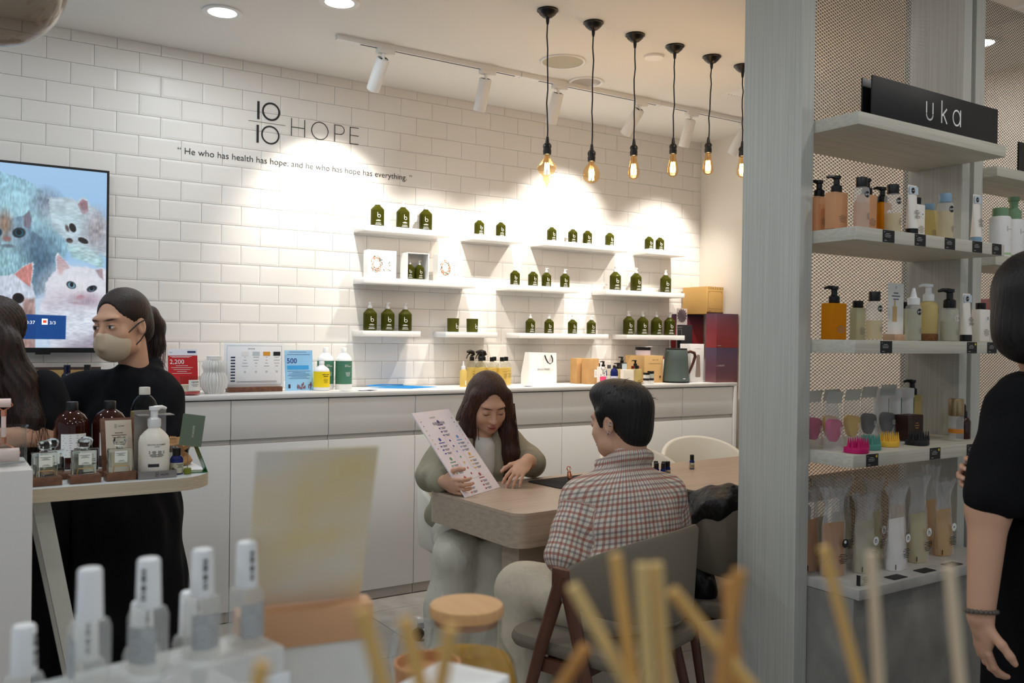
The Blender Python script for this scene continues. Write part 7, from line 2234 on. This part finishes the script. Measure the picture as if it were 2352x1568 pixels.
# ---- person in checks seen from behind
t = thing('person', 'seated person with short black hair in a checked shirt, seen from behind', 'person', (1.80, 2.10, 0))
hc = (1.885, 2.232, 1.092)
HM = frame_of((-0.22, 0.95, -0.14), (0, 0, 1), 0.02)
B = Sdf()
add_head(B, hc, HM, 1.0, 0, True, 'open', SK)
B.cone(loc_(hc, HM, (0, -0.040, -0.050)), (1.895, 2.205, 0.92), 0.055, 0.050, 0, 0.02)
B.ell((1.87, 2.175, 0.75), (0.10, 0.06, 0.17), None, 0, 0.04)
B.chain([(1.775, 2.240, 0.825), (1.672, 2.222, 0.705), (1.80, 2.375, 0.665)], [0.034, 0.038, 0.030], 0, 0.02)
B.chain([(2.015, 2.185, 0.825), (2.085, 2.20, 0.70), (1.98, 2.38, 0.665)], [0.034, 0.038, 0.030], 0, 0.02)
add_hand(B, (1.80, 2.375, 0.665), (0.4, 0.6, 0.1), (0.2, 0.1, -1), -1, (0.3, 0.4, 0.3), 0, 1.0)
add_hand(B, (1.98, 2.38, 0.665), (-0.4, 0.6, 0.1), (-0.2, 0.1, -1), 1, (0.3, 0.4, 0.3), 0, 1.0)
for a, b, c, e in (((1.74, 2.13, 0.55), (1.635, 2.42, 0.54), (1.63, 2.36, 0.09), (1.62, 2.48, 0.05)), ((1.88, 2.10, 0.55), (1.97, 2.44, 0.54), (1.97, 2.38, 0.09), (1.98, 2.5, 0.05))):
    B.chain([a, b, c, e], [0.085, 0.062, 0.045, 0.04], 0, 0.02)
B.build('body', M_SKIN, t, [SK], (((hc[0] - 0.1, hc[0] + 0.1),), ((hc[1] - 0.12, hc[1] + 0.12),), ((hc[2] - 0.13, hc[2] + 0.13),)), 0.0035, 0.009)
def checked():
    m = mat('checked_cotton', (214, 206, 192), 0.9, bump=((24, 24, 20), 0.55, 0.012), spec=0.2)
    nt = m.node_tree
    a = nt.nodes.new('ShaderNodeAttribute')
    a.attribute_name = 'cloth'
    sp_ = nt.nodes.new('ShaderNodeSeparateXYZ')
    nt.links.new(a.outputs['Vector'], sp_.inputs[0])
    def band(sock, period, width, off):
        d = nt.nodes.new('ShaderNodeMath'); d.operation = 'MULTIPLY_ADD'
        d.inputs[1].default_value = 1.0 / period; d.inputs[2].default_value = off + 50
        f = nt.nodes.new('ShaderNodeMath'); f.operation = 'FRACT'
        l = nt.nodes.new('ShaderNodeMath'); l.operation = 'LESS_THAN'; l.inputs[1].default_value = width
        nt.links.new(sock, d.inputs[0]); nt.links.new(d.outputs[0], f.inputs[0]); nt.links.new(f.outputs[0], l.inputs[0])
        return l.outputs[0]
    col = None
    base = lin((214, 206, 192)) + (1,)
    for axis_ in ('X', 'Y'):
        for per, wid, off, rgb, fac in ((0.034, 0.24, 0.0, (150, 70, 58), 0.62), (0.034, 0.20, 0.5, (96, 74, 84), 0.50)):
            mx = nt.nodes.new('ShaderNodeMix'); mx.data_type = 'RGBA'
            k = nt.nodes.new('ShaderNodeMath'); k.operation = 'MULTIPLY'; k.inputs[1].default_value = fac
            nt.links.new(band(sp_.outputs[axis_], per, wid, off), k.inputs[0])
            nt.links.new(k.outputs[0], mx.inputs['Factor'])
            if col is None:
                mx.inputs['A'].default_value = base
            else:
                nt.links.new(col, mx.inputs['A'])
            mx.inputs['B'].default_value = lin(rgb) + (1,)
            col = mx.outputs['Result']
    nt.links.new(col, nt.nodes['Principled BSDF'].inputs['Base Color'])
    return m
SH4 = [((1.750, 2.255, 0.850), (1.660, 2.215, 0.685)), ((2.040, 2.172, 0.850), (2.095, 2.20, 0.685))]
def shirt_uv(X, Y, Z):
    out = np.zeros((len(X), 3))
    ang = np.arctan2(X - 1.88, -(Y - 2.20))
    out[:, 0] = ang * 0.155
    out[:, 1] = Z + 0.25 * (Y - 2.1)
    for a, b in SH4:
        a, b = np.array(a), np.array(b)
        d = b - a
        tt = ((X - a[0]) * d[0] + (Y - a[1]) * d[1] + (Z - a[2]) * d[2]) / (d @ d)
        cx_, cy2, cz2 = a[0] + d[0] * tt, a[1] + d[1] * tt, a[2] + d[2] * tt
        dist = np.sqrt((X - cx_) ** 2 + (Y - cy2) ** 2 + (Z - cz2) ** 2)
        on = (tt > 0.18) & (dist < 0.088) & ((X < 1.745) | (X > 2.045))
        an_ = np.arctan2(X - cx_, -(Y - cy2))
        out[on, 0] = (an_ * 0.065)[on]
        out[on, 1] = (tt * np.linalg.norm(d))[on]
    return out
S = Sdf()
S.ell((1.893, 2.205, 0.850), (0.155, 0.095, 0.085), frame_of((0.30, 0.95, 0)), 0, 0.05)
S.cone((1.893, 2.205, 0.925), (1.765, 2.25, 0.860), 0.055, 0.052, 0, 0.04).cone((1.893, 2.205, 0.925), (2.025, 2.178, 0.860), 0.055, 0.052, 0, 0.04)
S.ell((1.875, 2.175, 0.74), (0.180, 0.118, 0.19), frame_of((0.25, 0.97, 0)), 0, 0.05)
S.ell((1.835, 2.135, 0.60), (0.175, 0.125, 0.13), frame_of((0.1, 0.99, 0)), 0, 0.05)
S.ell((1.83, 2.110, 0.52), (0.165, 0.105, 0.06), frame_of((0.1, 0.99, 0)), 0, 0.04)
for a, b in SH4:
    S.chain([a, b], [0.068, 0.066], 0, 0.035)
S.chain([(1.820, 2.255, 0.955), (1.850, 2.170, 0.985), (1.905, 2.150, 0.992), (1.960, 2.185, 0.978), (1.965, 2.24, 0.955)], [0.014, 0.020, 0.022, 0.020, 0.014], 0, 0.02)
S.cone((1.895, 2.200, 0.985), (1.893, 2.215, 0.92), 0.060, 0.070, 0, 0.02)
S.build('checked_shirt', checked(), t, [SK], ((), (), ()), 0.004, 0.006, folds(0.0045, (19, 23, 37), (29, 47, 31)), shirt_uv)
S = Sdf()
for a, b, c in (((1.745, 2.12, 0.545), (1.635, 2.41, 0.535), (1.63, 2.37, 0.10)), ((1.90, 2.10, 0.545), (1.97, 2.43, 0.535), (1.97, 2.39, 0.10))):
    S.chain([a, b], [0.105, 0.085], 0, 0.05)
    S.chain([b, c], [0.085, 0.095], 0, 0.04)
S.ell((1.83, 2.09, 0.52), (0.165, 0.105, 0.06), None, 0, 0.05)
S.build('beige_trousers', cloth('beige_cotton', (196, 184, 164), 0.5, 18), t, [SK], ((), (), ()), 0.004, 0.008, folds(0.008, (43, 37, 9), (31, 23, 13)))
for q, (px_, py_, pz_) in enumerate(((1.62, 2.46, 0.045), (1.98, 2.48, 0.045))):
    MB().rbox(px_ - 1.80 - 0.045, px_ - 1.80 + 0.045, py_ - 2.10 - 0.13, py_ - 2.10 + 0.12, 0.002, 0.09, 0.04).part('shoe', mat('white_shoe', (222, 220, 214), 0.6), t)
MHB = hairmat('hair_black', (13, 11, 11), (30, 26, 26))
L = lambda p: loc_(hc, HM, p)
Hh = Sdf()
Hh.ell(L((0, -0.024, 0.042)), (0.086, 0.102, 0.092), HM, 0, 0.02)
Hh.ell(L((0.0, 0.030, 0.094)), (0.070, 0.066, 0.046), HM, 0, 0.03)
Hh.ell(L((0, -0.060, -0.025)), (0.066, 0.052, 0.070), HM, 0, 0.03)
for q in (-1, 1):
    Hh.cone(L((q * 0.072, 0.025, 0.03)), L((q * 0.070, 0.022, -0.012)), 0.014, 0.009, 0, 0.015)
Hh.ell(L((0, 0.098, -0.030)), (0.064, 0.072, 0.074), HM, 0, 0.015, -1)
for q in (-1, 1):
    Hh.ell(L((q * 0.084, 0.0, -0.022)), (0.022, 0.030, 0.040), HM, 0, 0.012, -1)
Hh.build('hair', MHB, t, [SK], (((hc[0] - 0.13, hc[0] + 0.13),), ((hc[1] - 0.14, hc[1] + 0.14),), ((hc[2] - 0.13, hc[2] + 0.15),)), 0.004, 0.008, strandfold(hc, HM, 0.0007, 38))
rnd = random.Random(8)
ps = []
for k in range(120):
    a, b = rnd.uniform(-2.6, 2.6), rnd.uniform(0.1, 1.1)
    p0 = L((0.082 * math.sin(a) * math.cos(b), -0.022 + 0.098 * math.cos(a + PI) * math.cos(b) * (-1), 0.042 + 0.092 * math.sin(b)))
    d = np.array((rnd.uniform(-0.01, 0.01), rnd.uniform(-0.012, 0.0), rnd.uniform(-0.004, 0.012)))
    ps.append([p0, p0 + HM @ d * 0.8, p0 + HM @ (d * 1.5 + np.array((0, -0.012, -0.004)))])
strands(t, 'hair_strands', MHB, ps, 0.0016)
e1, e2 = L((-0.082, -0.012, -0.034)), L((-0.084, -0.022, -0.008))
for e in (e1, e2):
    v = np.array(e) - np.array(t.location)
    MB().tube([(v[0] + 0.006 * math.cos(a), v[1] - 0.003, v[2] + 0.006 * math.sin(a)) for a in [2 * PI * k / 12 for k in range(13)]], 0.0013, 6).part('earring', M_CHROME, t)

# ---- masked person standing behind the desk
t = thing('person', 'standing person in black with ponytail and beige face mask behind the desk', 'person', (0.60, 3.47, 0))
hc = (0.578, 3.446, 1.388)
HM = frame_of((-0.76, -0.65, -0.10), (0, 0, 1), 0.05)
B = Sdf()
add_head(B, hc, HM, 1.06, 0, False, 'open', SK, (46, 34, 30))
B.cone(loc_(hc, HM, (0, -0.035, -0.06)), (0.635, 3.475, 1.19), 0.054, 0.050, 0, 0.02)
B.ell((0.635, 3.51, 1.03), (0.09, 0.07, 0.17), None, 0, 0.04)
B.ell((0.60, 3.50, 0.85), (0.10, 0.09, 0.14), None, 0, 0.05)
B.chain([(0.52, 3.56, 1.14), (0.40, 3.64, 1.12), (0.25, 3.70, 1.10)], [0.055, 0.045, 0.032], 0, 0.02)
add_hand(B, (0.25, 3.70, 1.10), (-0.9, 0.3, -0.1), (0, 0, -1), 1, (0.3, 0.3, 0.2))
B.chain([(0.725, 3.44, 1.13), (0.715, 3.38, 0.95), (0.60, 3.33, 0.93)], [0.045, 0.04, 0.03], 0, 0.02)
add_hand(B, (0.60, 3.33, 0.93), (-0.9, 0.1, 0.0), (0, 0, -1), -1, (0.4, 0.5, 0.3))
for q in (-1, 1):
    B.chain([(0.60 + q * 0.08, 3.5, 0.8), (0.60 + q * 0.08, 3.49, 0.45), (0.60 + q * 0.08, 3.5, 0.08), (0.57 + q * 0.08, 3.40, 0.045)], [0.085, 0.06, 0.04, 0.035], 0, 0.02)
B.build('body', M_SKIN, t, [SK], (((hc[0] - 0.11, hc[0] + 0.11),), ((hc[1] - 0.12, hc[1] + 0.12),), ((hc[2] - 0.14, hc[2] + 0.13),)), 0.003, 0.009)
S = Sdf()
S.ell((0.630, 3.495, 1.085), (0.165, 0.135, 0.13), frame_of((-0.8, -0.6, 0)), 0, 0.05)
S.ell((0.61, 3.50, 0.95), (0.175, 0.150, 0.18), frame_of((-0.8, -0.6, 0)), 0, 0.05)
S.chain([(0.585, 3.445, 1.215), (0.625, 3.525, 1.235), (0.70, 3.50, 1.235), (0.69, 3.435, 1.215)], [0.026, 0.028, 0.028, 0.026], 0, 0.03)
S.ell((0.64, 3.48, 1.175), (0.10, 0.10, 0.055), None, 0, 0.05)
S.chain([(0.53, 3.56, 1.14), (0.43, 3.62, 1.115)], [0.085, 0.085], 0, 0.04)
S.chain([(0.718, 3.44, 1.13), (0.705, 3.39, 0.97), (0.64, 3.35, 0.94)], [0.080, 0.088, 0.080], 0, 0.04)
S.build('black_blouse', cloth('black_cotton', (17, 18, 22), 0.5, 16), t, [SK], ((), (), ()), 0.004, 0.007, folds(0.007))
S = Sdf()
S.chain([(0.60, 3.50, 0.92), (0.59, 3.49, 0.70), (0.58, 3.48, 0.22)], [0.155, 0.20, 0.265], 0, 0.05)
S.build('black_skirt', cloth('black_twill', (13, 13, 16), 0.5, 12), t, [SK], ((), (), ()), 0.004, 0.009, folds(0.012, (41, 37, 2), (57, 29, 1)))
L = lambda p: loc_(hc, HM, p, 1.06)
S = Sdf()
S.ell(L((0, 0.048, -0.062)), np.array((0.0655, 0.056, 0.060)) * 1.06, HM, 0, 0.012)
S.cone(L((0, 0.108, -0.030)), L((0, 0.110, -0.068)), 0.012, 0.010, 0, 0.025)
S.ell(L((0, -0.01, -0.05)), np.array((0.10, 0.047, 0.12)) * 1.06, HM, 0, 0.004, -1)
S.ell(L((0, 0.08, 0.036)), np.array((0.10, 0.07, 0.050)) * 1.06, HM, 0, 0.004, -1)
S.build('face_mask', mat('mask_beige', (204, 184, 158), 0.8, bump=((400, 400, 400), 0.15)), t, [SK], (((hc[0] - 0.13, hc[0] + 0.1),), ((hc[1] - 0.13, hc[1] + 0.1),), ((hc[2] - 0.15, hc[2] + 0.05),)), 0.003, 0.006)
O = np.array(t.location)
for q in (-1, 1):
    MB().tube([L((q * 0.062, 0.045, -0.026)) - O, L((q * 0.077, 0.010, 0.002)) - O, L((q * 0.080, -0.022, 0.012)) - O], 0.0022, 6).tube([L((q * 0.050, 0.045, -0.095)) - O, L((q * 0.074, 0.004, -0.055)) - O, L((q * 0.080, -0.02, -0.030)) - O], 0.0022, 6).part('mask_strap', M_BLACKM, t)
MHD = hairmat('hair_dark', (20, 14, 12), (52, 30, 20))
Hh = Sdf()
Hh.ell(L((0, -0.022, 0.036)), np.array((0.079, 0.096, 0.090)) * 1.06, HM, 0, 0.02)
Hh.ell(L((0, -0.075, -0.02)), np.array((0.062, 0.042, 0.06)) * 1.06, HM, 0, 0.03)
Hh.ell(L((0, 0.102, -0.012)), np.array((0.066, 0.072, 0.104)) * 1.06, HM, 0, 0.008, -1)
for q in (-1, 1):
    Hh.ell(L((q * 0.082, -0.002, -0.030)), np.array((0.022, 0.026, 0.046)) * 1.06, HM, 0, 0.012, -1)
pt = [L((0, -0.100, 0.020)), L((0, -0.142, 0.022)), L((0, -0.168, -0.02)), L((0, -0.160, -0.09)), L((0, -0.135, -0.15))]
Hh.chain(pt, [0.026, 0.032, 0.036, 0.034, 0.012], 0, 0.02)
Hh.build('hair', MHD, t, [SK], (((hc[0] - 0.12, hc[0] + 0.19),), ((hc[1] - 0.13, hc[1] + 0.18),), ((hc[2] - 0.18, hc[2] + 0.14),)), 0.004, 0.008, strandfold(hc, HM, 0.0006, 44))
rnd = random.Random(21)
ps = []
for k in range(90):
    o = np.array((rnd.uniform(-0.03, 0.03), rnd.uniform(-0.03, 0.02), rnd.uniform(-0.02, 0.02)))
    ps.append([p + o * w for p, w in zip(pt, (0.5, 0.9, 1.2, 1.4, 1.6))] + [pt[-1] + o * 1.8 + np.array((0.02 * rnd.random(), 0, -0.04))])
strands(t, 'ponytail_strands', MHD, ps, 0.0016)

# ---- long-haired person bent over the desk, at the picture's edge
t = thing('person', 'person with long dark hair in a black tee, looking down at a phone', 'person', (0.22, 3.33, 0))
hc = (0.165, 3.290, 1.335)
HM = frame_of((-0.74, -0.50, -0.45), (0, 0, 1))
B = Sdf()
add_head(B, hc, HM, 1.0, 0, True, 'down', SK)
B.cone(loc_(hc, HM, (0, -0.035, -0.05)), (0.225, 3.33, 1.18), 0.05, 0.055, 0, 0.02)
B.ell((0.22, 3.36, 1.02), (0.09, 0.06, 0.17), None, 0, 0.04)
B.ell((0.22, 3.38, 0.80), (0.15, 0.11, 0.16), None, 0, 0.05)
B.chain([(0.318, 3.235, 1.17), (0.322, 3.20, 1.03), (0.165, 3.10, 1.035)], [0.046, 0.040, 0.027], 0, 0.02)
add_hand(B, (0.190, 3.115, 1.038), (-0.95, -0.25, 0.12), (0.1, 0.2, 1), -1, (0.5, 0.6, 0.5), 0, 0.95, 0.05, 0.3)
B.chain([(0.09, 3.40, 1.16), (0.0, 3.33, 1.02), (0.03, 3.14, 1.03)], [0.046, 0.040, 0.027], 0, 0.02)
add_hand(B, (0.03, 3.14, 1.03), (0.2, -0.95, 0.1), (0.1, 0.2, 1), 1, (0.5, 0.6, 0.5), 0, 0.95, 0.05, 0.3)
for q in (-1, 1):
    B.chain([(0.22 + q * 0.08, 3.40, 0.75), (0.22 + q * 0.08, 3.39, 0.45), (0.22 + q * 0.08, 3.4, 0.08), (0.20 + q * 0.08, 3.30, 0.045)], [0.085, 0.06, 0.04, 0.035], 0, 0.02)
B.build('body', M_SKIN, t, [SK], (((hc[0] - 0.1, hc[0] + 0.1),), ((3.02, 3.18), (hc[1] - 0.12, hc[1] + 0.12)), ((0.98, 1.08), (hc[2] - 0.13, hc[2] + 0.13))), 0.0035, 0.009)
S = Sdf()
S.ell((0.215, 3.345, 1.09), (0.155, 0.115, 0.13), frame_of((-0.6, -0.8, 0)), 0, 0.05)
S.ell((0.22, 3.37, 0.93), (0.165, 0.13, 0.18), None, 0, 0.05)
S.chain([(0.315, 3.24, 1.175), (0.330, 3.212, 1.085)], [0.062, 0.066], 0, 0.035)
S.chain([(0.09, 3.40, 1.165), (0.04, 3.37, 1.08)], [0.062, 0.066], 0, 0.035)
S.build('black_tee', cloth('black_jersey', (19, 19, 22), 0.35, 18), t, [SK], ((), (), ()), 0.004, 0.007, folds(0.005))
S = Sdf()
for q in (-1, 1):
    S.chain([(0.22 + q * 0.085, 3.40, 0.76), (0.22 + q * 0.085, 3.39, 0.10)], [0.11, 0.085], 0, 0.05)
S.build('black_trousers', cloth('black_twill', (13, 13, 16)), t, [SK], ((), (), ()), 0.004, 0.01)
L = lambda p: loc_(hc, HM, p)
Hh = Sdf()
Hh.ell(L((0, -0.024, 0.036)), (0.088, 0.104, 0.096), HM, 0, 0.02)
ear = L((-0.080, 0.018, -0.01))
Hh.chain([L((-0.068, 0.03, 0.04)), ear, (0.235, 3.215, 1.20), (0.262, 3.185, 1.08), (0.245, 3.17, 1.00)], [0.034, 0.042, 0.055, 0.050, 0.022], 0, 0.03)
ear = L((0.080, 0.018, -0.01))
Hh.chain([L((0.068, 0.03, 0.04)), ear, ear + np.array((0, 0.02, -0.15))], [0.034, 0.04, 0.04], 0, 0.03)
Hh.ell(L((0, 0.098, -0.036)), (0.053, 0.082, 0.096), HM, 0, 0.012, -1)
Hh.build('hair', MHD, t, [SK], (((hc[0] - 0.12, 0.34),), ((3.1, hc[1] + 0.14),), ((0.98, hc[2] + 0.14),)), 0.0045, 0.008, strandfold(hc, HM, 0.0022, 40))
rnd = random.Random(5)
ps = []
for k in range(150):
    o = np.array((rnd.uniform(-0.05, 0.05), rnd.uniform(-0.045, 0.04), 0))
    e = rnd.uniform(-0.03, 0.05)
    ps.append([L((-0.062, 0.03, 0.07)) + o * 0.4, L((-0.085, 0.018, -0.01)) + o * 0.8, np.array((0.235, 3.21, 1.20)) + o, np.array((0.262, 3.18, 1.08)) + o * 1.1, np.array((0.25 + rnd.uniform(-0.02, 0.03), 3.165, 1.0 + e)) + o * 1.2])
strands(t, 'hair_strands', MHD, ps, 0.0018)
o = MB().rbox(-0.036, 0.036, -0.075, 0.075, 0, 0.008, 0.008).part('mobile_phone', mat('phone_grey', (70, 66, 58), 0.3))
o.location = (0.075, 3.055, 1.045)
o.rotation_euler = (R(-12), R(-10), 1.1)
tag(o, 'slim phone held over the desk by the long-haired person', 'phone')

# ---- person in black beside the shelving unit
t = thing('person', 'person in a black tee standing before the shelving unit, bracelet on the hanging arm', 'person', (2.30, 1.10, 0))
hc = (2.278, 1.128, 1.452)
HM = frame_of((0.92, 0.30, -0.10), (0, 0, 1))
B = Sdf()
add_head(B, hc, HM, 1.04, 0, True, 'open', SK)
B.cone(loc_(hc, HM, (0, -0.04, -0.05)), (2.30, 1.10, 1.26), 0.056, 0.052, 0, 0.02)
B.ell((2.31, 1.08, 1.08), (0.07, 0.10, 0.18), None, 0, 0.04)
B.ell((2.32, 1.07, 0.88), (0.08, 0.10, 0.15), None, 0, 0.05)
B.chain([(2.215, 1.145, 1.215), (2.150, 1.166, 0.965), (2.092, 1.150, 0.715)], [0.056, 0.047, 0.030], 0, 0.03)
add_hand(B, (2.092, 1.150, 0.715), (0.12, -0.02, -1.0), (0.85, -0.5, 0.0), 1, (0.28, 0.45, 0.35), 0, 1.0, 0.05, 0.15)
B.chain([(2.36, 0.96, 1.20), (2.42, 1.05, 1.02), (2.262, 1.160, 1.045)], [0.045, 0.04, 0.028], 0, 0.02)
add_hand(B, (2.252, 1.168, 1.045), (-0.475, 0.88, 0.0), (-0.88, -0.475, -0.1), -1, (0.75, 0.85, 0.6), 0, 1.0, 0.10, 0.2)
for q in (-1, 1):
    B.chain([(2.33, 1.07 + q * 0.09, 0.82), (2.33, 1.07 + q * 0.09, 0.45), (2.33, 1.07 + q * 0.09, 0.08), (2.43, 1.07 + q * 0.09, 0.045)], [0.09, 0.065, 0.045, 0.04], 0, 0.02)
B.build('body', M_SKIN, t, [SK], (((2.03, 2.24),), ((1.08, 1.32),), ((0.50, 0.74), (0.98, 1.10))), 0.0035, 0.009)
S = Sdf()
S.ell((2.31, 1.08, 1.16), (0.115, 0.175, 0.13), None, 0, 0.05)
S.ell((2.325, 1.07, 1.00), (0.125, 0.165, 0.22), None, 0, 0.05)
S.ell((2.285, 1.11, 1.265), (0.09, 0.10, 0.035), None, 0, 0.04)
S.chain([(2.225, 1.145, 1.205), (2.162, 1.160, 1.00)], [0.070, 0.072], 0, 0.035)
S.chain([(2.36, 0.96, 1.20), (2.40, 1.02, 1.07)], [0.06, 0.06], 0, 0.035)
S.build('black_tee', cloth('black_jersey', (19, 19, 22)), t, [SK], ((), (), ()), 0.004, 0.007, folds(0.005), None, lambda X, Y, Z: np.where(X < 2.245, 0.948 - Z, -1.0) + 0 * Y)
S = Sdf()
for q in (-1, 1):
    S.chain([(2.34, 1.07 + q * 0.085, 0.86), (2.335, 1.07 + q * 0.09, 0.10)], [0.125, 0.095], 0, 0.05)
S.build('black_trousers', cloth('black_twill', (13, 13, 16)), t, [SK], ((), (), ()), 0.004, 0.01, folds(0.006, (43, 37, 9), (31, 23, 13)))
L = lambda p: loc_(hc, HM, p, 1.04)
Hh = Sdf()
Hh.ell(L((0, -0.024, 0.030)), np.array((0.092, 0.108, 0.104)) * 1.04, HM, 0, 0.02)
Hh.ell(L((0, -0.050, -0.06)), np.array((0.084, 0.072, 0.08)) * 1.04, HM, 0, 0.04)
Hh.ell(L((0, 0.110, -0.030)), np.array((0.066, 0.070, 0.09)) * 1.04, HM, 0, 0.015, -1)
Hh.build('hair', MHB, t, [SK], ((), (), ()), 0.004, 0.005, strandfold(hc, HM, 0.0006, 44))
bw, O = Vector((2.0945, 1.1505, 0.728)), Vector(t.location)
rnd = random.Random(2)
n = 22
bead = MB().sphere((0, 0, 0), 0.0058, 8, 6).mesh('bead', mat('stone_bead', (74, 66, 60), 0.4, var=((200, 200, 200), (120, 110, 100), 0.2)))
for k in range(n):
    a = 2 * PI * k / n
    put('bead', bead, t, bw - O + Vector((0.037 * math.cos(a), 0.033 * math.sin(a), 0.006 * math.cos(a + 2.4))))

# black jacket over the spare armchair
S = Sdf()
S.chain([(2.20, 2.310, 0.735), (2.26, 2.140, 0.80), (2.44, 2.035, 0.845), (2.62, 2.110, 0.80)], [0.045, 0.05, 0.045, 0.04], 0, 0.05)
S.chain([(2.22, 2.240, 0.72), (2.25, 2.200, 0.50)], [0.05, 0.045], 0, 0.04)
S.chain([(2.36, 2.010, 0.80), (2.34, 1.980, 0.55), (2.33, 1.990, 0.40)], [0.035, 0.04, 0.03], 0, 0.05)
S.chain([(2.30, 2.180, 0.80), (2.22, 2.340, 0.77), (2.28, 2.410, 0.80)], [0.04, 0.045, 0.03], 0, 0.05)
t = thing('jacket', 'black leather jacket draped over the spare walnut armchair', 'jacket', (2.3, 2.1, 0.4))
S.build('leather', mat('black_leather', (15, 14, 14), 0.5, bump=((16, 16, 10), 0.8, 0.03)), t, [SK], ((), (), ()), 0.004, 0.006, folds(0.013, (37, 29, 41), (61, 53, 31)))
